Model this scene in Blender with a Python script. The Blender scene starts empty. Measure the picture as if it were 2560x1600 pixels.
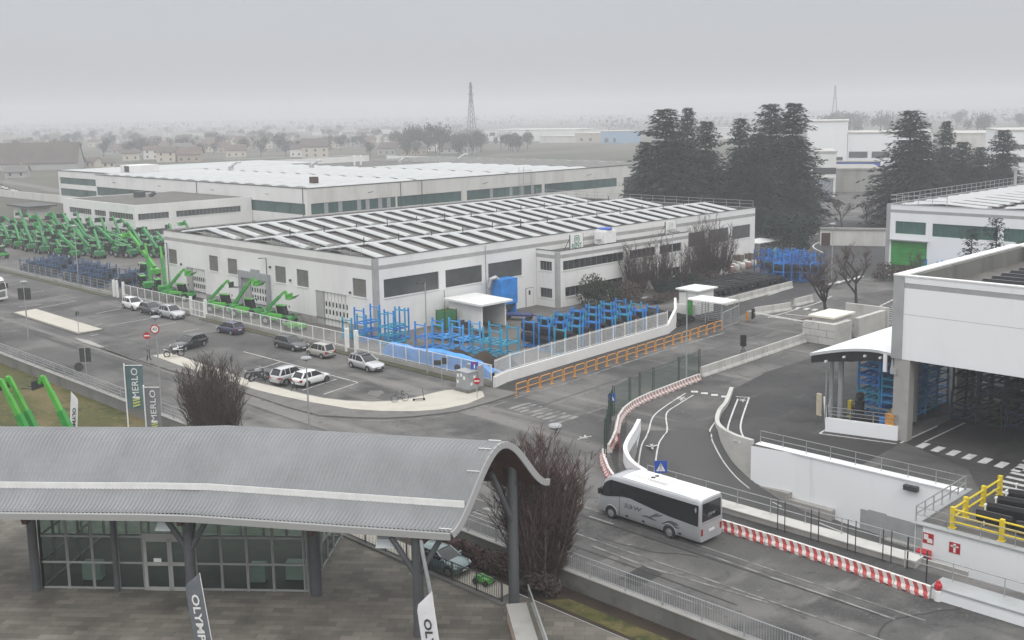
import bpy, math, random
from mathutils import Vector, Matrix, noise as mnoise
from mathutils.geometry import tessellate_polygon
R = math.radians
rnd = random.Random(7)
scene = bpy.context.scene
COL = scene.collection

# ---------------------------------------------------------------- camera
F, PY, YAW, PITCH, ROLL, H = 2704.397, 700.0, 0.7868769, 0.1541281, 0.0166413, 26.0
def _cam_axes():
    f = Vector((math.cos(YAW)*math.cos(PITCH), math.sin(YAW)*math.cos(PITCH), -math.sin(PITCH)))
    r = Vector((math.sin(YAW), -math.cos(YAW), 0)); d = f.cross(r)
    c, s = math.cos(ROLL), math.sin(ROLL)
    return c*r+s*d, c*d-s*r, f
CR, CD, CF = _cam_axes()
cam = bpy.data.cameras.new('camera'); camo = bpy.data.objects.new('camera', cam); COL.objects.link(camo)
cam.sensor_width = 36; cam.lens = F/2560*36; cam.shift_y = (PY-800)/2560
cam.clip_start = 0.5; cam.clip_end = 20000
m = Matrix((CR, -CD, -CF)).transposed().to_4x4(); m.translation = (0, 0, H)
camo.matrix_world = m; scene.camera = camo

# ---------------------------------------------------------------- overcast sky, soft sun, exposure
SUN_EL, SUN_AZ = 48, 215
world = bpy.data.worlds.new('World'); scene.world = world; world.use_nodes = True
nt = world.node_tree; nt.nodes.clear()
wo = nt.nodes.new('ShaderNodeOutputWorld'); bg = nt.nodes.new('ShaderNodeBackground')
sky = nt.nodes.new('ShaderNodeTexSky'); sky.sky_type = 'NISHITA'; sky.sun_disc = False
sky.sun_elevation = R(SUN_EL); sky.sun_rotation = R(SUN_AZ); sky.dust_density = 4; sky.air_density = 1
geo = nt.nodes.new('ShaderNodeNewGeometry'); sep = nt.nodes.new('ShaderNodeSeparateXYZ')
ramp = nt.nodes.new('ShaderNodeValToRGB'); ramp.color_ramp.interpolation = 'EASE'
# cloud deck: dull at the horizon, brighter overhead (the usual overcast gradient), in units of the 0.1 strength
ce = ramp.color_ramp.elements
ce[0].position = 0.0; ce[0].color = (4.9, 4.97, 5.15, 1)
ce[1].position = 1.0; ce[1].color = (21.0, 21.2, 21.5, 1)
e = ce.new(0.10); e.color = (5.5, 5.7, 6.0, 1)
e = ce.new(0.35); e.color = (13.5, 13.7, 14.0, 1)
nz = nt.nodes.new('ShaderNodeTexNoise'); nz.inputs['Scale'].default_value = 1.6; nz.inputs['Detail'].default_value = 4
mp = nt.nodes.new('ShaderNodeMapping'); mp.inputs['Scale'].default_value = (1, 1, 3)
tc = nt.nodes.new('ShaderNodeTexCoord')
nr = nt.nodes.new('ShaderNodeMapRange'); nr.inputs['To Min'].default_value = 0.93; nr.inputs['To Max'].default_value = 1.07
mul = nt.nodes.new('ShaderNodeMixRGB'); mul.blend_type = 'MULTIPLY'; mul.inputs['Fac'].default_value = 1
mix = nt.nodes.new('ShaderNodeMixRGB'); mix.inputs['Fac'].default_value = 0.94
L = nt.links.new
L(tc.outputs['Generated'], sep.inputs[0]); L(sep.outputs['Z'], ramp.inputs['Fac'])
L(tc.outputs['Generated'], mp.inputs['Vector']); L(mp.outputs[0], nz.inputs['Vector']); L(nz.outputs['Fac'], nr.inputs['Value'])
L(ramp.outputs['Color'], mul.inputs['Color1']); L(nr.outputs[0], mul.inputs['Color2'])
L(sky.outputs['Color'], mix.inputs['Color1']); L(mul.outputs[0], mix.inputs['Color2'])
L(mix.outputs[0], bg.inputs['Color']); bg.inputs['Strength'].default_value = 0.1; L(bg.outputs[0], wo.inputs['Surface'])
sl = bpy.data.lights.new('sun', 'SUN'); sl.energy = 0.7; sl.angle = R(25); sl.color = (1, .97, .93)
so = bpy.data.objects.new('sun', sl); COL.objects.link(so)
so.rotation_euler = (R(90-SUN_EL), 0, R(180-SUN_AZ)); so.location = (0, 0, 300)
vs = scene.view_settings; vs.view_transform = 'Standard'; vs.look = 'None'; vs.exposure = 0.0; vs.gamma = 1; vs.use_curve_mapping = False
HAZE_DENSITY = 0.00066
cy = scene.cycles
cy.max_bounces = 6; cy.diffuse_bounces = 3; cy.glossy_bounces = 2; cy.transmission_bounces = 4; cy.transparent_max_bounces = 16; cy.volume_bounces = 2
cy.caustics_reflective = False; cy.caustics_refractive = False
try: cy.use_denoising = True
except Exception: pass

# ---------------------------------------------------------------- photo pixel -> point of the place
TT = {'1': (0, 280), '2': (640, 280), '3': (1280, 280), '4': (1920, 240), '5': (0, 640), '6': (640, 640), '7': (1280, 640), '8': (1920, 600),
      'a': (0, 1000), 'b': (640, 1000), 'g': (1280, 1000), 'd': (1920, 960), 'e': (0, 1200), 'f': (640, 1200), 'h': (1280, 1200), 'i': (1920, 1200)}
def q(t, x, y): t = TT[str(t)]; return (t[0]+x/3.7797, t[1]+y/3.7797)
def ray(p): return CR*((p[0]-1280)/F) + CD*((p[1]-PY)/F) + CF
def G(p, z=0.0):
    d = ray(p); t = (z-H)/d.z; return Vector((d.x*t, d.y*t, z))
def GX(p, x):
    d = ray(p); t = x/d.x; return Vector((x, d.y*t, H+d.z*t))
def GY(p, y):
    d = ray(p); t = y/d.y; return Vector((d.x*t, y, H+d.z*t))
def g2(*a, z=0.0):
    v = G(q(*a), z); return (v.x, v.y)
def project(v):
    w = Vector(v)-Vector((0, 0, H)); k = F/w.dot(CF); return (1280+k*w.dot(CR), PY+k*w.dot(CD))
def height_to(b, ytop):
    lo, hi = 0, 80
    for _ in range(40):
        mid = (lo+hi)/2
        if project((b[0], b[1], b[2]+mid))[1] > ytop: lo = mid
        else: hi = mid
    return lo

# ---------------------------------------------------------------- mesh builder
class MB:
    def __init__(s): s.v = []; s.f = []; s.m = []
    def poly(s, pts, m=0):
        n = len(s.v); s.v += [tuple(p) for p in pts]; s.f.append(tuple(range(n, n+len(pts)))); s.m.append(m); return s
    def box(s, x0, y0, z0, x1, y1, z1, m=0):
        return s.hexa([(x0, y0, z0), (x1, y0, z0), (x1, y1, z0), (x0, y1, z0), (x0, y0, z1), (x1, y0, z1), (x1, y1, z1), (x0, y1, z1)], m)
    def cbox(s, cx, cy, cz, sx, sy, sz, m=0): return s.box(cx-sx/2, cy-sy/2, cz-sz/2, cx+sx/2, cy+sy/2, cz+sz/2, m)
    def hexa(s, p, m=0):
        n = len(s.v); s.v += [tuple(a) for a in p]
        for f in ((0, 3, 2, 1), (4, 5, 6, 7), (0, 1, 5, 4), (1, 2, 6, 5), (2, 3, 7, 6), (3, 0, 4, 7)):
            s.f.append(tuple(n+i for i in f)); s.m.append(m)
        return s
    def bar(s, p, q_, w, h=None, m=0, up=(0, 0, 1)):
        p = Vector(p); q_ = Vector(q_); h = w if h is None else h
        d = (q_-p).normalized(); u = Vector(up)
        if abs(d.dot(u)) > .98: u = Vector((0, 1, 0)) if abs(d.y) < .9 else Vector((1, 0, 0))
        a = d.cross(u).normalized()*(w/2); b = a.cross(d).normalized()*(h/2)
        return s.hexa([p-a-b, p+a-b, p+a+b, p-a+b, q_-a-b, q_+a-b, q_+a+b, q_-a+b], m)
    def tube(s, p, q_, r0, r1=None, n=8, m=0, caps=True):
        return s.path([p, q_], [r0, r0 if r1 is None else r1], n, m, caps)
    def path(s, pts, r, n=6, m=0, caps=True, closed=False):
        pts = [Vector(p) for p in pts]; k = len(pts)
        rr = r if isinstance(r, (list, tuple)) else [r]*k
        base = len(s.v); prev = None
        for i, p in enumerate(pts):
            if closed: d = pts[(i+1) % k]-pts[i-1]
            else: d = pts[min(i+1, k-1)]-pts[max(i-1, 0)]
            d = d.normalized() if d.length > 1e-9 else Vector((0, 0, 1))
            if prev is None:
                u = Vector((0, 0, 1)) if abs(d.z) < .9 else Vector((1, 0, 0)); a = d.cross(u).normalized()
            else:
                a = prev - d*prev.dot(d); a = a.normalized() if a.length > 1e-6 else d.orthogonal().normalized()
            prev = a; b = d.cross(a)
            for j in range(n):
                t = 2*math.pi*j/n; s.v.append(tuple(p+(a*math.cos(t)+b*math.sin(t))*rr[i]))
        for i in range(k if closed else k-1):
            for j in range(n):
                A = base+i*n; B = base+((i+1) % k)*n
                s.f.append((A+j, A+(j+1) % n, B+(j+1) % n, B+j)); s.m.append(m)
        if caps and not closed:
            s.f.append(tuple(base+j for j in reversed(range(n)))); s.m.append(m)
            s.f.append(tuple(base+(k-1)*n+j for j in range(n))); s.m.append(m)
        return s
    def lathe(s, prof, n=16, c=(0, 0, 0), axis='z', m=0):
        base = len(s.v); c = Vector(c)
        for r, z in prof:
            for j in range(n):
                t = 2*math.pi*j/n; a, b = r*math.cos(t), r*math.sin(t)
                o = {'z': (a, b, z), 'y': (a, z, b), 'x': (z, a, b)}[axis]; s.v.append(tuple(c+Vector(o)))
        for i in range(len(prof)-1):
            for j in range(n):
                A = base+i*n; B = A+n; s.f.append((A+j, A+(j+1) % n, B+(j+1) % n, B+j)); s.m.append(m)
        s.f.append(tuple(base+j for j in range(n))); s.m.append(m)
        s.f.append(tuple(base+(len(prof)-1)*n+j for j in range(n))); s.m.append(m)
        return s
    def ext(s, pts, vec, m=0):          # extrude a planar outline along a vector
        pts = [Vector(p) for p in pts]; vec = Vector(vec); k = len(pts); n = len(s.v)
        s.v += [tuple(p) for p in pts]+[tuple(p+vec) for p in pts]
        s.f.append(tuple(range(n+k-1, n-1, -1))); s.f.append(tuple(range(n+k, n+2*k))); s.m += [m, m]
        for i in range(k):
            j = (i+1) % k; s.f.append((n+i, n+j, n+k+j, n+k+i)); s.m.append(m)
        return s
    def surf(s, rows, m=0, close=False):
        n = len(s.v); k = len(rows[0])
        for r in rows: s.v += [tuple(p) for p in r]
        for i in range(len(rows)-1):
            for j in range(k if close else k-1):
                a = n+i*k+j; b = n+i*k+(j+1) % k
                s.f.append((a, b, b+k, a+k)); s.m.append(m)
        return s
    def ico(s, c, r, m=0, jit=0, rg=rnd, sz=1.0):
        t = (1+5**.5)/2; n = len(s.v); c = Vector(c)
        for p in ((-1, t, 0), (1, t, 0), (-1, -t, 0), (1, -t, 0), (0, -1, t), (0, 1, t), (0, -1, -t), (0, 1, -t), (t, 0, -1), (t, 0, 1), (-t, 0, -1), (-t, 0, 1)):
            w = Vector(p).normalized()*r*(1+rg.uniform(-jit, jit)); w.z *= sz; s.v.append(tuple(c+w))
        for f in ((0, 11, 5), (0, 5, 1), (0, 1, 7), (0, 7, 10), (0, 10, 11), (1, 5, 9), (5, 11, 4), (11, 10, 2), (10, 7, 6), (7, 1, 8), (3, 9, 4), (3, 4, 2), (3, 2, 6), (3, 6, 8), (3, 8, 9), (4, 9, 5), (2, 4, 11), (6, 2, 10), (8, 6, 7), (9, 8, 1)):
            s.f.append(tuple(n+i for i in f)); s.m.append(m)
        return s
    def xf(s, M, i0=0):
        for i in range(i0, len(s.v)): s.v[i] = tuple(M @ Vector(s.v[i]))
        return s
    def mesh(s, name, mats, smooth=False):
        me = bpy.data.meshes.new(name); me.from_pydata(s.v, [], s.f)
        for x in (mats if isinstance(mats, (list, tuple)) else [mats]): me.materials.append(x)
        if any(s.m): me.polygons.foreach_set('material_index', s.m)
        if smooth:
            me.polygons.foreach_set('use_smooth', [True]*len(s.f))
            try: me.set_sharp_from_angle(angle=R(smooth if smooth is not True else 40))
            except Exception: pass
        me.update(); return me
    def build(s, name, mats, parent=None, smooth=False, loc=None, rz=0):
        o = bpy.data.objects.new(name, s.mesh(name, mats, smooth)); COL.objects.link(o)
        if parent is not None: o.parent = parent
        if loc is not None: o.location = loc
        if rz: o.rotation_euler = (0, 0, rz)
        return o

def tag(o, label=None, cat=None, group=None, kind=None):
    if label: o['label'] = label
    if cat: o['category'] = cat
    if group: o['group'] = group
    if kind: o['kind'] = kind
    return o
def thing(name, label, cat, loc=(0, 0, 0), rz=0.0, group=None):
    o = bpy.data.objects.new(name, None); COL.objects.link(o); o.empty_display_size = .2
    o.location = loc; o.rotation_euler = (0, 0, rz); return tag(o, label, cat, group)
def dup(root, loc, rz=None, label=None, group=None, scale=None):
    def cp(o, par):
        c = o.copy(); COL.objects.link(c)
        if par is not None: c.parent = par
        for ch in list(o.children): cp(ch, c)
        return c
    r = cp(root, None); r.location = loc
    if rz is not None: r.rotation_euler = (0, 0, rz)
    if label: r['label'] = label
    if group: r['group'] = group
    if scale: r.scale = (scale,)*3 if not isinstance(scale, (tuple, list)) else scale
    return r
def text_mesh(mb, body, size, M, m=0, depth=0.01, align='CENTER', sx=1.0, bold=0.0):
    cu = bpy.data.curves.new('lettering', 'FONT'); cu.body = body; cu.size = size; cu.extrude = depth; cu.align_x = align; cu.align_y = 'CENTER'
    cu.resolution_u = 2; cu.offset = bold
    o = bpy.data.objects.new('lettering', cu); COL.objects.link(o)
    dg = bpy.context.evaluated_depsgraph_get(); dg.update()
    me = bpy.data.meshes.new_from_object(o.evaluated_get(dg))
    n = len(mb.v); S = Matrix.Diagonal((sx, 1, 1, 1))
    mb.v += [tuple(M @ (S @ v.co)) for v in me.vertices]
    for p in me.polygons: mb.f.append(tuple(n+i for i in p.vertices)); mb.m.append(m)
    bpy.data.objects.remove(o); bpy.data.meshes.remove(me); bpy.data.curves.remove(cu)
    return mb
def frame_m(o, x, y):       # matrix with given origin, x axis, y axis
    x = Vector(x).normalized(); y = Vector(y).normalized(); z = x.cross(y)
    M = Matrix((x, y, z)).transposed().to_4x4(); M.translation = Vector(o); return M

# ---------------------------------------------------------------- materials
def mat(name, col, rough=.6, metal=0.0, var=0.0, vs=1.0, bump=0.0, bs=30.0, spec=.4, stretch=None, col2=None, coat=0.0, alpha=None):
    M_ = bpy.data.materials.new(name); M_.use_nodes = True; n = M_.node_tree; b = n.nodes['Principled BSDF']
    c4 = (*col, 1); b.inputs['Base Color'].default_value = c4; b.inputs['Roughness'].default_value = rough
    b.inputs['Metallic'].default_value = metal; b.inputs['Specular IOR Level'].default_value = spec
    if coat: b.inputs['Coat Weight'].default_value = coat; b.inputs['Coat Roughness'].default_value = .12
    if alpha is not None: b.inputs['Alpha'].default_value = alpha
    t = n.nodes.new('ShaderNodeTexCoord'); src = t.outputs['Object']
    if stretch:
        mp_ = n.nodes.new('ShaderNodeMapping'); mp_.inputs['Scale'].default_value = stretch; n.links.new(src, mp_.inputs['Vector']); src = mp_.outputs[0]
    if var or col2:
        z = n.nodes.new('ShaderNodeTexNoise'); z.inputs['Scale'].default_value = vs; z.inputs['Detail'].default_value = 6; z.inputs['Roughness'].default_value = .62
        n.links.new(src, z.inputs['Vector'])
        cr = n.nodes.new('ShaderNodeValToRGB'); a, d = cr.color_ramp.elements
        a.position = .33; d.position = .67
        lo = col2 if col2 else tuple(x*(1-var) for x in col); hi = col if col2 else tuple(min(x*(1+var), .95) for x in col)
        a.color = (*lo, 1); d.color = (*hi, 1)
        n.links.new(z.outputs['Fac'], cr.inputs['Fac']); n.links.new(cr.outputs['Color'], b.inputs['Base Color'])
    if bump:
        z2 = n.nodes.new('ShaderNodeTexNoise'); z2.inputs['Scale'].default_value = bs; z2.inputs['Detail'].default_value = 4; n.links.new(src, z2.inputs['Vector'])
        bp = n.nodes.new('ShaderNodeBump'); bp.inputs['Strength'].default_value = bump; bp.inputs['Distance'].default_value = .05
        n.links.new(z2.outputs['Fac'], bp.inputs['Height']); n.links.new(bp.outputs[0], b.inputs['Normal'])
    return M_
def layered(name, base, layers, rough=.85, bump=.15, bs=40, spec=.25):
    """base colour plus noise layers: (colour, scale, stretch, low, high, amount, rotation)"""
    M_ = bpy.data.materials.new(name); M_.use_nodes = True; n = M_.node_tree; b = n.nodes['Principled BSDF']
    b.inputs['Roughness'].default_value = rough; b.inputs['Specular IOR Level'].default_value = spec
    t = n.nodes.new('ShaderNodeTexCoord'); cur = None
    for col, sc, st, lo, hi, am, ro in layers:
        mp_ = n.nodes.new('ShaderNodeMapping'); mp_.vector_type = 'POINT'
        mp_.inputs['Rotation'].default_value = (0, 0, ro); mp_.inputs['Scale'].default_value = st
        n.links.new(t.outputs['Object'], mp_.inputs['Vector'])
        z = n.nodes.new('ShaderNodeTexNoise'); z.inputs['Scale'].default_value = sc; z.inputs['Detail'].default_value = 7; z.inputs['Roughness'].default_value = .6
        n.links.new(mp_.outputs[0], z.inputs['Vector'])
        mr = n.nodes.new('ShaderNodeMapRange'); mr.interpolation_type = 'SMOOTHSTEP'
        mr.inputs['From Min'].default_value = lo; mr.inputs['From Max'].default_value = hi; mr.inputs['To Max'].default_value = am
        n.links.new(z.outputs['Fac'], mr.inputs['Value'])
        mx = n.nodes.new('ShaderNodeMixRGB'); n.links.new(mr.outputs[0], mx.inputs['Fac'])
        if cur is None: mx.inputs['Color1'].default_value = (*base, 1)
        else: n.links.new(cur, mx.inputs['Color1'])
        mx.inputs['Color2'].default_value = (*col, 1); cur = mx.outputs[0]
    n.links.new(cur, b.inputs['Base Color'])
    if bump:
        z2 = n.nodes.new('ShaderNodeTexNoise'); z2.inputs['Scale'].default_value = bs; z2.inputs['Detail'].default_value = 3; n.links.new(t.outputs['Object'], z2.inputs['Vector'])
        bp = n.nodes.new('ShaderNodeBump'); bp.inputs['Strength'].default_value = bump; bp.inputs['Distance'].default_value = .03
        n.links.new(z2.outputs['Fac'], bp.inputs['Height']); n.links.new(bp.outputs[0], b.inputs['Normal'])
    return M_
def bricks(name, c1, c2, mortar, w, h, rot=0.0, rough=.8, off=.5, ms=.012):
    M_ = bpy.data.materials.new(name); M_.use_nodes = True; n = M_.node_tree; b = n.nodes['Principled BSDF']; b.inputs['Roughness'].default_value = rough
    b.inputs['Specular IOR Level'].default_value = .3
    t = n.nodes.new('ShaderNodeTexCoord'); mp_ = n.nodes.new('ShaderNodeMapping'); mp_.inputs['Rotation'].default_value = (0, 0, rot)
    n.links.new(t.outputs['Object'], mp_.inputs['Vector'])
    br = n.nodes.new('ShaderNodeTexBrick'); br.offset = off; br.inputs['Scale'].default_value = 1; br.inputs['Brick Width'].default_value = w; br.inputs['Row Height'].default_value = h
    br.inputs['Mortar Size'].default_value = ms; br.inputs['Bias'].default_value = 0
    br.inputs['Color1'].default_value = (*c1, 1); br.inputs['Color2'].default_value = (*c2, 1); br.inputs['Mortar'].default_value = (*mortar, 1)
    n.links.new(mp_.outputs[0], br.inputs['Vector'])
    z = n.nodes.new('ShaderNodeTexNoise'); z.inputs['Scale'].default_value = .35; z.inputs['Detail'].default_value = 8; n.links.new(mp_.outputs[0], z.inputs['Vector'])
    mr = n.nodes.new('ShaderNodeMapRange'); mr.inputs['From Min'].default_value = .3; mr.inputs['From Max'].default_value = .7; mr.inputs['To Min'].default_value = .6; mr.inputs['To Max'].default_value = 1.35
    n.links.new(z.outputs['Fac'], mr.inputs['Value'])
    mx = n.nodes.new('ShaderNodeMixRGB'); mx.blend_type = 'MULTIPLY'; mx.inputs['Fac'].default_value = 1
    n.links.new(br.outputs['Color'], mx.inputs['Color1']); n.links.new(mr.outputs[0], mx.inputs['Color2']); n.links.new(mx.outputs[0], b.inputs['Base Color'])
    return M_
def glassy(name, tint, alpha, rough=.08, spec=.6):
    M_ = bpy.data.materials.new(name); M_.use_nodes = True; n = M_.node_tree; n.nodes.clear()
    o = n.nodes.new('ShaderNodeOutputMaterial'); tr = n.nodes.new('ShaderNodeBsdfTransparent'); tr.inputs[0].default_value = (*tint, 1)
    gl = n.nodes.new('ShaderNodeBsdfGlossy'); gl.inputs['Roughness'].default_value = rough; gl.inputs['Color'].default_value = (.9, .95, .95, 1)
    fr = n.nodes.new('ShaderNodeFresnel'); fr.inputs['IOR'].default_value = 1.5
    ad = n.nodes.new('ShaderNodeMath'); ad.inputs[1].default_value = alpha
    mx = n.nodes.new('ShaderNodeMixShader'); n.links.new(fr.outputs[0], ad.inputs[0]); n.links.new(ad.outputs[0], mx.inputs[0])
    n.links.new(tr.outputs[0], mx.inputs[1]); n.links.new(gl.outputs[0], mx.inputs[2]); n.links.new(mx.outputs[0], o.inputs[0]); return M_

MT = {}
Z3 = (1, 1, 1)
MT['asphalt'] = layered('asphalt', (.082, .080, .077), [((.150, .145, .137), .10, Z3, .44, .62, .85, 0), ((.036, .036, .036), .13, Z3, .50, .66, .8, .4), ((.21, .20, .185), .20, (1, .10, 1), .53, .66, .75, 0), ((.045, .045, .045), .35, (1, .07, 1), .54, .68, .7, 0),
    ((.20, .195, .18), .45, (.25, 1, 1), .56, .70, .5, .05), ((.035, .035, .035), 1.0, Z3, .58, .72, .65, 0), ((.23, .22, .20), 1.6, Z3, .62, .72, .6, 1), ((.16, .155, .15), 7, Z3, .48, .75, .45, 0), ((.04, .04, .04), 18, Z3, .52, .7, .4, 0)])
MT['asphalt_dark'] = layered('asphalt_dark', (.045, .044, .044), [((.075, .073, .07), .12, Z3, .45, .7, .7, 0), ((.026, .026, .026), .3, Z3, .5, .68, .7, .4), ((.10, .098, .094), .5, (.3, 1, 1), .56, .7, .6, .6), ((.085, .083, .08), 7, Z3, .5, .75, .4, 0)])
MT['ramp_asphalt'] = layered('ramp_asphalt', (.085, .084, .083), [((.06, .06, .06), .12, Z3, .45, .7, .8, 0), ((.11, .108, .105), .25, Z3, .5, .72, .5, .4), ((.12, .12, .12), 6, Z3, .5, .8, .25, 0)])
MT['yard'] = layered('yard', (.11, .103, .095), [((.19, .18, .165), .08, Z3, .42, .66, .8, 0), ((.06, .057, .055), .16, Z3, .52, .7, .7, .5), ((.07, .065, .06), .9, Z3, .55, .72, .5, 0)])
MT['concrete'] = layered('concrete', (.33, .32, .30), [((.22, .215, .20), .35, (1, 1, .25), .45, .7, .7, 0), ((.42, .41, .385), .8, Z3, .5, .75, .5, 0), ((.16, .155, .14), 1.5, (1, 1, .2), .6, .78, .5, 0)])
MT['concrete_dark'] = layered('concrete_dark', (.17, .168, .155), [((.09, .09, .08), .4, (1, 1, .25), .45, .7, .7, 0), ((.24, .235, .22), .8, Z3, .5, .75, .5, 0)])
MT['white_wall'] = layered('white_wall', (.74, .735, .72), [((.66, .655, .64), .3, (1, 1, .25), .45, .75, .7, 0), ((.52, .51, .48), 1.3, (1, 1, .08), .58, .76, .55, 0), ((.60, .59, .57), .12, Z3, .5, .7, .5, 0)], rough=.75, bump=.05)
MT['white_fresh'] = layered('white_fresh', (.80, .81, .82), [((.74, .75, .76), .3, (1, 1, .3), .45, .75, .6, 0), ((.58, .58, .57), 1.2, (1, 1, .08), .6, .78, .45, 0)], rough=.7, bump=.03)
MT['dirty_white'] = layered('dirty_white', (.60, .59, .56), [((.46, .45, .42), .3, (1, 1, .25), .42, .7, .8, 0), ((.36, .35, .32), .9, (1, 1, .12), .58, .8, .5, 0)], rough=.8, bump=.05)
MT['grey_band'] = mat('grey_band', (.36, .355, .345), .75, var=.1, vs=.6)
MT['grey_band_cool'] = mat('grey_band_cool', (.33, .34, .34), .75, var=.1, vs=.6)
MT['shutter'] = mat('shutter', (.155, .15, .135), .7, var=.18, vs=.8)
MT['window_grey'] = mat('window_grey', (.07, .075, .072), .22, spec=.6, var=.35, vs=.25)
MT['window_green'] = mat('window_green', (.045, .10, .09), .25, spec=.6, var=.4, vs=.12)
MT['window_dark'] = mat('window_dark', (.025, .028, .028), .15, spec=.7, var=.4, vs=.5)
MT['roof_felt'] = layered('roof_felt', (.115, .11, .10), [((.17, .162, .148), .3, Z3, .45, .7, .7, 0), ((.05, .048, .045), .8, Z3, .5, .75, .5, 0)])
MT['frame_dim'] = mat('frame_dim', (.17, .175, .175), .5)
MT['skylight'] = layered('skylight', (.44, .45, .445), [((.36, .365, .355), .2, (1, 1, 1), .45, .75, .7, 0), ((.30, .30, .28), .9, (1, .15, 1), .6, .8, .5, 0)], rough=.5, bump=0)
MT['black'] = mat('black', (.016, .016, .017), .5, var=.2, vs=3)
MT['rubber'] = mat('rubber', (.022, .022, .022), .8)
MT['dark_steel'] = mat('dark_steel', (.045, .046, .047), .55, var=.2, vs=2)
MT['steel'] = mat('steel', (.42, .43, .43), .45, .5, var=.12, vs=2)
MT['grey_paint'] = mat('grey_paint', (.30, .31, .32), .45, var=.1, vs=2)
MT['white_paint'] = mat('white_paint', (.76, .76, .74), .45, var=.06, vs=1.5)
MT['line_paint'] = layered('line_paint', (.62, .61, .58), [((.20, .195, .185), 1.1, Z3, .52, .66, .75, 0), ((.3, .29, .28), 5, Z3, .5, .7, .6, 0)], bump=0)
MT['line_fresh'] = layered('line_fresh', (.55, .545, .53), [((.25, .245, .235), 1.5, Z3, .5, .68, .65, 0), ((.36, .355, .345), 5, Z3, .5, .7, .5, 0)], bump=0)
MT['line_worn'] = layered('line_worn', (.24, .235, .225), [((.12, .117, .112), .9, Z3, .42, .58, .95, 0), ((.32, .31, .30), 3, Z3, .6, .75, .6, 0)], bump=0)
MT['gravel'] = layered('gravel', (.47, .44, .38), [((.38, .355, .31), .5, Z3, .45, .7, .6, 0), ((.55, .52, .46), 8, Z3, .5, .7, .5, 0)], rough=.95)
MT['pave_grey'] = layered('pave_grey', (.15, .145, .135), [((.09, .088, .08), .5, Z3, .45, .7, .7, 0), ((.21, .2, .185), .9, Z3, .55, .75, .6, 0)])
MT['grass'] = layered('grass', (.070, .072, .020), [((.135, .105, .045), .22, (1, .5, 1), .44, .6, .9, .5), ((.030, .040, .012), .5, Z3, .5, .66, .85, .5), ((.17, .14, .065), 2.2, Z3, .54, .7, .65, 0), ((.025, .03, .01), 4, Z3, .55, .7, .6, 0)], rough=.95, bump=.6, bs=12)
MT['soil'] = layered('soil', (.045, .033, .024), [((.025, .019, .015), .7, Z3, .45, .7, .7, 0), ((.075, .055, .04), 2.5, Z3, .55, .75, .6, 0)], rough=.95, bump=.6, bs=8)
MT['orange'] = mat('orange', (.66, .29, .035), .45, var=.15, vs=2)
MT['yellow'] = mat('yellow', (.68, .52, .03), .45, var=.1, vs=2)
MT['red'] = mat('red', (.42, .02, .03), .45, var=.1, vs=2)
MT['blue'] = mat('blue', (.025, .215, .60), .5, var=.3, vs=.6)
MT['blue_teal'] = mat('blue_teal', (.03, .30, .46), .5, var=.25, vs=.6)
MT['blue_pale'] = mat('blue_pale', (.07, .34, .70), .5, var=.2, vs=.6)
MT['sign_blue'] = mat('sign_blue', (.03, .09, .42), .4)
MT['green'] = mat('green', (.035, .26, .045), .42, var=.18, vs=.8)
MT['green_light'] = mat('green_light', (.085, .37, .05), .42, var=.18, vs=.8)
MT['green_dull'] = mat('green_dull', (.045, .20, .075), .5, var=.2, vs=.6)
MT['wood_red'] = mat('wood_red', (.055, .022, .016), .6, var=.3, vs=2)
MT['bark'] = mat('bark', (.085, .066, .052), .9, var=.35, vs=4)
MT['bark_dark'] = mat('bark_dark', (.040, .033, .028), .9, var=.3, vs=4)
MT['concrete_light'] = layered('concrete_light', (.50, .49, .46), [((.36, .35, .325), .5, Z3, .45, .7, .7, 0), ((.24, .23, .21), 1.2, (1, 1, .3), .6, .78, .5, 0)])
MT['roof_felt_dark'] = mat('bitumen', (.028, .028, .028), .6)
MT['solar'] = mat('solar', (.018, .018, .02), .75, spec=.15)
# ================================================================ SETTING: ground, roads, markings
def poly_sheet(name, outer, holes, z, mt, kind='structure', label=None, cut=None):
    lines = [[Vector((p[0], p[1], 0)) for p in outer]]+[[Vector((p[0], p[1], 0)) for p in h] for h in holes]
    tri = tessellate_polygon(lines); pts = [p for l in lines for p in l]
    mb = MB(); mb.v = [(p.x, p.y, z) for p in pts]
    for t in tri:
        a, b, c = (pts[i] for i in t)
        mb.f.append(tuple(t) if (b-a).cross(c-a).z > 0 else tuple(reversed(t))); mb.m.append(0)
    o = mb.build(name, mt)
    return tag(o, label, None, None, kind)
ZP = -0.8
# trench: the sunken lane that goes down beside the white retaining wall
WALL_R = [(71.0, 5), (71.0, 28.1), (71.0, 41), (70.5, 44.6), (70.9, 46.6), (72.0, 48.6), (73.6, 50.1), (76.2, 51.6), (78.8, 52.7), (83.3, 55.1)]
SEAM_L, SEAM_R = (67.9, 53.4), (72.3, 48.9)
TRENCH = [(58.0, -10), (63.5, -10), (63.5, 28.1), (71.0, 28.1), (71.0, 41), (70.5, 44.6), (70.9, 46.6), (72.3, 48.9), (67.9, 53.4), (65.6, 52.0), (63.2, 50.7), (61.2, 49.4), (59.7, 47.8), (58.0, 45.2)]
PLAZA = [(-120, -80), (43.0, -80), (43.0, 150), (-120, 150)]
field = layered('field', (.085, .080, .058), [((.055, .065, .035), .004, Z3, .45, .6, .8, 0), ((.12, .10, .075), .006, (1, 2.5, 1), .48, .6, .8, .4), ((.045, .045, .033), .02, Z3, .5, .7, .7, 0), ((.10, .10, .09), .08, Z3, .5, .75, .4, 0)], bump=0)
BIG = 6000
poly_sheet('ground', [(-BIG, -BIG), (BIG, -BIG), (BIG, BIG), (-BIG, BIG)], [TRENCH, PLAZA], -0.012, field)
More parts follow.
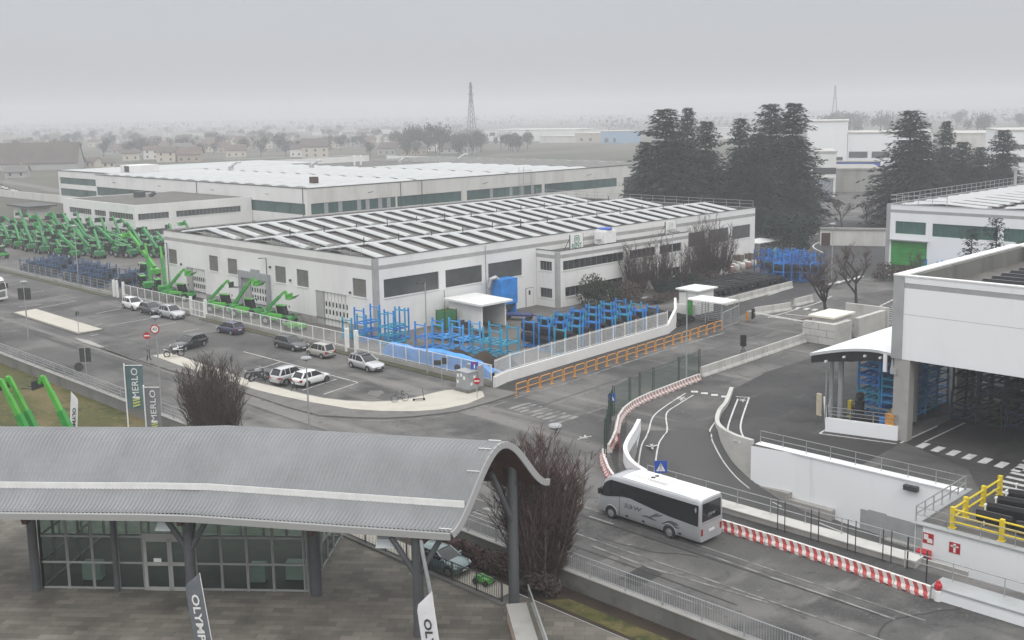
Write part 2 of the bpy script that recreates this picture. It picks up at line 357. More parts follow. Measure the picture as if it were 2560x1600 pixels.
poly_sheet('asphalt_road', [(43.05, -60), (320, -60), (320, 190), (104, 190), (104, 330), (60, 420), (20, 420), (20, 150.05), (43.05, 150.05)], [TRENCH], 0.0, MT['asphalt'])
poly_sheet('factory_yard', [(70.2, 72.7), (158, 78), (158, 170), (102, 218), (102, 330), (70.2, 330)], [], 0.004, MT['yard'])
poly_sheet('yard_apron', [(104, 74.5), (175, 79), (230, 110), (235, 190), (160, 150), (160, 100), (120, 86)], [], 0.008, MT['asphalt_dark'])
poly_sheet('plaza', [(-120, -80), (40.6, -80), (40.6, 150), (-120, 150)], [], ZP, bricks('plaza_stone', (.10, .092, .077), (.165, .150, .126), (.07, .064, .055), 1.1, .5, .86))
poly_sheet('lawn', [(20, 82), (42.9, 66), (42.9, 150), (-60, 150), (-20, 100)], [], ZP+.05, MT['grass'])
poly_sheet('planting_bed', [(40.6, -80), (43.0, -80), (43.0, 62), (40.6, 62)], [], ZP+.03, MT['soil'])
poly_sheet('lower_path', [(39.2, 41), (40.9, 41), (40.9, 60), (39.2, 60)], [], ZP+.045, MT['gravel'])
poly_sheet('grass_strip', [(40.65, 10), (42.0, 10), (42.0, 38), (40.9, 39)], [], ZP+.05, MT['grass'])
# the ramp surface
mb = MB()
RAMP = [(SEAM_L, SEAM_R, 0), ((65.6, 52.4), (71.8, 48.2), -.75), ((62.6, 50.4), (70.9, 46.4), -1.9), ((60.2, 48.2), (70.5, 44.2), -2.95), ((58.05, 44.5), (70.95, 41.5), -3.85),
        ((58.05, 38), (70.95, 37), -4.4), ((58.05, 30), (70.95, 30), -4.8), ((58.05, 20), (70.95, 20), -5.0), ((58.05, -10), (70.95, -10), -5.2)]
def ramp_pt(i, t, off=0.0):
    i = max(0, min(len(RAMP)-1.001, i)); k = int(i); u = i-k
    def P(r): return Vector((r[0][0]+(r[1][0]-r[0][0])*t, r[0][1]+(r[1][1]-r[0][1])*t, r[2]))
    a, b = P(RAMP[k]), P(RAMP[k+1]); v = a.lerp(b, u); v.z += off; return v
rows = [[ramp_pt(i/3, j/12) for j in range(13)] for i in range(0, (len(RAMP)-1)*3+1)]
tag(mb.surf(rows).build('ramp_road', MT['ramp_asphalt'], smooth=True), kind='structure')
tag(MB().surf([[(71.0, -10, -5.1), (71.0, 28.1, -5.1)], [(63.5, -10, -5.1), (63.5, 28.1, -5.1)]]).build('trench_floor', MT['concrete_dark']), kind='structure')
# trench sides under street level (earth retaining faces)
tw = MB()
for a, b in zip(TRENCH[9:], TRENCH[10:]+TRENCH[:1]):
    tw.poly([(a[0], a[1], -5.4), (b[0], b[1], -5.4), (b[0], b[1], 0), (a[0], a[1], 0)])
tag(tw.build('trench_side', MT['concrete']), kind='structure')
# yard asphalt patches and black edge strip beside the barriers
poly_sheet('barrier_verge', [(55.0, -10), (57.0, -10), (57.0, 44.8), (57.4, 46.4), (59.5, 48.9), (63.2, 51.9), (66.5, 53.8), (69.5, 56.2), (66, 54.4), (62, 51.9), (58.5, 48.3), (56.4, 44.5), (55.3, 38)], [], 0.012, MT['asphalt_dark'])
poly_sheet('yard_resurfaced', [g2(7, 2419, 1090), (112, 56), (112, 30), (85, 38), (79, 36.3), (71.1, 36), (71.1, 41), (70.7, 44.5), (71.2, 46.4), (74, 50), (79, 52.5), (84, 55.2)], [], 0.008, MT['asphalt_dark'])
poly_sheet('hall_floor', [(79, 36.2), (120, 36.2), (120, -20), (72, -20), (72, 27.5), (76, 30)], [], 0.016, MT['asphalt_dark'])
poly_sheet('footway', [(70.1, 69.6), (108, 72.4), (110.0, 80), (101, 75.2), (72.9, 73.1), (69.4, 72.3)], [], 0.012, MT['asphalt_dark'])
# raised kerbed footway (grey) with pale gravel on top, corner of the car park
def strip_solid(name, pts, z0, z1, mt, label=None):
    return tag(MB().ext([(p[0], p[1], z0) for p in pts], (0, 0, z1-z0)).build(name, mt), kind='structure')
K_IN = [g2('5', 1435, 948), g2('5', 1600, 915), g2('6', -80, 1165), g2('6', 40, 1205), g2('6', 200, 1242), g2('6', 430, 1302), g2('6', 640, 1347), g2('6', 850, 1372), g2('6', 1090, 1380), g2('6', 1300, 1372), g2('6', 1500, 1340), g2('6', 1700, 1290), g2('6', 1800, 1262), g2('6', 2000, 1215), (69.2, 72.2)]
K_OUT = [(69.6, 69.2), g2('6', 2230, 1385), g2('6', 1900, 1478), g2('b', 1500, 165), g2('b', 1200, 180), g2('b', 900, 172), g2('b', 600, 155), g2('6', 300, 1437), g2('6', 0, 1337), g2('5', 1850, 1150), g2('5', 1600, 1085), g2('5', 1300, 985)]
kp = K_IN+K_OUT
if sum(kp[i-1][0]*kp[i][1]-kp[i][0]*kp[i-1][1] for i in range(len(kp))) < 0: kp = kp[::-1]
strip_solid('kerbed_footway', kp, 0.0, .13, MT['pave_grey'])
gi = [g2('5', 1445, 952), g2('5', 1610, 925), g2('6', -80, 1180), g2('6', 40, 1215), g2('6', 200, 1252), g2('6', 430, 1312), g2('6', 640, 1355), g2('6', 850, 1380), g2('6', 1090, 1390), g2('6', 1300, 1382), g2('6', 1500, 1350), g2('6', 1700, 1300), g2('6', 1800, 1280), g2('6', 1980, 1270), g2('6', 2140, 1290)]
go_ = [g2('6', 2160, 1340), g2('6', 2000, 1410), g2('6', 1750, 1462), g2('6', 1500, 1480), g2('6', 1200, 1478), g2('6', 900, 1458), g2('6', 500, 1390), g2('6', 200, 1325), g2('6', 0, 1275), g2('5', 1830, 1085), g2('5', 1700, 1045)]
gp = gi+go_
if sum(gp[i-1][0]*gp[i][1]-gp[i][0]*gp[i-1][1] for i in range(len(gp))) < 0: gp = gp[::-1]
poly_sheet('gravel_path', gp, [], .136, MT['gravel'])
isl = [g2('5', 110, 545), g2('5', 340, 503), g2('5', 985, 700), g2('5', 735, 748)]
strip_solid('kerbed_island', isl[::-1], 0, .13, MT['pave_grey'])
poly_sheet('island_gravel', [g2('5', 135, 541), g2('5', 340, 508), g2('5', 965, 700), g2('5', 740, 735)], [], .136, MT['gravel'])
strip_solid('street_kerb', [g2('5', 1040, 905)]+[(52.0, 101), (51.5, 101), (51.5, 175), (52.3, 175), (52.3, 116), g2('5', 650, 770)][::1], 0, .01, MT['pave_grey'])
verge = MB().box(68.7, 73, 0, 69.65, 126.6, .10).box(68.7, 130.5, 0, 69.65, 150, .10).box(68.7, 154, 0, 69.65, 260, .10)
tag(verge.build('mossy_verge', layered('moss', (.075, .075, .045), [((.11, .105, .08), .6, Z3, .45, .7, .7, 0), ((.045, .05, .02), 1.6, Z3, .5, .7, .7, 0)])), kind='structure')

# ---------------------------------------------------------------- painted markings (real sheets)
def line_strip(mb, pts, w, z=0.02, m=0):
    pts = [Vector((p[0], p[1], p[2] if len(p) > 2 else z)) for p in pts]
    L_, R_ = [], []
    for i, p in enumerate(pts):
        d = pts[min(i+1, len(pts)-1)]-pts[max(i-1, 0)]; n = Vector((-d.y, d.x, 0)).normalized()*(w/2); L_.append(p+n); R_.append(p-n)
    return mb.surf([R_, L_], m)
def smooth_pts(P, n=6):
    out = []
    P = [Vector((p[0], p[1], p[2] if len(p) > 2 else .02)) for p in P]
    for i in range(len(P)-1):
        a, b, c, d = P[max(i-1, 0)], P[i], P[i+1], P[min(i+2, len(P)-1)]
        for k in range(n):
            t = k/n; out.append(.5*((2*b)+(c-a)*t+(2*a-5*b+4*c-d)*t*t+(3*b-a-3*c+d)*t**3))
    out.append(P[-1]); return out
W_ = MB()      # worn street lines
line_strip(W_, smooth_pts([g2('6', 0, 1352), g2('6', 500, 1485), g2('b', 600, 168), g2('b', 900, 190), g2('b', 1200, 195), g2('b', 1600, 175), g2('b', 2100, 85), g2('7', -40, 1375)]), .14)
line_strip(W_, [g2('7', 20, 1345), g2('7', 500, 1210), g2('7', 1000, 1035)], .18)
line_strip(W_, [g2('7', 1000, 1035), g2('7', 1400, 905), g2('7', 2010, 725)], .3)
line_strip(W_, [g2('7', 350, 1420), g2('7', 790, 1265)], .14); line_strip(W_, [g2('7', 1110, 1155), g2('7', 1700, 960), g2('7', 2419, 720)], .12); line_strip(W_, [g2('7', 690, 1497), g2('7', 985, 1392)], .12)
for k in range(9):      # zebra across the side street
    a = Vector(g2('g', 60, 60)).lerp(Vector(g2('g', 510, 190)), k/8)
    line_strip(W_, [(a.x-1.3, a.y), (a.x+1.5, a.y)], .5)
for p in ((45.2, 100, 45.0, 190), (47.9, 56, 47.9, 20), (51.9, 60, 51.3, 22), (45.0, 70, 45.0, 30)): line_strip(W_, [p[:2], p[2:]], .13)
line_strip(W_, [g2('h', 730, 345), g2('h', 960, 420)], .18); line_strip(W_, [g2('h', 750, 620), g2('h', 1300, 830), g2('h', 2419, 1160)], .16); line_strip(W_, [g2('h', 1830, 700), g2('h', 2419, 905)], .14)
line_strip(W_, [g2('i', 0, 910), g2('i', 600, 1110), g2('i', 1200, 1320)], .16)
for k in range(3): line_strip(W_, [(46.2+.9*k, 46.5), (46.2+.9*k, 50.2)], .45)
tag(W_.build('street_markings', MT['line_worn']), kind='structure')
P_ = MB()      # parking bays
for a, b in ((('5', 360, 495), ('5', 720, 425)), (('5', 905, 545), ('5', 1140, 500)), (('5', 1040, 655), ('5', 1460, 585)), (('5', 1415, 675), ('5', 1660, 628)), (('5', 1735, 715), ('5', 1875, 690)),
             (('6', 0, 935), ('6', 960, 1195)), (('6', 640, 1308), ('6', 960, 1200)), (('6', 440, 1270), ('6', 760, 1165)), (('6', 50, 1060), ('6', 240, 1000)), (('6', 80, 1130), ('6', 210, 1090)), (('5', 2300, 905), ('5', 2419, 935)), (('5', 170, 365), ('5', 420, 330)), (('5', 180, 480), ('5', 380, 460)), (('5', 900, 655), ('5', 970, 640)), (('5', 860, 755), ('5', 930, 740))):
    line_strip(P_, [g2(*a), g2(*b)], .12)
tag(P_.build('parking_lines', MT['line_paint']), kind='structure')
F_ = MB()      # fresh white lines in the yard and on the ramp
line_strip(F_, smooth_pts([g2('7', 1640, 1298), g2('7', 1480, 1400), g2('7', 1340, 1512)]+[tuple(ramp_pt(*a, .03)) for a in ((0, .10), (.4, .10), (1, .09), (2, .08), (3, .07), (4, .06))]), .13)
line_strip(F_, smooth_pts([g2('7', 1715, 1315), g2('7', 1560, 1410), g2('g', 1460, 130)]+[tuple(ramp_pt(*a, .03)) for a in ((0, .34), (.4, .31), (1, .28), (2, .24), (3, .20), (4, .12), (5, .13))]), .13)
line_strip(F_, smooth_pts([g2('g', 2040, 10), g2('g', 1960, 150)]+[tuple(ramp_pt(*a, .03)) for a in ((0, .90), (.4, .90), (1, .90), (2, .91), (3, .91), (4, .90), (5, .88), (6, .84), (7, .78))]), .12)
def plate(mb, cx, cy, sx, sy, rot=0, z=.02):
    c, s_ = math.cos(rot), math.sin(rot)
    mb.poly([(cx+c*a*sx/2-s_*b*sy/2, cy+s_*a*sx/2+c*b*sy/2, z) for a, b in ((-1, -1), (1, -1), (1, 1), (-1, 1))])
d0, d1 = Vector(g2('7', 1725, 1283)), Vector(g2('7', 2010, 1330))
for k in range(4):
    p = d0.lerp(d1, k/3); plate(F_, p.x, p.y, .62, .62, math.atan2(d1.y-d0.y, d1.x-d0.x)+.5)
line_strip(F_, smooth_pts([g2('7', 2135, 1350), g2('g', 2040, 260), g2('g', 2080, 360)]), .14); line_strip(F_, smooth_pts([g2('7', 2240, 1340), g2('g', 2160, 240), g2('g', 2205, 385)]), .14); line_strip(F_, [g2('7', 2115, 1330), g2('7', 2242, 1338)], .14)
def walker(mb, c, s_, rot):
    cs, sn = math.cos(rot), math.sin(rot)
    for a, b in (((0, 0), (0, .9)), ((0, 0), (-.4, -.7)), ((0, 0), (.45, -.6)), ((0, .6), (-.5, .1)), ((0, .6), (.5, .3)), ((0, 1.05), (0, 1.3))):
        f = lambda u: (c[0]+s_*(cs*u[0]-sn*u[1]), c[1]+s_*(sn*u[0]+cs*u[1]))
        line_strip(mb, [f(a), f(b)], .2*s_, .022 if len(c) < 3 else c[2])
for p, s_, ro in ((g2('7', 1600, 1345), .75, 2.2), (g2('7', 2180, 1362), .55, 2.2), (g2('g', 2125, 372), .7, 2.4), (g2('g', 690, 350), .7, 1.6)): walker(F_, p, s_, ro)
rp = ramp_pt(.9, .2, .03); walker(F_, (rp.x, rp.y, rp.z+.03), .9, 2.3)
d0, d1 = Vector(g2('d', 1465, 583)), Vector(g2('d', 2370, 805))
for k in range(8):
    p = d0.lerp(d1, k/6); plate(F_, p.x, p.y, 1.5, .62, math.radians(0), .024)
for k in range(9):
    p = Vector(g2('d', 2270, 1035)).lerp(Vector(g2('d', 2400, 900)), k/3.2); plate(F_, p.x, p.y, .45, 2.0, 0, .024)
for a, b in ((('d', 485, 470), ('d', 1215, 568)), (('d', 490, 468), ('d', 560, 425)), (('d', 1250, 560), ('d', 1600, 400)), (('d', 1480, 550), ('d', 1860, 370))): line_strip(F_, [g2(*a), g2(*b)], .16, .03)
line_strip(F_, [g2('d', 555, 425), g2('d', 545, 300), g2('d', 535, 120)], .22, .03)
line_strip(F_, [g2('8', 0, 725), g2('8', 330, 765)], .25); line_strip(F_, [g2('8', 160, 700), g2('8', 390, 722)], .25)
line_strip(F_, smooth_pts([g2('8', 0, 735), g2('8', 240, 665), g2('8', 480, 590), g2('8', 600, 530)]), .2)
line_strip(F_, smooth_pts([g2('4', 220, 1450), g2('4', 240, 1400), g2('4', 330, 1350), g2('4', 480, 1300)]), .25); line_strip(F_, smooth_pts([g2('4', 520, 1480), g2('4', 440, 1440), g2('4', 430, 1410), g2('4', 490, 1380)]), .3)
line_strip(F_, [g2('8', 0, 525), g2('8', 230, 450)], .2); line_strip(F_, [g2('4', 90, 1370), g2('4', 160, 1340)], .2); line_strip(F_, [g2('4', 480, 1240), g2('4', 640, 1190)], .25)
for k in range(8):
    p = Vector(g2('8', 930, 690)).lerp(Vector(g2('8', 1170, 570)), k/7); plate(F_, p.x, p.y, 1.3, .25, .2)
    p = Vector(g2('8', 950, 745)).lerp(Vector(g2('8', 1190, 610)), k/7); line_strip(F_, [(p.x, p.y), (p.x+1.5, p.y-3.2)], .25)
for k in range(4): plate(F_, *(Vector(g2('7', 1190, 385)).lerp(Vector(g2('7', 1370, 412)), k/3)), 1.6, .7, .2)
for k in range(5): plate(F_, *(Vector(g2('8', 600, 415)).lerp(Vector(g2('8', 870, 350)), k/4)), 2.2, .8, .2)
for k in range(3): plate(F_, *(Vector(g2('8', 290, 645)).lerp(Vector(g2('8', 440, 660)), k/2)), 1.4, .6, .2)
tag(F_.build('yard_markings', MT['line_fresh']), kind='structure')
# repaired patches in the street
for nm, pts, mt in (('asphalt_patch_dark', [('h', 1000, 930), ('h', 1240, 808), ('h', 1430, 890), ('h', 1190, 1010)], 'asphalt_dark'), ('asphalt_patch_pale', [('h', 750, 820), ('h', 940, 712), ('h', 1010, 745), ('h', 880, 840)], 'pave_grey'),
                    ('asphalt_patch_round', [('6', 1010, 1335), ('6', 1080, 1275), ('6', 1190, 1270), ('6', 1210, 1290), ('6', 1130, 1345)], 'pave_grey'), ('asphalt_patch_gate', [('5', 700, 770), ('5', 850, 800), ('5', 990, 860), ('5', 880, 870)], 'concrete')):
    pp = [g2(*a) for a in pts]
    if sum(pp[i-1][0]*pp[i][1]-pp[i][0]*pp[i-1][1] for i in range(len(pp))) < 0: pp = pp[::-1]
    poly_sheet(nm, pp, [], .004+.002, MT[mt])

# sealed cracks and trench seams in the street
ck = MB(); rc = random.Random(3)
for _ in range(46):
    x, y = rc.choice(((rc.uniform(45, 68), rc.uniform(24, 175)), (rc.uniform(45, 54), rc.uniform(22, 70)), (rc.uniform(70, 108), rc.uniform(61, 69)), (rc.uniform(74, 110), rc.uniform(44, 58)))); a = rc.choice((0, 1.57, 1.57, .4)); pts = [(x, y)]
    for k in range(rc.randint(5, 14)): a += rc.uniform(-.45, .45); x += math.cos(a)*.7; y += math.sin(a)*.7; pts.append((x, y))
    if all(not (56 < p[0] < 72 and p[1] < 55) for p in pts): line_strip(ck, pts, rc.uniform(.05, .11), .015)
for x, y0, y1 in ((50.4, 24, 150), (46.3, 30, 90), (56.5, 88, 172), (60.0, 72, 100)): line_strip(ck, smooth_pts([(x+rc.uniform(-.1, .1), y0+(y1-y0)*k/8) for k in range(9)], 3), .10, .014)
line_strip(ck, smooth_pts([(66, 64.6), (80, 65.6), (95, 66.2), (107, 67)], 4), .1, .014)
tag(ck.build('asphalt_cracks', MT['roof_felt_dark']), kind='structure')
mh = MB()
for x, y in ((62.4, 76.0), (53.6, 62), (48.3, 43), (58, 66), (85, 63.5), (47.6, 90), (63, 133)): mh.lathe([(.36, .012), (.36, .018)], 14, (x, y, 0))
tag(mh.build('manhole_covers', MT['dark_steel']), kind='structure')
# ================================================================ LARGE BUILDINGS
def part(p, name, mb, mt, smooth=False): return mb.build(name, mt, p, smooth)
def windowed_wall(mb, axis, c, u0, u1, z0, z1, holes, m=0, reveal=.25, inward=1):
    """a wall in the plane axis=c spanned u0..u1, z0..z1 with real openings; reveal faces go inward"""
    us = sorted({u0, u1, *[h[0] for h in holes], *[h[1] for h in holes]}); zs = sorted({z0, z1, *[h[2] for h in holes], *[h[3] for h in holes]})
    P = (lambda u, z, d=0: (c+d*inward, u, z)) if axis == 'x' else (lambda u, z, d=0: (u, c+d*inward, z))
    for i in range(len(us)-1):
        for j in range(len(zs)-1):
            um, zm = (us[i]+us[i+1])/2, (zs[j]+zs[j+1])/2
            if any(h[0] < um < h[1] and h[2] < zm < h[3] for h in holes): continue
            mb.poly([P(us[i], zs[j]), P(us[i+1], zs[j]), P(us[i+1], zs[j+1]), P(us[i], zs[j+1])], m)
    for a, b, lo, hi in holes:
        for (p, q_) in (((a, lo), (b, lo)), ((b, lo), (b, hi)), ((b, hi), (a, hi)), ((a, hi), (a, lo))):
            mb.poly([P(*p), P(*q_), P(*q_, reveal), P(*p, reveal)], m)
    return mb
def add_window(par, axis, c, u0, u1, z0, z1, glass, d=.2, bars=0, inward=1, frame='grey_paint', sill=True, name='window', hbars=0):
    P = (lambda u, z, k=0: (c+k*inward, u, z)) if axis == 'x' else (lambda u, z, k=0: (u, c+k*inward, z))
    w = MB()
    def B(a, b, lo, hi, k0, k1, m_=0):
        p, q_ = P(a, lo, k0), P(b, hi, k1); w.box(min(p[0], q_[0]), min(p[1], q_[1]), lo, max(p[0], q_[0]), max(p[1], q_[1]), hi, m_)
    f = .05
    B(u0+.005, u1-.005, z0+.005, z0+f, d-.06, d+.02); B(u0+.005, u1-.005, z1-f, z1-.005, d-.06, d+.02); B(u0+.005, u0+f, z0+f, z1-f, d-.06, d+.02); B(u1-f, u1-.005, z0+f, z1-f, d-.06, d+.02)
    for k in range(bars):
        u = u0+(u1-u0)*(k+1)/(bars+1); B(u-f/2, u+f/2, z0+f, z1-f, d-.055, d+.015)
    for k in range(hbars):
        zz = z0+(z1-z0)*(k+1)/(hbars+1); B(u0+f, u1-f, zz-f/2, zz+f/2, d-.05, d+.01)
    o = w.build(name, MT[frame], par)
    g = MB().poly([P(u0+.01, z0+.01, d), P(u1-.01, z0+.01, d), P(u1-.01, z1-.01, d), P(u0+.01, z1-.01, d)]); g.build('pane', MT[glass], o)
    if sill:
        s_ = MB(); p, q_ = P(u0-.08, z0-.09, -.09), P(u1+.08, z0-.002, .19); s_.box(min(p[0], q_[0]), min(p[1], q_[1]), z0-.09, max(p[0], q_[0]), max(p[1], q_[1]), z0-.002); s_.build('sill', MT['white_paint'], o)
    return o
def roof_rail(par, pts, h=1.0, step=2.0, name='railing', mt='steel', r=.03, mids=1):
    mb = MB(); pts = [Vector(p) for p in pts]
    for a, b in zip(pts, pts[1:]):
        n = max(1, round((b-a).length/step))
        for k in range(n+1):
            p = a.lerp(b, k/n); mb.bar(p, p+Vector((0, 0, h)), r*2)
        for t in range(mids+1):
            z = h*(1-t/(mids+1)); mb.bar(a+Vector((0, 0, z)), b+Vector((0, 0, z)), r*2)
    return mb.build(name, MT[mt], par)

# ---------------------------------------------------------------- main hall
hall = thing('factory_hall', 'long white factory hall in the middle with wavy rows of white skylights and grey band', 'building')
X0, X1, Y0, Y1, HB = 77.3, 158.5, 100.3, 151.5, 9.3
LW = [(147.9, 150.4), (136.1, 138.5), (131.0, 133.5), (119.1, 121.6), (114.0, 116.6), (102.1, 104.75)]
LD = [(139.9, 145.4), (123.5, 129.6), (105.9, 112.6)]
RW = [(78.55, 87.2), (88.3, 94.6), (95.7, 101.95), (134.0, 137.4), (138.7, 144.0), (145.0, 150.6), (151.7, 157.1)]
w = MB()
windowed_wall(w, 'x', X0, Y0, Y1, .9, HB, [(a, b, 4.4, 6.6) for a, b in LW]+[(a, b, .9, 4.3) for a, b in LD])
windowed_wall(w, 'x', X0, Y0, Y1, 0, .9, [(a, b, 0, .9) for a, b in LD], m=1)
windowed_wall(w, 'y', Y0, X0, X1, 0, HB, [(a, b, 4.4, 6.65) for a, b in RW])
w.poly([(X1, Y0, 0), (X1, Y1, 0), (X1, Y1, HB), (X1, Y0, HB)]); w.poly([(X1, Y1, 0), (X0, Y1, 0), (X0, Y1, HB), (X1, Y1, HB)])
t_ = .35
for a in ((X0, Y0, X1, Y0+t_), (X0, Y1-t_, X1, Y1), (X0, Y0+t_, X0+t_, Y1-t_), (X1-t_, Y0+t_, X1, Y1-t_)): w.poly([(a[0], a[1], HB), (a[2], a[1], HB), (a[2], a[3], HB), (a[0], a[3], HB)])
part(hall, 'wall', w, [MT['white_wall'], MT['concrete']])
w = MB(); e_ = .012
w.box(X0-e_, Y0+.6, 7.88, X0, Y1, 8.38); w.box(X0+.6, Y0-e_, 7.88, X1, Y0, 8.38); part(hall, 'painted_band', w, MT['grey_band'])
w = MB(); w.box(X0-.05, Y0-.05, 0, X0+.55, Y0+.55, HB-.02); part(hall, 'corner_pilaster', w, MT['grey_band'])
w = MB(); w.box(X0-.06, Y0-.06, HB+.003, X1+.06, Y0+.12, HB+.06); w.box(X0-.06, Y0+.12, HB+.003, X0+.12, Y1, HB+.06); w.box(X1-.12, Y0+.12, HB+.003, X1+.06, Y1, HB+.06); w.box(X0+.12, Y1-.12, HB+.003, X1-.12, Y1+.06, HB+.06)
part(hall, 'coping', w, MT['dark_steel'])
for a, b in LW: add_window(hall, 'x', X0, a, b, 4.4, 6.6, 'shutter', d=.12)
for a, b in RW: add_window(hall, 'y', Y0, a, b, 4.4, 6.65, 'window_grey', d=.14, bars=0)
def folding_door(par, a, b, top, c, name='folding_door', n=7, side=1.6):
    p = MB(); lo = a; hi = b-side
    wd = (hi-lo)/n
    for k in range(n): p.box(c+.20, lo+wd*k+.055, .03, c+.27, lo+wd*(k+1)-.055, top-.05)
    p.box(c+.28, lo, .0, c+.34, b, top-.002, 1)
    p.box(c+.1, hi+.05, 0, c+.28, b-.01, top-.01, 2)
    o = p.build(name, [MT['white_wall'], MT['black'], MT['grey_band']], par)
    for k in range(n):
        for z in (1.75, 2.75):
            g = MB()
            cy_ = lo+wd*(k+.5); pts = [(c+.19, cy_+.16*math.copysign(abs(math.cos(t))**.6, math.cos(t)), z+.33*math.copysign(abs(math.sin(t))**.5, math.sin(t))) for t in [2*math.pi*j/12 for j in range(12)]]
            g.ext(pts, (.012, 0, 0)).build('door_window', MT['window_dark'], o)
    return o
for a, b in LD: folding_door(hall, a+.02, b-.02, 4.28, X0)
fr = MB(); a, b = LD[1]
fr.box(X0-.35, a-.75, 0, X0-.005, a, 5.25).box(X0-.35, b, 0, X0-.005, b+.75, 5.25).box(X0-.35, a, 4.32, X0-.005, b, 5.25).box(X0-.3, 125.4, 5.25, X0-.01, 127.2, 5.65)
part(hall, 'door_surround', fr, MT['grey_paint'])
# roof: three gabled bays along Y with barrel skylight strips
w = MB(); ZR = 8.55; RIDGE = 1.0
BAYS = [(Y0+.36, 116.3), (116.3, 133.3), (133.3, Y1-.36)]
for a, b in BAYS:
    mid = (a+b)/2
    for (p, zp), (r_, zr) in (((a, ZR), (mid, ZR+RIDGE)), ((mid, ZR+RIDGE), (b, ZR))): w.poly([(X0+.36, p, zp), (X1-.36, p, zp), (X1-.36, r_, zr), (X0+.36, r_, zr)])
part(hall, 'roof', w, MT['roof_felt'])
ip = MB()
for pts in (((X0+t_, Y0+t_), (X1-t_, Y0+t_)), ((X1-t_, Y0+t_), (X1-t_, Y1-t_)), ((X1-t_, Y1-t_), (X0+t_, Y1-t_)), ((X0+t_, Y1-t_), (X0+t_, Y0+t_))):
    (a, b), (c_, d_) = pts; ip.poly([(a, b, ZR-.3), (c_, d_, ZR-.3), (c_, d_, HB), (a, b, HB)])
part(hall, 'parapet_inside', ip, MT['roof_felt'])
def skylight_mesh(ln, wd, rise):
    mb = MB(); rows = []
    for i in range(9):
        u = i/8; y = ln*u; z = rise*(1-abs(2*u-1))+.2
        rows.append([(wd/2*math.cos(t), y, z+.30*math.sin(t)) for t in [math.pi*j/8 for j in range(9)]])
    mb.surf(rows)
    for r_ in (rows[0], rows[-1][::-1]): mb.poly(r_)
    lo = [(wd/2+.08, 0), (wd/2+.08, ln), (-wd/2-.08, ln), (-wd/2-.08, 0)]
    for i in range(8):
        u0, u1 = i/8, (i+1)/8
        for sx in (-1, 1):
            x = sx*(wd/2+.02); mb.poly([(x, ln*u0, rise*(1-abs(2*u0-1))-.05), (x, ln*u1, rise*(1-abs(2*u1-1))-.05), (x, ln*u1, rise*(1-abs(2*u1-1))+.25), (x, ln*u0, rise*(1-abs(2*u0-1))+.25)], 1)
    return mb.mesh('skylight', [MT['skylight'], MT['dark_steel']], smooth=45)
for a, b in BAYS:
    sm = skylight_mesh(b-a-2.4, 1.35, RIDGE*.93)
    for k in range(23):
        o = bpy.data.objects.new('skylight', sm); COL.objects.link(o); o.parent = hall; o.location = (79.9+k*3.42, a+1.2, ZR+.13)
for k in range(14):
    ps = MB()
    x = 82+k*5.6
    for y in (108.4, 124.8): ps.bar((x, y, ZR+RIDGE), (x, y, ZR+RIDGE+1.25), .09)
    part(hall, 'roof_post', ps, MT['dark_steel'])
roof_rail(hall, [(X1-.2, Y0+.3, HB+.06), (X1-.2, Y1-.3, HB+.06)], 1.1, 2.6)
roof_rail(hall, [(X0+.45, Y0+3, ZR+.5), (X0+.45, Y1-.5, ZR+.5)], 1.1, 2.2, r=.018)
for y in (150.6, 123.5): part(hall, 'wall_lamp', MB().bar((X0-.09, y, 1), (X0-.09, y, 7.45), .07).bar((X0-.05, y, 7.4), (X0-.75, y, 7.5), .07).bar((X0-.7, y, 7.5), (X0-1.2, y, 7.5), .22, .08), MT['dark_steel'])
for y, z in ((146.6, 4.6), (105.2, 4.75), (118, 5), (122.6, 6.3)): part(hall, 'wall_box', MB().cbox(X0-.11, y, z, .2, .25, .25), MT['dark_steel'])
for x in (88.0, 95.2): part(hall, 'downpipe', MB().tube((x, Y0-.07, .1), (x, Y0-.07, 4.2 if x < 90 else 9.0), .05), MT['steel'])

# ---------------------------------------------------------------- two storey office wing of the hall
off = thing('office_wing', 'two storey white office wing with strip windows on the right side of the hall', 'building')
AX0, AX1, AY0, AY1, AH = 104.7, 134.0, 96.4, 100.27, 7.5
w = MB()
UPW = [(105.8, 118.6, 4.93, 6.2), (119.85, 125.85, 4.93, 6.2), (126.9, 132.3, 4.93, 6.2)]; LOW = [(106.2, 118.4, 1.3, 2.6), (119.9, 125.8, 1.3, 2.6), (127, 132, 1.3, 2.6)]
SD = [(97.45, 99.6+.05, 4.9, 6.15), (97.45, 99.65, 1.2, 2.5)]
windowed_wall(w, 'y', AY0, AX0, AX1, 0, AH, UPW+LOW); windowed_wall(w, 'x', AX0, AY0, AY1, 0, AH, SD)
w.poly([(AX1, AY0, 0), (AX1, AY1, 0), (AX1, AY1, AH), (AX1, AY0, AH)])
w.box(AX0, AY0, AH, AX1, AY0+.25, AH+.12).box(AX0, AY0+.25, AH, AX0+.25, AY1, AH+.12)
part(off, 'wall', w, MT['white_wall'])
part(off, 'roof', MB().box(AX0+.25, AY0+.25, AH-.5, AX1-.02, AY1, AH-.25), MT['roof_felt'])
part(off, 'coping', MB().box(AX0-.05, AY0-.05, AH+.12, AX1, AY0+.18, AH+.2).box(AX0-.05, AY0+.18, AH+.12, AX0+.18, AY1, AH+.2), MT['dark_steel'])
part(off, 'painted_band', MB().box(AX0+.5, AY0-.014, 6.62, AX1, AY0, 7.1).box(AX0-.014, AY0+.5, 6.62, AX0, AY1, 7.1), MT['grey_band'])
part(off, 'corner_pilaster', MB().box(AX0-.04, AY0-.04, 0, AX0+.5, AY0+.5, AH-.02), MT['grey_band'])
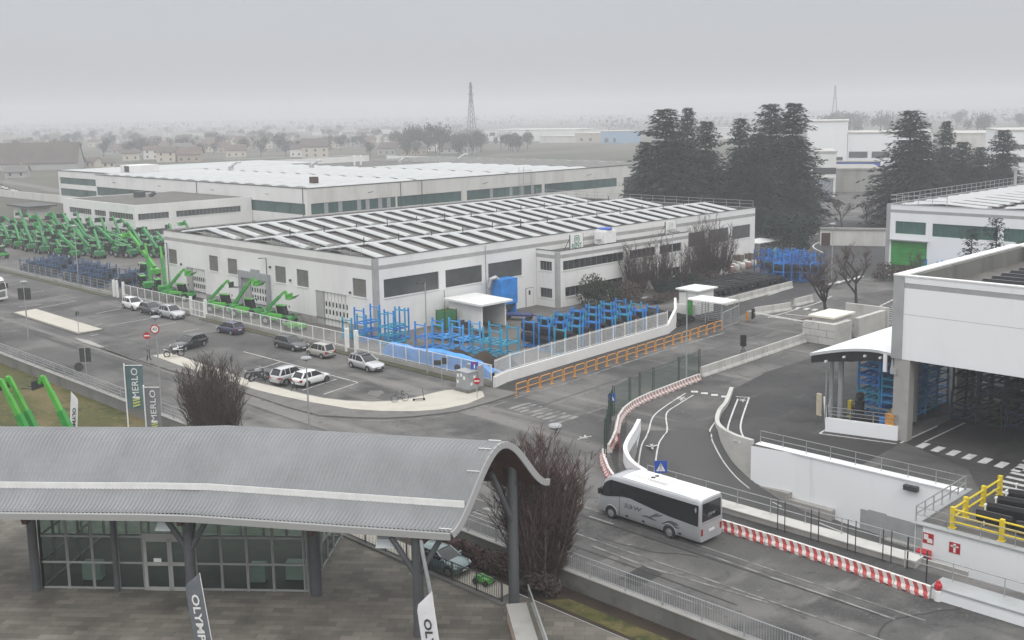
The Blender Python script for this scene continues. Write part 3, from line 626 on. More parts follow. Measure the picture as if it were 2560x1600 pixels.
for a, b, c, d in UPW: add_window(off, 'y', AY0, a, b, c, d, 'window_dark', bars=int((b-a)/1.2), frame='frame_dim')
for a, b, c, d in LOW: add_window(off, 'y', AY0, a, b, c, d, 'window_dark', bars=int((b-a)/1.2), frame='frame_dim')
for a, b, c, d in SD: add_window(off, 'x', AX0, a, b, c, d, 'window_dark', bars=3, frame='frame_dim')
dr = MB().box(102.6, Y0-.08, 0, 103.9, Y0-.01, 2.5, 0).box(102.55, Y0-.06, 0, 102.6, Y0-.005, 2.55, 1).box(103.9, Y0-.06, 0, 103.95, Y0-.005, 2.55, 1).box(102.6, Y0-.06, 2.5, 103.9, Y0-.005, 2.55, 1).box(103.05, Y0-.09, 1.6, 103.4, Y0-.08, 2.2, 1)
part(hall, 'side_door', dr, [MT['white_wall'], MT['black']])
def roof_sign(x0, x1, body, label, col, logo):
    s_ = thing('roof_sign', label, 'sign', (x0, 97.6, AH-.25)); wd = x1-x0
    part(s_, 'panel', MB().box(0, 0, .15, wd, .12, 2.1), MT['white_paint'])
    part(s_, 'bracing', MB().bar((.2, .15, 1.8), (.2, 1.3, 0), .06).bar((wd-.2, .15, 1.8), (wd-.2, 1.3, 0), .06).box(-.05, -.01, .1, 0, .14, 2.15).box(wd, -.01, .1, wd+.05, .14, 2.15), MT['dark_steel'])
    t = MB(); text_mesh(t, body, .86, frame_m((wd/2, -.004, .55), (1, 0, 0), (0, 0, 1)), sx=.98 if len(body) < 5 else .78, bold=.012)
    part(s_, 'lettering', t, MT[col])
    if logo:
        l_ = MB(); cx, cz = wd/2, 1.45
        for r0 in (.52,):
            pts = [(cx+r0*.95*math.copysign(abs(math.cos(t_))**.7, math.cos(t_)), -.012, cz+r0*math.copysign(abs(math.sin(t_))**.7, math.sin(t_))) for t_ in [2*math.pi*j/20 for j in range(20)]]
            l_.path(pts, .045, 5, closed=True)
        for dx in (-.22, 0, .22): l_.bar((cx+dx-.05, -.012, cz-.25), (cx+dx+.07, -.012, cz+.28), .09, .02)
        l_.bar((cx-.3, -.012, cz+.2), (cx+.3, -.012, cz+.25), .07, .02)
        part(s_, 'emblem', l_, MT[logo])
    return s_
MT['sign_green'] = mat('sign_green', (.01, .16, .11), .5); MT['sign_pale'] = mat('sign_pale', (.55, .57, .56), .5)
roof_sign(108.6, 111.25, 'RENT', 'white rooftop sign reading RENT with a green round emblem', 'sign_green', 'sign_green')
roof_sign(129.9, 132.5, 'CINGO', 'white rooftop sign with dark lettering behind the tall bare tree', 'dark_steel', 'sign_pale')
ac = thing('cooling_unit', 'square white rooftop cooling unit with a blue lid between the two roof signs', 'machine', (116.9, 98.4, AH-.25))
part(ac, 'casing', MB().box(-1.3, -.9, .1, 1.3, .9, 1.9).box(-1.15, -.75, 1.9, 1.15, .75, 2.15), MT['white_paint'])
part(ac, 'lid', MB().lathe([(1.0, 2.15), (1.0, 2.3), (.9, 2.38), (.3, 2.4)], 16), MT['sign_blue']); part(ac, 'duct', MB().box(-2.0, -.3, .7, -1.3, .1, .9).box(1.3, -.3, .5, 2.2, .1, .7), MT['steel'])

# ---------------------------------------------------------------- big hall behind
bh = thing('rear_factory', 'huge pale factory hall with dark green window band behind the middle hall', 'building')
BX0, BX1, BY0, BY1, BH = 134.0, 262.0, 196.8, 301.0, 10.3
w = MB()
windowed_wall(w, 'x', BX0, BY0, BY1, 0, BH, [(197.6, 300.6, 4.55, 7.0)]+[(a, b, .4, 2.15) for a, b in ((198, 211), (212, 223.5), (224.7, 235.8), (237.4, 248.7), (250.5, 261), (262, 273), (274, 285), (286, 297))], reveal=.3)
windowed_wall(w, 'y', BY0, BX0, BX1, 0, BH, [(a, b, 4.6, 7.0) for a, b in ((135.0, 158.5), (159.0, 179.2), (181.0, 208), (209, 239))]+[(242, 258, .5, 7.0)], m=1, reveal=.3)
w.poly([(BX1, BY0, 0), (BX1, 330, 0), (BX1, 330, BH), (BX1, BY0, BH)]); w.poly([(BX0, BY1, 0), (140, BY1, 0), (140, BY1, BH), (BX0, BY1, BH)])
windowed_wall(w, 'x', 140, BY1, 341, 0, BH-.2, [(302, 340, 6.2, 8.2), (302, 340, 2.5, 4.8)], reveal=.3); w.poly([(140, 341, 0), (BX1, 341, 0), (BX1, 341, BH-.2), (140, 341, BH-.2)])
part(bh, 'wall', w, [MT['white_wall'], MT['dirty_white']])
part(bh, 'coping', MB().box(BX0-.1, BY0-.1, BH, BX1, BY0+.25, BH+.15).box(BX0-.1, BY0+.25, BH, BX0+.25, BY1, BH+.15).box(139.9, BY1, BH-.2, 140.2, 341, BH-.02), MT['dark_steel'])
add_window(bh, 'x', BX0, 197.6, 300.6, 4.55, 7.0, 'window_green', d=.25, bars=16, frame='dark_steel', sill=False)
for a, b in ((198, 211), (212, 223.5), (224.7, 235.8), (237.4, 248.7), (250.5, 261), (262, 273), (274, 285), (286, 297)): add_window(bh, 'x', BX0, a, b, .4, 2.15, 'window_green', d=.25, bars=3, frame='dark_steel', sill=False)
for a, b in ((135.0, 158.5), (159.0, 179.2), (181.0, 208), (209, 239)): add_window(bh, 'y', BY0, a, b, 4.6, 7.0, 'window_green', d=.25, bars=int((b-a)/3), frame='dark_steel', sill=False)
add_window(bh, 'y', BY0, 242, 258, .5, 7.0, 'window_dark', d=.28, bars=4, hbars=9, frame='dirty_white', sill=False, name='louvre')
for z0, z1 in ((6.2, 8.2), (2.5, 4.8)): add_window(bh, 'x', 140, 302, 340, z0, z1, 'window_green', d=.25, bars=5, frame='dark_steel', sill=False)
for k, x in enumerate((138.5, 142.3, 147.5, 149.9, 153.5, 156.0, 189, 196, 200, 204)):     # pale half open shutters inside the band
    part(bh, 'louvre_panel', MB().box(x, BY0+.14, 4.7, x+1.1, BY0+.2, 6.9).box(x+.1, BY0+.1, 5.3, x+1, BY0+.14, 5.4).box(x+.1, BY0+.1, 6, x+1, BY0+.14, 6.1), MT['grey_paint'])
w = MB(); n = 15
ylen = (BY1-BY0-1)/n
for k in range(n):
    a = BY0+.5+k*ylen; b = a+ylen
    w.poly([(BX0+.3, a, BH-.25), (BX1, a, BH-.25), (BX1, b, BH-.25), (BX0+.3, b, BH-.25)], 0)
part(bh, 'roof', w, MT['roof_felt'])
smw = MB(); rows = []
for i in range(9):
    t = math.pi*i/8; rows.append([(0, ylen*.42*math.cos(t), .6*math.sin(t)), (30.0, ylen*.42*math.cos(t), .6*math.sin(t))])
smw.surf(rows); smw.poly([r[0] for r in rows]); smw.poly([r[1] for r in rows][::-1]); sm = smw.mesh('skylight', [MT['skylight']], smooth=50)
for k in range(n):
    for j in range(3 if k < 9 else 2):
        o = bpy.data.objects.new('skylight', sm); COL.objects.link(o); o.parent = bh; o.location = (BX0+1.2+j*31.2, BY0+.5+(k+.5)*ylen, BH-.2)
    part(bh, 'roof_edge', MB().box(BX0+95.5, BY0+.5+(k+.5)*ylen-.3, BH-.2, BX1-2, BY0+.5+(k+.5)*ylen+.3, BH+.35), MT['grey_band'])
w = MB().box(140.5, BY1+3, BH-.6, BX0+78, BY1+39, BH+.1)
part(bh, 'far_roof', w, MT['skylight'])
part(bh, 'penthouse', MB().box(143, 296, BH-.2, 151, 304, BH+2.3, 0).box(142.98, 298.5, BH+.3, 143, 301.5, BH+2.1, 1), [MT['white_wall'], MT['window_dark']])
part(bh, 'chimney', MB().box(142.5, 206.5, BH+.3, 144, 208, BH+1.8), MT['wood_red'])
for x, y in ((168, 285), (186, 270), (214, 263), (236, 260)): part(bh, 'extractor_fan', MB().tube((x, y, BH-.2), (x, y, BH+1.2), .8).tube((x, y, BH+1.2), (x+1.5, y-1, BH+2.4), .35).tube((x+1.5, y-1, BH+2.4), (x+2.5, y-1.6, BH+2.4), .3), MT['steel'])
for x in (205.5, 208): part(bh, 'flue', MB().tube((x, 275, BH), (x, 275, BH+2.6), .3).lathe([(.6, 2.6), (.6, 2.8), (.1, 3)], 8, (x, 275, BH)), MT['white_paint'])
part(bh, 'ladder_frame', MB().bar((198.5, BY0-.9, 2), (198.5, BY0-.9, 12), .09).bar((200.2, BY0-.9, 2), (200.2, BY0-.9, 12), .09).bar((203, BY0-.9, 2), (203, BY0-.9, 11), .09).bar((198.5, BY0-.9, 11), (203, BY0-.9, 11), .09).bar((198.5, BY0-.9, 7.5), (203, BY0-.9, 7.5), .09), MT['steel'])
for x in (150.5, 186.5, 226): part(bh, 'wall_lamp', MB().bar((x, BY0-.02, 8.4), (x+.6, BY0-1.2, 8.7), .12), MT['dark_steel'])
for y in (288.7, 262.7, 236, 212): part(bh, 'wall_lamp', MB().bar((BX0-.02, y, 8.5), (BX0-1.1, y-.5, 8.7), .12), MT['dark_steel'])
for y in (244, 198.2): part(bh, 'downpipe', MB().tube((BX0-.1, y, 0), (BX0-.1, y, BH), .08), MT['dark_steel'])
for x in (166.5, 160): part(bh, 'downpipe', MB().tube((x, BY0-.1, 4), (x, BY0-.1, BH), .07), MT['dark_steel'])

# low office block in front of it
ob = thing('office_block', 'white two storey flat roofed office block beyond the green machines', 'building')
OX0, OX1, OY0, OY1, OH = 105.5, 133.9, 219.0, 255.5, 7.6
w = MB(); OW = [(219.9, 231.5, 4.5, 5.8), (233, 238.8, 4.5, 5.8), (240.4, 252.2, 4.5, 5.8)]; OL = [(220, 231, 1, 2.3), (233, 239, 1, 2.3), (241, 252, 1, 2.3)]
windowed_wall(w, 'x', OX0, OY0, OY1, 0, OH, OW+OL); windowed_wall(w, 'y', OY0, OX0, OX1, 0, OH, [(106.2, 113.3, 4.45, 5.8), (115, 131, 4.45, 5.8), (106.2, 113.3, 1, 2.3)])
w.poly([(OX1, OY1, 0), (OX0, OY1, 0), (OX0, OY1, OH), (OX1, OY1, OH)]); w.box(OX0, OY0, OH, OX1, OY0+.3, OH+.1).box(OX0, OY0+.3, OH, OX0+.3, OY1, OH+.1)
part(ob, 'wall', w, MT['white_wall']); part(ob, 'roof', MB().box(OX0+.3, OY0+.3, OH-.5, OX1, OY1, OH-.15), MT['roof_felt'])
for a, b, c, d in OW+OL: add_window(ob, 'x', OX0, a, b, c, d, 'window_grey', bars=int((b-a)/1.3))
for a, b, c, d in ((106.2, 113.3, 4.45, 5.8), (115, 131, 4.45, 5.8), (106.2, 113.3, 1, 2.3)): add_window(ob, 'y', OY0, a, b, c, d, 'window_grey', bars=int((b-a)/1.0))
part(ob, 'roof_vent', MB().box(118, 243, OH-.15, 120, 245, OH+1.2).tube((121, 243, OH-.1), (122.2, 242.4, OH+.9), .5), MT['dark_steel'])

# ---------------------------------------------------------------- hall with the green door
gh = thing('green_door_hall', 'white hall with green tinted windows and large green shutter door on the right', 'building')
GX0, GX1, GY0, GY1, GH = 158.5, 222.0, 20.0, 76.8, 11.0
w = MB(); GW = [(70.6, 75.4, 6.6, 8.5), (59.95, 69.6, 6.5, 8.45), (48, 59.2, 6.5, 8.4), (36, 47, 6.5, 8.4)]
windowed_wall(w, 'x', GX0, GY0, GY1, 0, GH, GW+[(70.3, 76.0, 0, 5.5)]); w.poly([(GX0, GY1, 0), (GX1, GY1, 0), (GX1, GY1, GH), (GX0, GY1, GH)])
part(gh, 'wall', w, MT['white_fresh'])
part(gh, 'painted_band', MB().box(GX0-.012, GY0, 9.8, GX0, GY1-.5, 10.25), MT['grey_band_cool']); part(gh, 'corner_pilaster', MB().box(GX0-.06, GY1-.55, 0, GX0+.4, GY1+.06, GH), MT['grey_band_cool'])
for a, b, c, d in GW: add_window(gh, 'x', GX0, a, b, c, d, 'window_green', bars=int((b-a)/1.25), frame='green_dull', sill=False)
gd = MB()
for k in range(10): gd.box(GX0+.15-.01*(k % 2), 70.32, .02+k*.548, GX0+.2, 75.98, .02+(k+1)*.548-.012)
o = part(gh, 'shutter_door', gd, MT['green'])
for y in (74.3, 72.7, 71.1): MB().box(GX0+.12, y-.55, 1.25, GX0+.145, y+.55, 1.8).build('door_window', MT['wood_red'], o)
part(gh, 'canopy', MB().box(GX0-.5, 70.1, 5.55, GX0-.01, 76.2, 5.7), MT['grey_paint'])
part(gh, 'roof', MB().box(GX0+.3, GY0, GH-.6, GX1, GY1-.3, GH-.45), MT['roof_felt'])
part(gh, 'coping', MB().box(GX0-.05, GY0, GH, GX0+.3, GY1, GH+.08).box(GX0+.3, GY1-.3, GH, GX1, GY1+.03, GH+.08), MT['grey_band_cool'])
sm = skylight_mesh(13, 2.2, .4)
for k in range(14):
    for y in (62.5, 47.5):
        o = bpy.data.objects.new('skylight', sm); COL.objects.link(o); o.parent = gh; o.location = (161.5+k*4.2+(1.5 if y < 50 else 0), y, GH-.4)
roof_rail(gh, [(GX0+.6, GY1-9, GH+.08), (GX0+.6, GY1-.2, GH+.08), (GX1, GY1-.2, GH+.08), (GX1, GY1-12, GH+.08)], 1.3, 2.0, r=.035)
part(gh, 'flue', MB().tube((205, 75, GH-.4), (205, 75, GH+3.1), .3).lathe([(.45, 3.1), (.45, 3.5), (.3, 3.6)], 10, (205, 75, GH)), MT['steel'])

# ---------------------------------------------------------------- white clad open sided hall at the right edge
wh = thing('open_hall', 'tall white panelled hall standing on concrete columns open below at the right edge', 'building')
WX, WY, WZ0, WZ1 = 79.2, 37.6, 6.54, 13.05
part(wh, 'cladding', MB().box(WX, -12, WZ0, WX+.3, WY-.85, 12.14, 0).box(WX, -12, 12.54, WX+.3, WY-.85, WZ1, 0).box(WX+.02, -12, 12.14, WX+.3, WY-.85, 12.54, 1).box(WX-.004, -12, 10.08, WX, WY-.85, 10.11, 2), [MT['white_fresh'], MT['grey_band_cool'], MT['grey_paint']])
part(wh, 'corner_pier', MB().box(WX-.08, WY-.85, WZ0, WX+.45, WY, WZ1).box(WX+.45, WY-.55, WZ0+.6, WX+.9, WY-.02, WZ1-.03), MT['grey_band_cool'])
part(wh, 'side_wall', MB().box(WX+.9, WY-.4, WZ0, 128, WY-.1, WZ1-.02), MT['white_fresh'])
part(wh, 'parapet', MB().box(WX+.3, WY-.85-.3, 11.6, 103, WY-.4, WZ1-.04, 0).box(WX-.06, -12, WZ1, WX+.42, WY-.86, WZ1+.1, 1).box(WX-.12, WY-.86, WZ1, 103, WY+.03, WZ1+.12, 1).box(102.7, -12, 11.6, 103, WY-1.15, WZ1-.04, 0).box(102.6, -12, WZ1-.04, 103.1, WY-.86, WZ1+.1, 1), [MT['concrete_dark'], MT['white_paint']])
part(wh, 'roof', MB().box(WX+.3, -12, 11.3, 102.7, WY-1.15, 11.7), MT['roof_felt'])
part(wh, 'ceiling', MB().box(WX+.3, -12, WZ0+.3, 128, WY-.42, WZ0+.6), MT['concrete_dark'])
for x, y in ((WX, WY-1.5), (WX, 14.0), (WX+12, WY-1.5), (WX+12, 14), (WX+24, WY-1.5), (WX+24, 14), (WX+24, 26)):
    part(wh, 'column', MB().box(x+.02, y, 0, x+.95, y+1.25, WZ0+.3), MT['concrete'])
part(wh, 'corbel', MB().box(WX-.1, WY-.5, 5.25, WX+.7, WY+.02, 5.75).ext([(WX-.08, WY-.24, 5.75), (WX-.08, WY, 5.75), (WX-.08, WY-.1, WZ0)], (.4, 0, 0)), MT['grey_band_cool'])
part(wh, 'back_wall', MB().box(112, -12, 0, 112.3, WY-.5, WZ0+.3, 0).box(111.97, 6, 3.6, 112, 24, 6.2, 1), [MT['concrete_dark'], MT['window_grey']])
for k in range(9):
    y1 = 33.2; x = 84.2+k*1.9
    s_ = MB()
    for j in range(12): s_.hexa([(x, y1-2.6*(j+1)+.06, 11.95), (x+1.15, y1-2.6*(j+1)+.06, 12.45), (x+1.15, y1-2.6*j, 12.45), (x, y1-2.6*j, 11.95), (x-.02, y1-2.6*(j+1)+.06, 12.0), (x+1.13, y1-2.6*(j+1)+.06, 12.5), (x+1.13, y1-2.6*j, 12.5), (x-.02, y1-2.6*j, 12.0)], 0)
    for j in range(7): s_.bar((x+1.1, y1-.4-4.4*j, 11.7), (x+1.1, y1-.4-4.4*j, 12.45), .06, m=1); s_.bar((x+.05, y1-.4-4.4*j, 11.7), (x+.05, y1-.4-4.4*j, 12.0), .06, m=1)
    s_.bar((x+1.17, y1, 12.47), (x+1.17, y1-31, 12.47), .07, m=1)
    t = thing('solar_array', 'rows of dark solar panels on the roof behind the concrete parapet', 'solar panel', group='solar panel rows on the open hall roof')
    s_.build('panel', [MT['solar'], MT['steel']], t)
# ================================================================ RETAINING WALLS, RAILINGS, FENCES
def wall_run(mb, pts, z0, z1, th, m=0, side=1):
    """vertical wall of thickness th along a polyline; z0 and z1 may be lists"""
    n = len(pts); P = [Vector((p[0], p[1], 0)) for p in pts]
    a0 = z0 if isinstance(z0, list) else [z0]*n; a1 = z1 if isinstance(z1, list) else [z1]*n
    rows = [[], [], [], []]
    for i, p in enumerate(P):
        d = P[min(i+1, n-1)]-P[max(i-1, 0)]; nn = Vector((-d.y, d.x, 0)).normalized()*th*side; e = p+nn
        rows[0].append((p.x, p.y, a0[i])); rows[1].append((p.x, p.y, a1[i])); rows[2].append((e.x, e.y, a1[i])); rows[3].append((e.x, e.y, a0[i]))
    mb.surf([rows[0], rows[1], rows[2], rows[3]], m)
    for i in (0, n-1): mb.poly([rows[k][i] for k in range(4)], m)
    return mb
rw = thing('retaining_wall', 'tall white retaining wall with concrete plinth beside the sunken lane', 'wall')
mb = MB(); wall_run(mb, [(71.0, 28.35), (71.0, 33), (71.0, 41), (70.5, 44.6)], -5.3, -.03, .4, side=-1); part(rw, 'white_face', mb, MT['white_fresh'])
mb = MB(); wall_run(mb, smooth_pts([(70.5, 44.6, 0), (70.9, 46.6, 0), (72.0, 48.6, 0), (73.6, 50.1, 0), (76.2, 51.6, 0), (78.8, 52.7, 0), (83.3, 55.1, 0)], 5), -4.0, .4, .35, side=-1); part(rw, 'curved_end', mb, MT['concrete_light'], smooth=40)
mb = MB().box(70.45, 44.62, -4.6, 70.98, 41.2, -3.1).box(70.4, 37.6, -4.8, 70.98, 41.19, -3.55).box(70.35, 28.4, -5.2, 70.98, 33.4, -4.55); part(rw, 'plinth', mb, MT['concrete'])
part(rw, 'grey_dado', MB().box(70.985, 28.36, -5.1, 70.995, 35.6, -3.0).box(70.97, 33.6, -3.6, 70.985, 35.0, -2.9), MT['grey_band_cool'])
part(rw, 'coping', MB().box(70.9, 28.1, -.03, 71.75, 44.5, .05), MT['white_fresh'])
part(rw, 'wall_lamp', MB().box(70.6, 31.3, -.65, 70.98, 32.3, -.3), MT['dark_steel'])
part(rw, 'drain_pipe', MB().tube((70.9, 42.6, -3.1), (70.9, 42.6, -.9), .04), MT['steel'])
roof_rail(rw, [(71.35, 44.3, .05), (71.35, 28.3, .05)], 1.0, 2.1, r=.022)
fw = thing('terrace_wall', 'white terrace wall with fire signs above a grey louvred base', 'wall')
part(fw, 'white_face', MB().box(63.5, -10, -2.45, 63.9, 27.65, 0).box(63.5, 27.65, -5.1, 63.92, 28.1, 0, 1).box(63.9, 28.05, -5.1, 71.3, 28.35, 0), [MT['white_fresh'], MT['grey_band_cool']])
part(fw, 'grey_base', MB().box(63.55, -10, -5.3, 63.88, 27.65, -2.45), MT['grey_band_cool'])
mb = MB()
for k in range(7): mb.box(63.46, 25.4, -4.6+k*.17, 63.5, 27.4, -4.52+k*.17)
for k in range(4): mb.box(63.46, 24.6, -2.62+.0-k*.12-.05, 63.5, 27.5, -2.62-k*.12)
part(fw, 'louvre', mb, MT['dark_steel'])
part(fw, 'coping', MB().box(63.4, -10, .003, 63.98, 28.4, .09).box(63.98, 27.98, .003, 71.9, 28.42, .09), MT['grey_band_cool'])
roof_rail(fw, [(63.7, -6, .09), (63.7, 28.2, .09)], 1.0, 2.0, r=.02); roof_rail(fw, [(63.8, 28.25, .09), (71.4, 28.25, .09)], 1.0, 1.35, r=.03)
def fire_sign(y, z, label, kind):
    s_ = thing('fire_sign', label, 'sign', (63.49, y, z))
    part(s_, 'plate', MB().box(-.012, -.34, -.34, .005, .34, .34), MT['red'])
    t = MB()
    if kind == 0: t.box(-.02, -.28, -.26, -.013, .06, -.06).box(-.02, .0, -.1, -.013, .28, .26).box(-.02, -.24, -.06, -.013, .0, .02)
    else: t.box(-.02, -.07, -.28, -.013, .07, .2).box(-.02, -.24, .06, -.013, .24, .15).box(-.02, -.09, .2, -.013, .09, .27)
    part(s_, 'symbol', t, MT['white_paint'])
fire_sign(27.28, -.72, 'red and white fire hose sign on the terrace wall nearest its corner', 0); fire_sign(25.62, -.88, 'red sign with white hydrant symbol on the terrace wall', 1)
hb = thing('fire_hose_box', 'red fire hose box hanging on the terrace wall under the signs', 'fire box', (63.2, 27.45, -1.95))
part(hb, 'case', MB().box(-.1, -.42, -.42, .28, .42, .36).ext([(-.1, -.42, .36), (.28, -.42, .36), (.28, -.42, .5)], (0, .84, 0)), MT['red']); part(hb, 'glass_front', MB().box(-.115, -.24, -.3, -.102, .24, .2), MT['window_dark'])

pk = thing('lane_parapet', 'low grey concrete parapet with steel handrail along the sunken lane', 'wall')
part(pk, 'concrete_body', MB().box(57.0, 25.2, -.3, 57.95, 45.0, .36).box(57.95, 22.6, -5.2, 58.1, 45.0, .30), MT['concrete'])
part(pk, 'top_slab', MB().box(56.95, 25.2, .36, 58.12, 45.05, .43), MT['concrete_light'])
roof_rail(pk, [(57.95, 25.3, .43), (57.95, 45, .43)], 1.0, 2.4, r=.022)
pk2 = thing('ramp_kerb_wall', 'low pale concrete wall with handrail at the bottom right corner of the street', 'wall')
part(pk2, 'concrete_body', MB().box(54.0, -10, -.3, 55.35, 22.9, .62), MT['white_fresh']); part(pk2, 'top_slab', MB().box(53.95, -10, .62, 55.45, 22.95, .72), MT['grey_band_cool'])
roof_rail(pk2, [(55.25, -10, .72), (55.25, 25.0, .72)], 1.0, 2.6, r=.022)
sw = thing('ramp_wall', 'short white concrete wall curving beside the ramp lane', 'wall')
mb = MB(); wall_run(mb, smooth_pts([(67.8, 53.35, 0), (65.6, 52.05, 0), (63.2, 50.75, 0), (61.2, 49.45, 0), (59.6, 47.8, 0), (58.7, 46.4, 0), (58.15, 45.1, 0)], 4), -4.2, 1.0, .3, side=-1); part(sw, 'concrete_body', mb, MT['white_fresh'], smooth=40)

# street wall with steel fence (left of the street)
st = thing('street_fence_wall', 'long low concrete wall with thin steel fence along the near side of the street', 'fence')
part(st, 'concrete_base', MB().box(43.0, -10, -1.0, 43.35, 205, .22), MT['concrete_dark']); part(st, 'coping', MB().box(42.95, -10, .22, 43.4, 205, .28), MT['concrete'])
mb = MB(); bars = MB()
for k in range(86):
    y = -10+k*2.5; mb.bar((43.15, y, .28), (43.15, y, 1.38), .06)
    if y < 62:
        for j in range(1, 16): bars.bar((43.15, y+j*.156, .4), (43.15, y+j*.156, 1.32), .02)
mb.bar((43.15, -10, 1.36), (43.15, 205, 1.36), .05); mb.bar((43.15, -10, .42), (43.15, 205, .42), .05)
for z in (.7, .98): bars.bar((43.15, 64, z), (43.15, 205, z), .025)
part(st, 'rails', mb, MT['grey_paint']); part(st, 'bars', bars, MT['grey_paint'])
pf = thing('plaza_fence', 'grey bar fence at the edge of the stone plaza under the canopy', 'fence')
mb = MB(); bars = MB()
for k in range(8):
    y = 40.4+k*2.05; mb.bar((39.1, y, ZP), (39.1, y, ZP+1.25), .07)
    if k < 7:
        for j in range(1, 14): bars.bar((39.1, y+j*.146, ZP+.2), (39.1, y+j*.146, ZP+1.2), .022)
mb.bar((39.1, 40.4, ZP+1.22), (39.1, 54.75, ZP+1.22), .05); mb.bar((39.1, 40.4, ZP+.2), (39.1, 54.75, ZP+.2), .05)
part(pf, 'rails', mb, MT['dark_steel']); part(pf, 'bars', bars, MT['dark_steel']); part(pf, 'base_kerb', MB().box(38.85, 40.2, ZP-.1, 39.2, 54.8, ZP+.12), MT['concrete_dark'])

# yard fence (white rails) along the car park
yf = thing('yard_fence', 'long white rail and mesh fence between the car park and the factory yard', 'fence')
mesh_mat = glassy('fence_mesh', (.62, .64, .62), .0, rough=.6)
part(yf, 'concrete_base', MB().box(69.65, 72.9, 0, 69.9, 126.6, .55).box(69.65, 130.5, 0, 69.9, 150, .55).box(69.65, 154, 0, 69.9, 260, .55), MT['concrete'])
mb = MB(); mm = MB(); bars = MB()
y = 74.0
segs = [(73.0, 94.3), (96.0, 126.6), (130.6, 150.0)]
for a, b in segs:
    n = round((b-a)/2.15)
    for k in range(n+1): yy = a+(b-a)*k/n; mb.bar((69.78, yy, .55), (69.78, yy, 2.15), .07)
    mb.bar((69.78, a, 2.12), (69.78, b, 2.12), .06); mb.bar((69.78, a, .68), (69.78, b, .68), .05)
    j = a; bars = MB()
    while j < b: bars.bar((69.78, j, .68), (69.78, j, 2.12), .018); j += .13 if a < 90 else .22
    part(yf, 'bars', bars, MT['white_paint'])
for yy in (94.3, 96.0): mb.bar((69.78, yy, 0), (69.78, yy, 2.7), .38)
for yy in (126.7, 130.5, 150.2, 153.3, 152.2): mb.bar((69.78, yy, 0), (69.78, yy, 2.5), .3)
part(yf, 'posts_and_rails', mb, MT['white_paint'])
gt = thing('sliding_gate', 'white framed sliding gate in the yard fence near the dark blue hatchback', 'gate')
mb = MB()
for z in (.15, .9, 2.1): mb.bar((69.6, 126.9, z), (69.6, 130.3, z), .08)
for k in range(4): mb.bar((69.6, 126.9+k*1.13, .1), (69.6, 126.9+k*1.13, 2.1), .08)
part(gt, 'frame', mb, MT['white_paint'])
mb = MB()
for k in range(24): mb.bar((69.6, 127.0+k*.14, .15), (69.6, 127.0+k*.14, 2.1), .015)
part(gt, 'infill', mb, MT['white_paint'])
gf = thing('mesh_fence', 'grey wire fence along the yard of stacked green machines at left', 'fence')
mb = MB(); bars = MB()
for k in range(44): yy = 154+k*2.4; mb.bar((69.78, yy, .55), (69.78, yy, 2.1), .06)
for z in (.75, 1.2, 1.65, 2.08): bars.bar((69.78, 154, z), (69.78, 258, z), .03)
for k in range(420): bars.bar((69.78, 154+k*.25, .6), (69.78, 154+k*.25, 2.08), .012)
part(gf, 'posts', mb, MT['grey_paint']); part(gf, 'wires', bars, MT['grey_paint'])
# white fence on the low wall facing the side street
sf = thing('gate_fence', 'white bar fence on a low white wall behind the orange railing', 'fence')
A_, B_ = Vector((72.7, 73.2, 0)), Vector((100.6, 75.1, 0))
mb = MB(); wall_run(mb, [(69.75, 72.4), (72.0, 73.1), A_[:2], B_[:2]], 0, 1.05, .3); part(sf, 'low_wall', mb, MT['white_wall'])
mb = MB(); bars = MB(); d = (B_-A_); n = 13; nrm = Vector((-d.y, d.x, 0)).normalized()*.15
for k in range(n+1):
    p = A_+d*(k/n)+nrm; mb.bar(p+Vector((0, 0, 1.05)), p+Vector((0, 0, 2.75)), .08)
for z in (1.2, 2.55): mb.bar(A_+nrm+Vector((0, 0, z)), B_+nrm+Vector((0, 0, z)), .05)
for k in range(int(d.length/.15)):
    p = A_+d*(k*.15/d.length)+nrm; bars.bar(p+Vector((0, 0, 1.15)), p+Vector((0, 0, 2.72)), .028)
p0 = Vector((69.8, 72.55, 0))
for k in range(18):
    p = p0.lerp(A_+nrm, k/18); bars.bar(p+Vector((0, 0, 1.05)), p+Vector((0, 0, 2.7)), .03)
mb.bar(p0+Vector((0, 0, 2.55)), A_+nrm+Vector((0, 0, 2.55)), .05); mb.bar(p0+Vector((0, 0, 1.2)), A_+nrm+Vector((0, 0, 1.2)), .05)
part(sf, 'posts_and_rails', mb, MT['white_paint']); part(sf, 'bars', bars, MT['white_paint'])
mb = MB(); wall_run(mb, [B_[:2], (104.2, 76.6), (109.6, 80.6)], 0, [1.05, 2.3, 2.5], .3)
wall_run(mb, [(109.6, 80.6), (110.8, 78.6)], 0, 1.7, .25)
part(sf, 'raised_wall', mb, MT['white_wall'])
# orange pedestrian railing: one thing per frame
O0, O1 = Vector((69.0, 68.9, 0)), Vector((107.0, 71.9, 0)); NO = 21
def orange_frame():
    ln = (O1-O0).length/NO-.22; mb = MB()
    mb.path([(0, 0, 0), (0, 0, 1.0), (.1, 0, 1.1), (ln-.1, 0, 1.1), (ln, 0, 1.0), (ln, 0, 0)], .045, 6); mb.bar((0, 0, .55), (ln, 0, .55), .06)
    mb.box(-.12, -.1, 0, .12, .1, .02).box(ln-.12, -.1, 0, ln+.12, .1, .02); return mb.mesh('orange_railing', [MT['orange']], smooth=40)
om = orange_frame(); rz = math.atan2((O1-O0).y, (O1-O0).x)
for k in range(NO):
    o = bpy.data.objects.new('orange_railing', om); COL.objects.link(o); p = O0.lerp(O1, k/NO); o.location = (p.x, p.y, .012); o.rotation_euler = (0, 0, rz)
    tag(o, 'orange tubular railing frame along the side street kerb below the white fence', 'railing', 'orange railing frames along the side street')

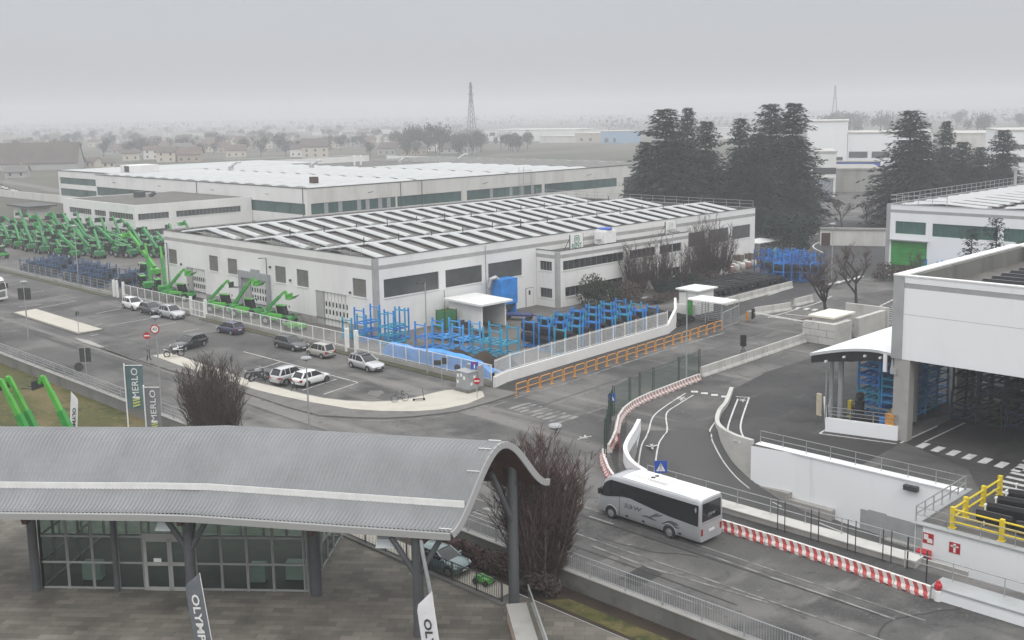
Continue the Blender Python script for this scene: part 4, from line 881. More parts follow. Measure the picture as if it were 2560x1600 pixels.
# red and white plastic barriers
def barrier_mesh(red=True):
    mb = MB(); ln = 2.0; prof = [(-.28, 0), (-.26, .22), (-.11, .40), (-.09, .82), (.09, .82), (.11, .40), (.26, .22), (.28, 0)]
    n = 16
    for i in range(n):
        x0, x1 = (ln*i/n if i else 0), (ln*(i+1)/n if i < n-1 else ln); m_ = 1 if (i % 4 in (1, 2)) and red else 0
        feet = i in (3, 4, 11, 12)
        sk = lambda x, z: x if x in (0, ln) else x+.34*(.41-z)
        a = [(sk(x0, p[1]), p[0], p[1] if (p[1] > 0 or not feet) else .10) for p in prof]; b = [(sk(x1, p[1]), p[0], p[1] if (p[1] > 0 or not feet) else .10) for p in prof]
        for j in range(len(prof)-1):
            mm_ = 0 if j in (3,) else m_
            mb.poly([a[j], b[j], b[j+1], a[j+1]], mm_)
        if i == 0: mb.poly(a)
        if i == n-1: mb.poly(b[::-1])
    mb.box(.3, -.05, .82, .42, .05, .86).box(ln-.42, -.05, .82, ln-.3, .05, .86)
    return mb.mesh('traffic_barrier', [MT['plastic_white'], MT['plastic_red']])
MT['plastic_white'] = layered('plastic_white', (.62, .60, .57), [((.4, .38, .35), 1.5, Z3, .5, .7, .6, 0)], rough=.55, bump=0); MT['plastic_red'] = layered('plastic_red', (.46, .07, .07), [((.42, .25, .22), 3, Z3, .5, .68, .8, 0)], rough=.55, bump=0)
MT['plastic_faded'] = layered('plastic_faded', (.40, .20, .19), [((.42, .34, .32), 3, Z3, .45, .65, .8, 0)], rough=.6, bump=0)
bm1 = barrier_mesh(); bm2 = bm1.copy(); bm2.materials[1] = MT['plastic_faded']
def barrier_line(pts, me, label, group):
    pts = [Vector((p[0], p[1], .012)) for p in pts]; seg = [(b-a).length for a, b in zip(pts, pts[1:])]; tot = sum(seg); n = max(1, round(tot/2.06))
    def at(s_):
        for a, b, l_ in zip(pts, pts[1:], seg):
            if s_ <= l_ or b is pts[-1]: return a.lerp(b, s_/l_)
            s_ -= l_
    for k in range(n):
        a, b = at(tot*k/n), at(tot*(k+1)/n); o = bpy.data.objects.new('traffic_barrier', me); COL.objects.link(o); o.location = a
        o.rotation_euler = (0, 0, math.atan2(b.y-a.y, b.x-a.x)+rnd.uniform(-.02, .02)); o.scale = ((b-a).length/2.03, 1, .8); tag(o, label, 'barrier', group)
barrier_line([(54.55, 37.4), (54.5, 30), (54.05, 22.9)], bm1, 'bright red and white striped plastic barrier in the straight row behind the coach', 'striped barriers along the sunken lane')
barrier_line([(56.3, 46.6), (58.3, 49.2), (60.6, 51.3)], bm1, 'red and white striped plastic barrier in the short bend in front of the coach', 'striped barriers before the coach')
barrier_line([(61.6, 51.6), (64.6, 53.4), (67.2, 55.3), (69.6, 57.0), (72.4, 58.1), (75.0, 58.7), (79, 59.1), (84.8, 59.6)], bm2, 'faded pink and white plastic barrier in the curved row above the ramp', 'faded barriers above the ramp')
hyd = thing('hydrant_post', 'small red and white hydrant post at the end of the striped barriers', 'hydrant', (54.0, 22.55, 0))
part(hyd, 'base', MB().lathe([(.2, 0), (.2, .55), (.17, .6)], 12), MT['white_paint']); part(hyd, 'cap', MB().lathe([(.17, .6), (.2, .64), (.2, .9), (.12, 1.0), (.1, 1.1)], 12).tube((-.3, 0, .78), (.3, 0, .78), .07), MT['red'])
# dark pairs of net posts
def post_pair(x, y, h, label, group, dx=.0, dy=.5):
    t = thing('net_post', label, 'post', (x, y, 0), 0, group); part(t, 'rod', MB().tube((0, 0, 0), (0, 0, h), .035, n=6), MT['dark_steel']); part(t, 'rod', MB().tube((dx, dy, 0), (dx, dy, h-.05), .035, n=6), MT['dark_steel'])
for y in (33.4, 31.1, 28.7, 26.5): post_pair(56.75, y, 2.0, 'pair of thin dark posts beside the lane parapet', 'dark post pairs beside the parapet')
for p in ((55.6, 23.9), (56.7, 25.5)): tag(MB().tube((0, 0, 0), (0, 0, 1.9), .05, n=6).build('net_post', MT['dark_steel'], loc=(p[0], p[1], 0)), 'single dark post near the end of the lane parapet' if p[0] > 56 else 'single dark post in front of the red fire hose box', 'post')
nf = thing('green_net_fence', 'dark green net fence on thin posts curving above the ramp barriers', 'fence')
NP = [(59.7, 50.4), (61.5, 51.9), (63.6, 53.4), (65.8, 55.1), (67.6, 56.5), (69.7, 57.9), (73.0, 58.75), (75.0, 59.2), (77.3, 59.45), (82.1, 60.1), (86.3, 60.7)]
mb = MB()
for p in NP: mb.tube((p[0], p[1], 0), (p[0], p[1], 2.7), .045, n=6); mb.tube((p[0]+.35, p[1]+.1, 0), (p[0]+.35, p[1]+.1, 2.6), .035, n=6)
part(nf, 'posts', mb, MT['dark_steel'])
net = MB()
for z in [.2+.13*k for k in range(19)]:
    for a, b in zip(NP, NP[1:]): net.bar((a[0], a[1], z), (b[0], b[1], z), .014)
for a, b in zip(NP, NP[1:]):
    n = int((Vector(b)-Vector(a)).length/.14)
    for k in range(n): p = Vector(a).lerp(Vector(b), k/n); net.bar((p.x, p.y, .1), (p.x, p.y, 2.55), .012)
part(nf, 'net', net, mat('net_green', (.02, .075, .05), .8))
# concrete barriers (new jersey blocks) along the gate street
def jersey(ln, h=1.0):
    mb = MB(); pr = [(-.31, 0), (-.29, .1), (-.14, .34), (-.09, h), (.09, h), (.14, .34), (.29, .1), (.31, 0)]
    return mb.ext([(0, a, b) for a, b in pr], (ln, 0, 0)).mesh('concrete_barrier', [MT['concrete_light']])
def jersey_run(a, b, label, group, ln=4.0, gap=.06):
    a, b = Vector((*a, 0)), Vector((*b, 0)); L_ = (b-a).length; n = max(1, round(L_/ln)); me = jersey(L_/n-gap)
    for k in range(n):
        o = bpy.data.objects.new('concrete_barrier', me); COL.objects.link(o); p = a.lerp(b, k/n); o.location = (p.x, p.y, 0.012); o.rotation_euler = (0, 0, math.atan2((b-a).y, (b-a).x)); tag(o, label, 'barrier', group)
jersey_run((86.0, 60.2), (106.9, 60.95), 'weathered grey concrete barrier in the row along the middle of the gate street', 'concrete barriers in the middle of the street')
jersey_run(g2('7', 2290, 560), g2('8', 215, 660), 'pale concrete barrier in the row behind the barrier gate', 'concrete barriers behind the barrier gate')
jersey_run(g2('8', 250, 625), g2('8', 418, 585), 'single pale concrete barrier standing apart in the gate street', None, ln=9)
jersey_run(g2('7', 2000, 470), g2('8', 225, 452), 'pale concrete barrier in the long row before the black buckets', 'concrete barriers before the bucket yard')

# ================================================================ PAVILION with curved roof (near left)
pv = thing('glass_pavilion', 'glass pavilion under a wavy grey corrugated metal roof on forked columns', 'building')
PA = Vector((22.43, 61.30, 0)); PD = Vector((.65566, -.75505, 0)); PN = Vector((-.75505, -.65566, 0))
def PP(d, n, z): v = PA+PD*d+PN*n; return Vector((v.x, v.y, z))
def bell(t): return .5-.5*math.cos(2*math.pi*t)
def roof_pt(s, t, dz=0.0):
    """s: metres along the front eave, t: 0 front eave .. 1 rear eave"""
    k = max(0, s-9.6)*.147; fx, fn = s, 3.3+k
    bx, bn = s*1.0+4.75*min(1, max(0, (s+4)/28)), -5.6+max(0, s-9.6)*.42
    b = bell(t)**.9; z = 5.05+3.35*b+dz+1.15*t*min(1, max(0, (s-6)/18.6))
    return PP(fx+(bx-fx)*t, fn+(bn-fn)*t, z)
mb = MB(); NT = 30; S0, S1 = -9.0, 24.6; nrib = 152; per = 4
rows = []
for i in range(nrib*per+1):
    s = S0+(S1-S0)*i/(nrib*per); dz = (0, .075, .075, 0)[i % per]
    rows.append([roof_pt(s, j/NT, dz) for j in range(NT+1)])
mb.surf(rows); part(pv, 'corrugated_roof', mb, mat('zinc', (.235, .24, .245), .45, .3, var=.12, vs=.35, spec=.5))
mb = MB(); rows = [[roof_pt(S0+(S1-S0)*i/40, j/NT, -.32) for j in range(NT+1)] for i in range(41)]; mb.surf(rows[::-1]); part(pv, 'soffit', mb, MT['wood_red'], smooth=True)
def edge_strip(f, n, w, h, off):
    mb = MB(); P_ = [f(i/n) for i in range(n+1)]
    for a, b in zip(P_, P_[1:]): mb.bar(a+Vector((0, 0, off)), b+Vector((0, 0, off)), w, h)
    return mb
part(pv, 'gutter', edge_strip(lambda u: roof_pt(S0+(S1-S0)*u, -.012), 12, .22, .34, -.16), mat('gutter_grey', (.32, .32, .315), .5))
part(pv, 'snow_guard', edge_strip(lambda u: roof_pt(S0+(S1-S0-.15)*u, .155), 12, .05, .36, .2), MT['white_paint'])
part(pv, 'verge_trim', edge_strip(lambda u: roof_pt(S1+.02, u), 30, .12, .34, -.1), mat('trim_grey', (.36, .36, .36), .5))
for t in (.02, .30, .42, .52, .62): part(pv, 'roof_clip', MB().bar(roof_pt(S1-.75, t, .12), roof_pt(S1-.1, t, .12), .045), MT['white_paint'])
for s in (1.0, 9.6, 17.0, 23.0):
    P_ = [roof_pt(s, t/20, -.5) for t in range(21)]; mb = MB()
    for a, b in zip(P_, P_[1:]): mb.bar(a, b, .3, .42)
    part(pv, 'roof_beam', mb, MT['wood_red'])
# glazing
colm = mat('column_grey', (.075, .08, .085), .5, var=.15, vs=1); glass = glassy('pavilion_glass', (.66, .78, .73), .0, rough=.05)
FW, FD, FH = 15.6, 7.9, 6.0
def post(d, n, w=.12, z1=FH): a = PP(d, n, ZP); return (a, PP(d, n, z1), w)
xs = [0, 1.55, 3.05, 4.55, 6.05, 9.1, 10.6, 12.1, 13.6, 15.4]
mb = MB()
for x in xs: mb.bar(*post(x, 0), up=(0, 1, 0))
zr = [ZP+.08, ZP+1.62, ZP+3.2, ZP+4.8, ZP+6.3]
for z in zr: mb.bar(PP(0, 0, z), PP(15.6, 0, z), .09, .11)
ys = [0, -1.5, -3.0, -4.5, -6.0, -7.9]
for y in ys:
    mb.bar(PP(15.6, y, ZP), PP(15.6, y, FH), .12, up=(0, 1, 0)); mb.bar(PP(0, y, ZP), PP(0, y, FH), .12, up=(0, 1, 0))
for x in (1.5, 3, 4.5, 6, 7.6, 9.1, 10.6, 12.1, 13.6): mb.bar(PP(x, -7.9, ZP), PP(x, -7.9, FH), .12, up=(0, 1, 0))
for z in zr: mb.bar(PP(15.6, 0, z), PP(15.6, -7.9, z), .09, .11); mb.bar(PP(0, -7.9, z), PP(15.6, -7.9, z), .09, .11); mb.bar(PP(0, 0, z), PP(0, -7.9, z), .09, .11)
mb.bar(PP(15.7, -.5, ZP+.2), PP(15.7, -6, ZP+4.2), .14)
part(pv, 'window_frame', mb, mat('frame_grey', (.27, .275, .27), .5, var=.1))
zg0, zg1 = ZP+.1, FH
def pane(p, a, b): MB().poly([(*a[:2], zg0), (*b[:2], zg0), (*b[:2], zg1), (*a[:2], zg1)]).build('glass_wall', glass, p)
pane(pv, PP(0, 0, 0), PP(15.6, 0, 0)); pane(pv, PP(15.6, 0, 0), PP(15.6, -7.9, 0)); pane(pv, PP(15.6, -7.9, 0), PP(0, -7.9, 0)); pane(pv, PP(0, -7.9, 0), PP(0, 0, 0))
dm = MB()
for a, b in ((6.2, 7.6), (7.68, 9.0)):
    for x in (a, b): dm.bar(PP(x, .06, ZP+.02), PP(x, .06, ZP+3.1), .18, .08, up=tuple(PN))
    for z in (ZP+.1, ZP+1.6, ZP+3.05): dm.bar(PP(a, .06, z), PP(b, .06, z), .08, .2)
dm.bar(PP(6.1, .08, ZP+3.3), PP(9.1, .08, ZP+3.3), .12, .3)
part(pv, 'entrance_door', dm, mat('door_grey', (.34, .345, .33), .5))
part(pv, 'door_sign', MB().bar(PP(7.15, .13, ZP+1.85), PP(6.7, .13, ZP+1.85), .02, .22), MT['white_paint'])
part(pv, 'inside_floor', MB().poly([PP(.05, -.05, ZP+.02), PP(.05, -7.85, ZP+.02), PP(15.55, -7.85, ZP+.02), PP(15.55, -.05, ZP+.02)]), layered('pavilion_floor', (.10, .10, .095), [((.14, .135, .125), .6, Z3, .45, .7, .7, 0)]))
def fork_column(d, n, top_t, s, r=.2, stagger=1.3, z0=ZP):
    mb = MB(); b = PP(d, n, z0); mid = PP(d, n, 3.2); mb.tube(b, mid, r*1.1, r, n=12); tz = roof_pt(s, top_t, -.45).z
    mb.tube(mid, PP(d, n, tz), r, n=12)
    for dd, dn in ((-stagger, .1), (stagger, .1), (0, -stagger)): mb.tube(PP(d, n, 2.4), PP(d+dd, n+dn, max(4.6, tz-.2)), r*.62, r*.55, n=10)
    return part(pv, 'forked_column', mb, colm, smooth=40)
part(pv, 'column', MB().tube(PP(-.3, .25, ZP), PP(-.3, .25, 5.6), .26, n=14), colm, smooth=40); part(pv, 'column', MB().tube(PP(4.5, .25, ZP), PP(4.5, .25, 6.2), .16, n=12).tube(PP(4.5, .25, 5.0), PP(4.5, .25, 5.4), .16, .4, n=12), colm, smooth=40)
part(pv, 'column', MB().tube(PP(16.1, .3, ZP), PP(16.1, .3, 6.2), .33, n=14), colm, smooth=40)
fork_column(9.6, 2.1, .06, 9.6, .28); fork_column(22.7, 4.9, .05, 22.5, .27)
part(pv, 'downpipe', MB().path([PP(23.0, 5.3, 4.6), PP(23.1, 5.5, 3.9), PP(23.5, 5.6, 1.6), PP(23.5, 5.6, ZP)], .1, 8), MT['grey_paint'])
part(pv, 'column', MB().tube(PP(27.45, 2.2, ZP), PP(27.4, 1.2, 7.6), .3, .26, n=14).tube(PP(27.4, 1.7, 4.2), PP(26.4, 2.6, 7.2), .15, n=10), colm, smooth=40)
part(pv, 'base_bracket', MB().bar(PP(-.6, .9, 4.6), PP(-2.6, 1.4, 4.9), .5, .6), MT['wood_red'])
for d, n in ((8.3, 1.9), (20.9, 3.9)):
    t = thing('floodlight', 'square floodlight with white lens on the front forked column' if d < 10 else 'square floodlight with white lens on the forked column at the roof corner', 'lamp', PP(d, n, 4.0))
    part(t, 'lens', MB().ext([Vector((0, 0, 0))+v for v in (PD*-.45, PD*.45, PD*.5+PN*.3+Vector((0, 0, -.35)), PD*-.5+PN*.3+Vector((0, 0, -.35)))], (0, 0, .03)), mat('lamp_lens', (.85, .9, .92), .3)); part(t, 'housing', MB().ext([PD*-.5+PN*-.25, PD*.5+PN*-.25, PD*.45, PD*-.45], (0, 0, .35)).bar((0, 0, .2), tuple(PD*1.2+Vector((0, 0, .1))), .1), MT['grey_paint'])
for d, n, w in ((1.9, -1.2, 1.1), (13.9, -1.6, 1.6), (11.9, -1.2, .9)):
    t = thing('cabinet', {1.9: 'pale cabinet inside the glass pavilion by its left corner', 13.9: 'pale green board cabinet inside the pavilion by the right column', 11.9: 'two tier pale stand inside the pavilion behind the front glass'}[d], 'cabinet', PP(d, n, ZP+.02), math.atan2(PD.y, PD.x))
    part(t, 'carcass', MB().box(0, -.3, .1, w, .3, 1.15), mat('cabinet_pale', (.42, .46, .43), .5)); part(t, 'leg', MB().box(.02, -.25, 0, .12, .25, .1), MT['dark_steel']); part(t, 'leg', MB().box(w-.12, -.25, 0, w-.02, .25, .1), MT['dark_steel'])
# glass balustrade and rendered parapet at the bottom edge of the plaza
bl = thing('parapet_wall', 'rendered parapet wall with stone cap and glass balustrade at the bottom centre', 'wall')
E0, E1 = Vector((38.7, 38.2, 0)), Vector((33.2, 31.0, 0)); ed = (E1-E0).normalized(); en = Vector((ed.y, -ed.x, 0))
mb = MB(); mb.hexa([E0+Vector((0, 0, -3)), E0+en*1.0+Vector((0, 0, -3)), E1+en*1.0+Vector((0, 0, -3)), E1+Vector((0, 0, -3)), E0+Vector((0, 0, .0)), E0+en*1.0+Vector((0, 0, 0)), E1+en*1.0, E1+Vector((0, 0, 0))]); part(bl, 'rendered_wall', mb, mat('render_pink', (.52, .40, .32), .85, var=.06))
E0b, E1b = E0-ed*.06-en*.04, E1
mb = MB(); mb.hexa([E0b+Vector((0, 0, .003)), E0b+en*1.08+Vector((0, 0, .003)), E1b+en*1.08+Vector((0, 0, .003)), E1b+Vector((0, 0, .003)), E0b+Vector((0, 0, .1)), E0b+en*1.08+Vector((0, 0, .1)), E1b+en*1.08+Vector((0, 0, .1)), E1b+Vector((0, 0, .1))]); part(bl, 'stone_cap', mb, MT['concrete'])
mb = MB(); a = E0-en*.15; b = E1-en*.15
mb.poly([a+Vector((0, 0, ZP)), b+Vector((0, 0, ZP)), b+Vector((0, 0, 1.1)), a+Vector((0, 0, 1.1))]); part(bl, 'glass_panel', mb, glassy('balustrade_glass', (.72, .76, .77), .12)); part(bl, 'handrail', MB().bar(a+Vector((0, 0, 1.12)), b+Vector((0, 0, 1.12)), .06), MT['steel'])

# ================================================================ curved shelter beside the open hall
sh = thing('curved_shelter', 'lean-to shelter with arched white roof on steel posts beside the open hall', 'shelter')
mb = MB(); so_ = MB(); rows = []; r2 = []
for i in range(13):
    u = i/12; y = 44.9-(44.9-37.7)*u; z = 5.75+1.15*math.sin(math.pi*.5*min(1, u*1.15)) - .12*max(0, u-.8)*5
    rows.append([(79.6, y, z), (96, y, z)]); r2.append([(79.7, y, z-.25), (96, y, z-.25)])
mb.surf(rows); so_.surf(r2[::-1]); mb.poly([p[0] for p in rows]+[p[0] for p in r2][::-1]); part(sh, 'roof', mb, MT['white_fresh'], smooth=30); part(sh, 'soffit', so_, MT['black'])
fb = MB()
for i in range(12): fb.hexa([(79.9, r2[i][0][1], r2[i][0][2]-.9+.3*abs(i-6)/6), (80.0, r2[i][0][1], r2[i][0][2]-.9+.3*abs(i-6)/6), (80.0, r2[i+1][0][1], r2[i+1][0][2]-.9+.3*abs(i-5)/6), (79.9, r2[i+1][0][1], r2[i+1][0][2]-.9+.3*abs(i-5)/6), (79.9, r2[i][0][1], r2[i][0][2]-.02), (80.0, r2[i][0][1], r2[i][0][2]-.02), (80.0, r2[i+1][0][1], r2[i+1][0][2]-.02), (79.9, r2[i+1][0][1], r2[i+1][0][2]-.02)])
part(sh, 'front_beam', fb, MT['black'])
for y, z in ((43.4, 5.6), (41.8, 6.2), (40.0, 6.55), (38.7, 6.6)): part(sh, 'bracket', MB().box(79.6, y, z-.42, 79.9, y+.13, z-.27), MT['white_fresh'])
part(sh, 'front_post', MB().box(79.6, 38.15, 5.2, 79.8, 38.45, 6.6), MT['white_fresh'])
for y, r in ((42.9, .22), (43.75, .16)): part(sh, 'post', MB().tube((81.3, y, 0), (81.3, y, 5.6), r, n=12), MT['grey_paint'])
part(sh, 'back_post', MB().box(84.8, 38.0, 0, 85.2, 38.6, 5.9).tube((93, 43.4, 0), (93, 43.4, 5.6), .2), MT['concrete'])
lw = MB(); wall_run(lw, [(79.0, 36.75), (77.6, 42.2)], 0, 1.15, .25, side=-1); part(sh, 'low_wall', lw, MT['white_fresh'])
lr = roof_rail(sh, [(79.1, 36.9, 1.15), (77.75, 42.1, 1.15), (80.9, 43.5, 1.15)], .9, 2.0, r=.022, mids=2)
part(sh, 'downpipe', MB().path([(79.9, 44.9, 5.6), (80.2, 44.8, 4.7), (80.7, 43.9, 4.4), (80.7, 43.9, 0)], .06, 6), MT['steel'])
# concrete block booth and walls at the gate
bo = thing('block_booth', 'gatehouse booth walled with large grey concrete blocks and a cream flat roof', 'booth')
blk = bricks('block_wall', (.46, .45, .42), (.52, .51, .48), (.14, .135, .13), 1.25, .78, 0, ms=.012)
mb = MB().box(107.1, 57.4, 0, 107.9, 61.35, 2.35).box(107.9, 57.4, 0, 110.9, 58.1, 2.35)
part(bo, 'block_wall', mb, MT['concrete_light'])
jt = MB()
for z in (.78, 1.56): jt.box(107.09, 57.39, z, 107.1, 61.36, z+.03)
for y, z in ((59.4, 0), (58.4, .78), (60.4, .78), (59.4, 1.56)): jt.box(107.088, y, z, 107.1, y+.03, z+.78)
part(bo, 'joints', jt, MT['dark_steel'])
part(bo, 'cabin', MB().box(108.3, 58.3, 0, 112.4, 60.9, 2.75), MT['dirty_white']); part(bo, 'cabin_roof', MB().box(108.0, 58.0, 2.75, 112.8, 61.2, 2.95), mat('cream', (.74, .71, .62), .6, var=.05))
hs = thing('highway_wall_blocks', 'stepped pale concrete walls beside the bare trees behind the booth', 'wall')
part(hs, 'low_wall', MB().box(112.9, 57.6, 0, 119.5, 58.2, 2.2), MT['concrete_light']); part(hs, 'curved_wall', MB().box(119.6, 57.4, 0, 119.95, 62.8, 2.5).box(116, 62.6, 0, 119.6, 62.95, 1.4), MT['concrete_light'])
pb = thing('planter_bed', 'raised brown earth bed round the bare tree at the gate', 'planter')
part(pb, 'edging', MB().ext([(112.5, 61.4, 0), (118.5, 61.2, 0), (121, 66.5, 0), (115.5, 67.3, 0)], (0, 0, .3)), MT['concrete']); part(pb, 'earth', MB().ext([(112.7, 61.6, .3), (118.3, 61.4, .3), (120.7, 66.3, .3), (115.6, 67.1, .3)], (0, 0, .12)), mat('earth_red', (.075, .05, .04), .95, var=.3, vs=2))
# ================================================================ CARS
MT['car_glass'] = mat('car_glass', (.014, .016, .018), .1, spec=.45); MT['rim'] = mat('rim', (.40, .40, .41), .35, .7); MT['lamp_red'] = mat('lamp_red', (.30, .012, .012), .25); MT['lamp_clear'] = mat('lamp_clear', (.62, .65, .67), .15, spec=.8)
MT['plate'] = mat('plate', (.72, .72, .70), .5)
def paint(name, c, metal=.0): return mat(name, c, .3, metal, coat=.6, var=.04, vs=.8)
def interp(tab, x):
    if x <= tab[0][0]: return tab[0][1]
    for (a, b), (c, d) in zip(tab, tab[1:]):
        if x <= c: return b+(d-b)*(x-a)/(c-a)
    return tab[-1][1]
STY = {  # hood front z, hood rear z, windscreen base, roof start, roof end, tail glass base, belt z, deck z  (fractions of length measured from the rear, heights of the car height)
    'hatch': dict(ws=.74, rs=.52, re=.13, tg=.03, belt=.62, hood=.60, nose=.47, tail=.60), 'wagon': dict(ws=.70, rs=.50, re=.12, tg=.035, belt=.62, hood=.60, nose=.46, tail=.58),
    'suv': dict(ws=.72, rs=.54, re=.11, tg=.025, belt=.63, hood=.63, nose=.53, tail=.60), 'city': dict(ws=.80, rs=.62, re=.10, tg=.015, belt=.60, hood=.60, nose=.46, tail=.58)}
def make_car(name, label, pt, L_, W, Hh, sty, loc, rz, rails=False, glassroof=False, open_door=False, darkwheel=False):
    s = STY[sty]; car = thing(name, label, 'car', loc, rz); N = 28
    belt, ws, rs, re_, tg = s['belt']*Hh, s['ws']*L_, s['rs']*L_, s['re']*L_, s['tg']*L_
    def deck(x):
        return interp([(0, s['tail']*Hh*.86), (.02*L_, s['tail']*Hh), (tg, belt+.02), (ws, s['hood']*Hh+.02), (.90*L_, s['nose']*Hh+.13), (.965*L_, s['nose']*Hh), (.99*L_, s['nose']*Hh-.10), (L_, .36*Hh)], x)
    def hw(x): return W/2*interp([(0, .80), (.03*L_, .91), (.12*L_, .98), (.3*L_, 1), (.7*L_, 1), (.88*L_, .97), (.95*L_, .88), (.985*L_, .74), (L_, .58)], x)
    rows = []
    for i in range(N+1):
        x = L_*i/N; w, d = hw(x), deck(x); z0 = interp([(0, .36), (.04*L_, .24), (.95*L_, .2), (L_, .26)], x)
        half = [(w*.82, z0), (w*.97, z0+.12), (w*1.0, z0+.30), (w*1.0, d*.72), (w*.985, d*.88), (w*.93, d-.035), (w*.86, d), (w*.45, d+.025), (0, d+.03)]
        rows.append([(x, -y, z) for y, z in half]+[(x, y, z) for y, z in reversed(half[:-1])])
    mb = MB().surf(rows); mb.poly(rows[0]); mb.poly(rows[-1][::-1]); mb.surf([[r[0] for r in rows], [r[-1] for r in rows]])
    mb.xf(Matrix.Translation((-L_/2, 0, 0))); part(car, 'body', mb, [pt], smooth=50)
    # greenhouse
    def roofz(x): return interp([(re_, Hh-.05), (re_+.15*L_, Hh), (rs-.05*L_, Hh), (rs, Hh-.035)], x)
    gl = MB(); rows = []; xs = [tg, tg+(re_-tg)*.5, re_, re_+(rs-re_)*.33, re_+(rs-re_)*.66, rs, rs+(ws-rs)*.5, ws]
    for x in xs:
        zt = roofz(x) if re_ <= x <= rs else (belt+(roofz(re_)-belt)*((x-tg)/(re_-tg))**.85 if x < re_ else belt+(roofz(rs)-belt)*((ws-x)/(ws-rs))**.9)
        k = (zt-belt)/(Hh-belt); wb = hw(x)*.90; wt = wb*(1-.19*k)
        rows.append([(x, -wb, belt-.03), (x, -(wb+wt)/2, (belt+zt)/2), (x, -wt, zt-.03*k), (x, -wt*.8, zt+.01), (x, wt*.8, zt+.01), (x, wt, zt-.03*k), (x, (wb+wt)/2, (belt+zt)/2), (x, wb, belt-.03)])
    gl.surf(rows); gl.xf(Matrix.Translation((-L_/2, 0, 0))); part(car, 'windows', gl, [MT['car_glass']], smooth=50)
    rf = MB(); rr = []
    for x in [re_-.02*L_]+[re_+(rs-re_)*j/6 for j in range(7)]:
        zt = roofz(max(x, re_)); wt = hw(x)*.90*.815
        rr.append([(x, -wt-.02, zt-.05), (x, -wt*.84, zt+.025), (x, 0, zt+.045), (x, wt*.84, zt+.025), (x, wt+.02, zt-.05)])
    rf.surf(rr); n0 = len(rf.v)
    for sg in (-1, 1):
        wA = hw(ws)*.90; wR = hw(rs)*.90*.815; wB = hw(tg)*.9; wE = hw(re_)*.9*.815; xm = (rs+re_)/2+.02*L_
        rf.bar((ws-.02, sg*wA*.985, belt), (rs, sg*wR, roofz(rs)-.02), .09, .05); rf.bar((tg+.02, sg*wB*.98, belt), (re_, sg*wE, roofz(re_)-.03), .17 if sty != 'wagon' else .12, .06)
        rf.bar((xm, sg*(hw(xm)*.9+.008), belt), (xm, sg*(hw(xm)*.9*.82+.01), roofz(xm)-.04), .08, .03)
        x3 = re_+.09*L_; rf.bar((x3, sg*(hw(x3)*.9+.008), belt), (x3, sg*(hw(x3)*.9*.82+.01), roofz(x3)-.04), .07, .03)
        rf.bar((tg, sg*(hw(tg)*.9+.01), belt-.005), (ws, sg*(hw(ws)*.9+.01), belt-.005), .05, .05)
    rf.xf(Matrix.Translation((-L_/2, 0, 0))); part(car, 'roof', rf, [pt], smooth=40)
    if glassroof:
        gr = MB(); gr.surf([[(x, -hw(x)*.62, roofz(x)+.036), (x, 0, roofz(x)+.052), (x, hw(x)*.62, roofz(x)+.036)] for x in [re_+.1+(rs-re_-.1)*j/4 for j in range(5)]]); gr.xf(Matrix.Translation((-L_/2, 0, 0))); part(car, 'glass_roof', gr, MT['car_glass'])
    if rails:
        for sg in (-1, 1): part(car, 'roof_rail', MB().bar((re_+.2-L_/2, sg*hw(rs)*.68, Hh+.06), (rs-.1-L_/2, sg*hw(rs)*.68, Hh+.05), .05, .06), MT['steel'] if not darkwheel else MT['dark_steel'])
    R_w = .33 if sty in ('suv',) else .31
    if sty == 'city': R_w = .28
    for xa in (.185*L_, .815*L_):
        for sg in (-1, 1):
            x = xa-L_/2; y = sg*(W/2-.10)
            whl = MB().lathe([(R_w*.55, -.10), (R_w*.9, -.11), (R_w, -.07), (R_w, .07), (R_w*.9, .11), (R_w*.55, .10)], 18, (x, y, R_w), 'y'); o = part(car, 'wheel', whl, MT['rubber'], smooth=40)
            rim = MB().lathe([(.05, sg*.09), (R_w*.64, sg*.115)] if sg > 0 else [(R_w*.64, -.115), (.05, -.09)], 14, (x, y, R_w), 'y'); rim.build('rim', MT['dark_steel'] if darkwheel else MT['rim'], o)
            ar = MB(); rA = R_w+.075; pts = [(x+rA*math.cos(t), sg*(W/2-.045), R_w+rA*math.sin(t)) for t in [math.pi*(-.06)+math.pi*1.12*j/14 for j in range(15)]]; ar.ext(pts, (0, sg*.05, 0)); part(car, 'wheel_arch', ar, MT['rubber'])
    for sg in (-1, 1):
        zf = s['nose']*Hh-.02; xf = L_*.955-L_/2; part(car, 'headlight', MB().hexa([(xf-.12, sg*hw(.95*L_)*.62, zf-.08), (xf+.09, sg*hw(.95*L_)*.55, zf-.09), (xf+.02, sg*(hw(.95*L_)+.015), zf-.05), (xf-.30, sg*(hw(.9*L_)+.01), zf-.01), (xf-.14, sg*hw(.95*L_)*.62, zf+.03), (xf+.05, sg*hw(.95*L_)*.55, zf+.01), (xf-.02, sg*(hw(.95*L_)+.012), zf+.05), (xf-.32, sg*(hw(.9*L_)+.008), zf+.10)]), MT['lamp_clear'])
        zt = s['tail']*Hh*.80; part(car, 'tail_light', MB().box(-L_/2-.012, min(sg*W*.29, sg*W*.41), zt-.08, -L_/2+.12, max(sg*W*.29, sg*W*.41), zt+.10).box(-L_/2+.02, min(sg*W*.40, sg*W*.455), zt-.07, -L_/2+.22, max(sg*W*.40, sg*W*.455), zt+.12), MT['lamp_red'])
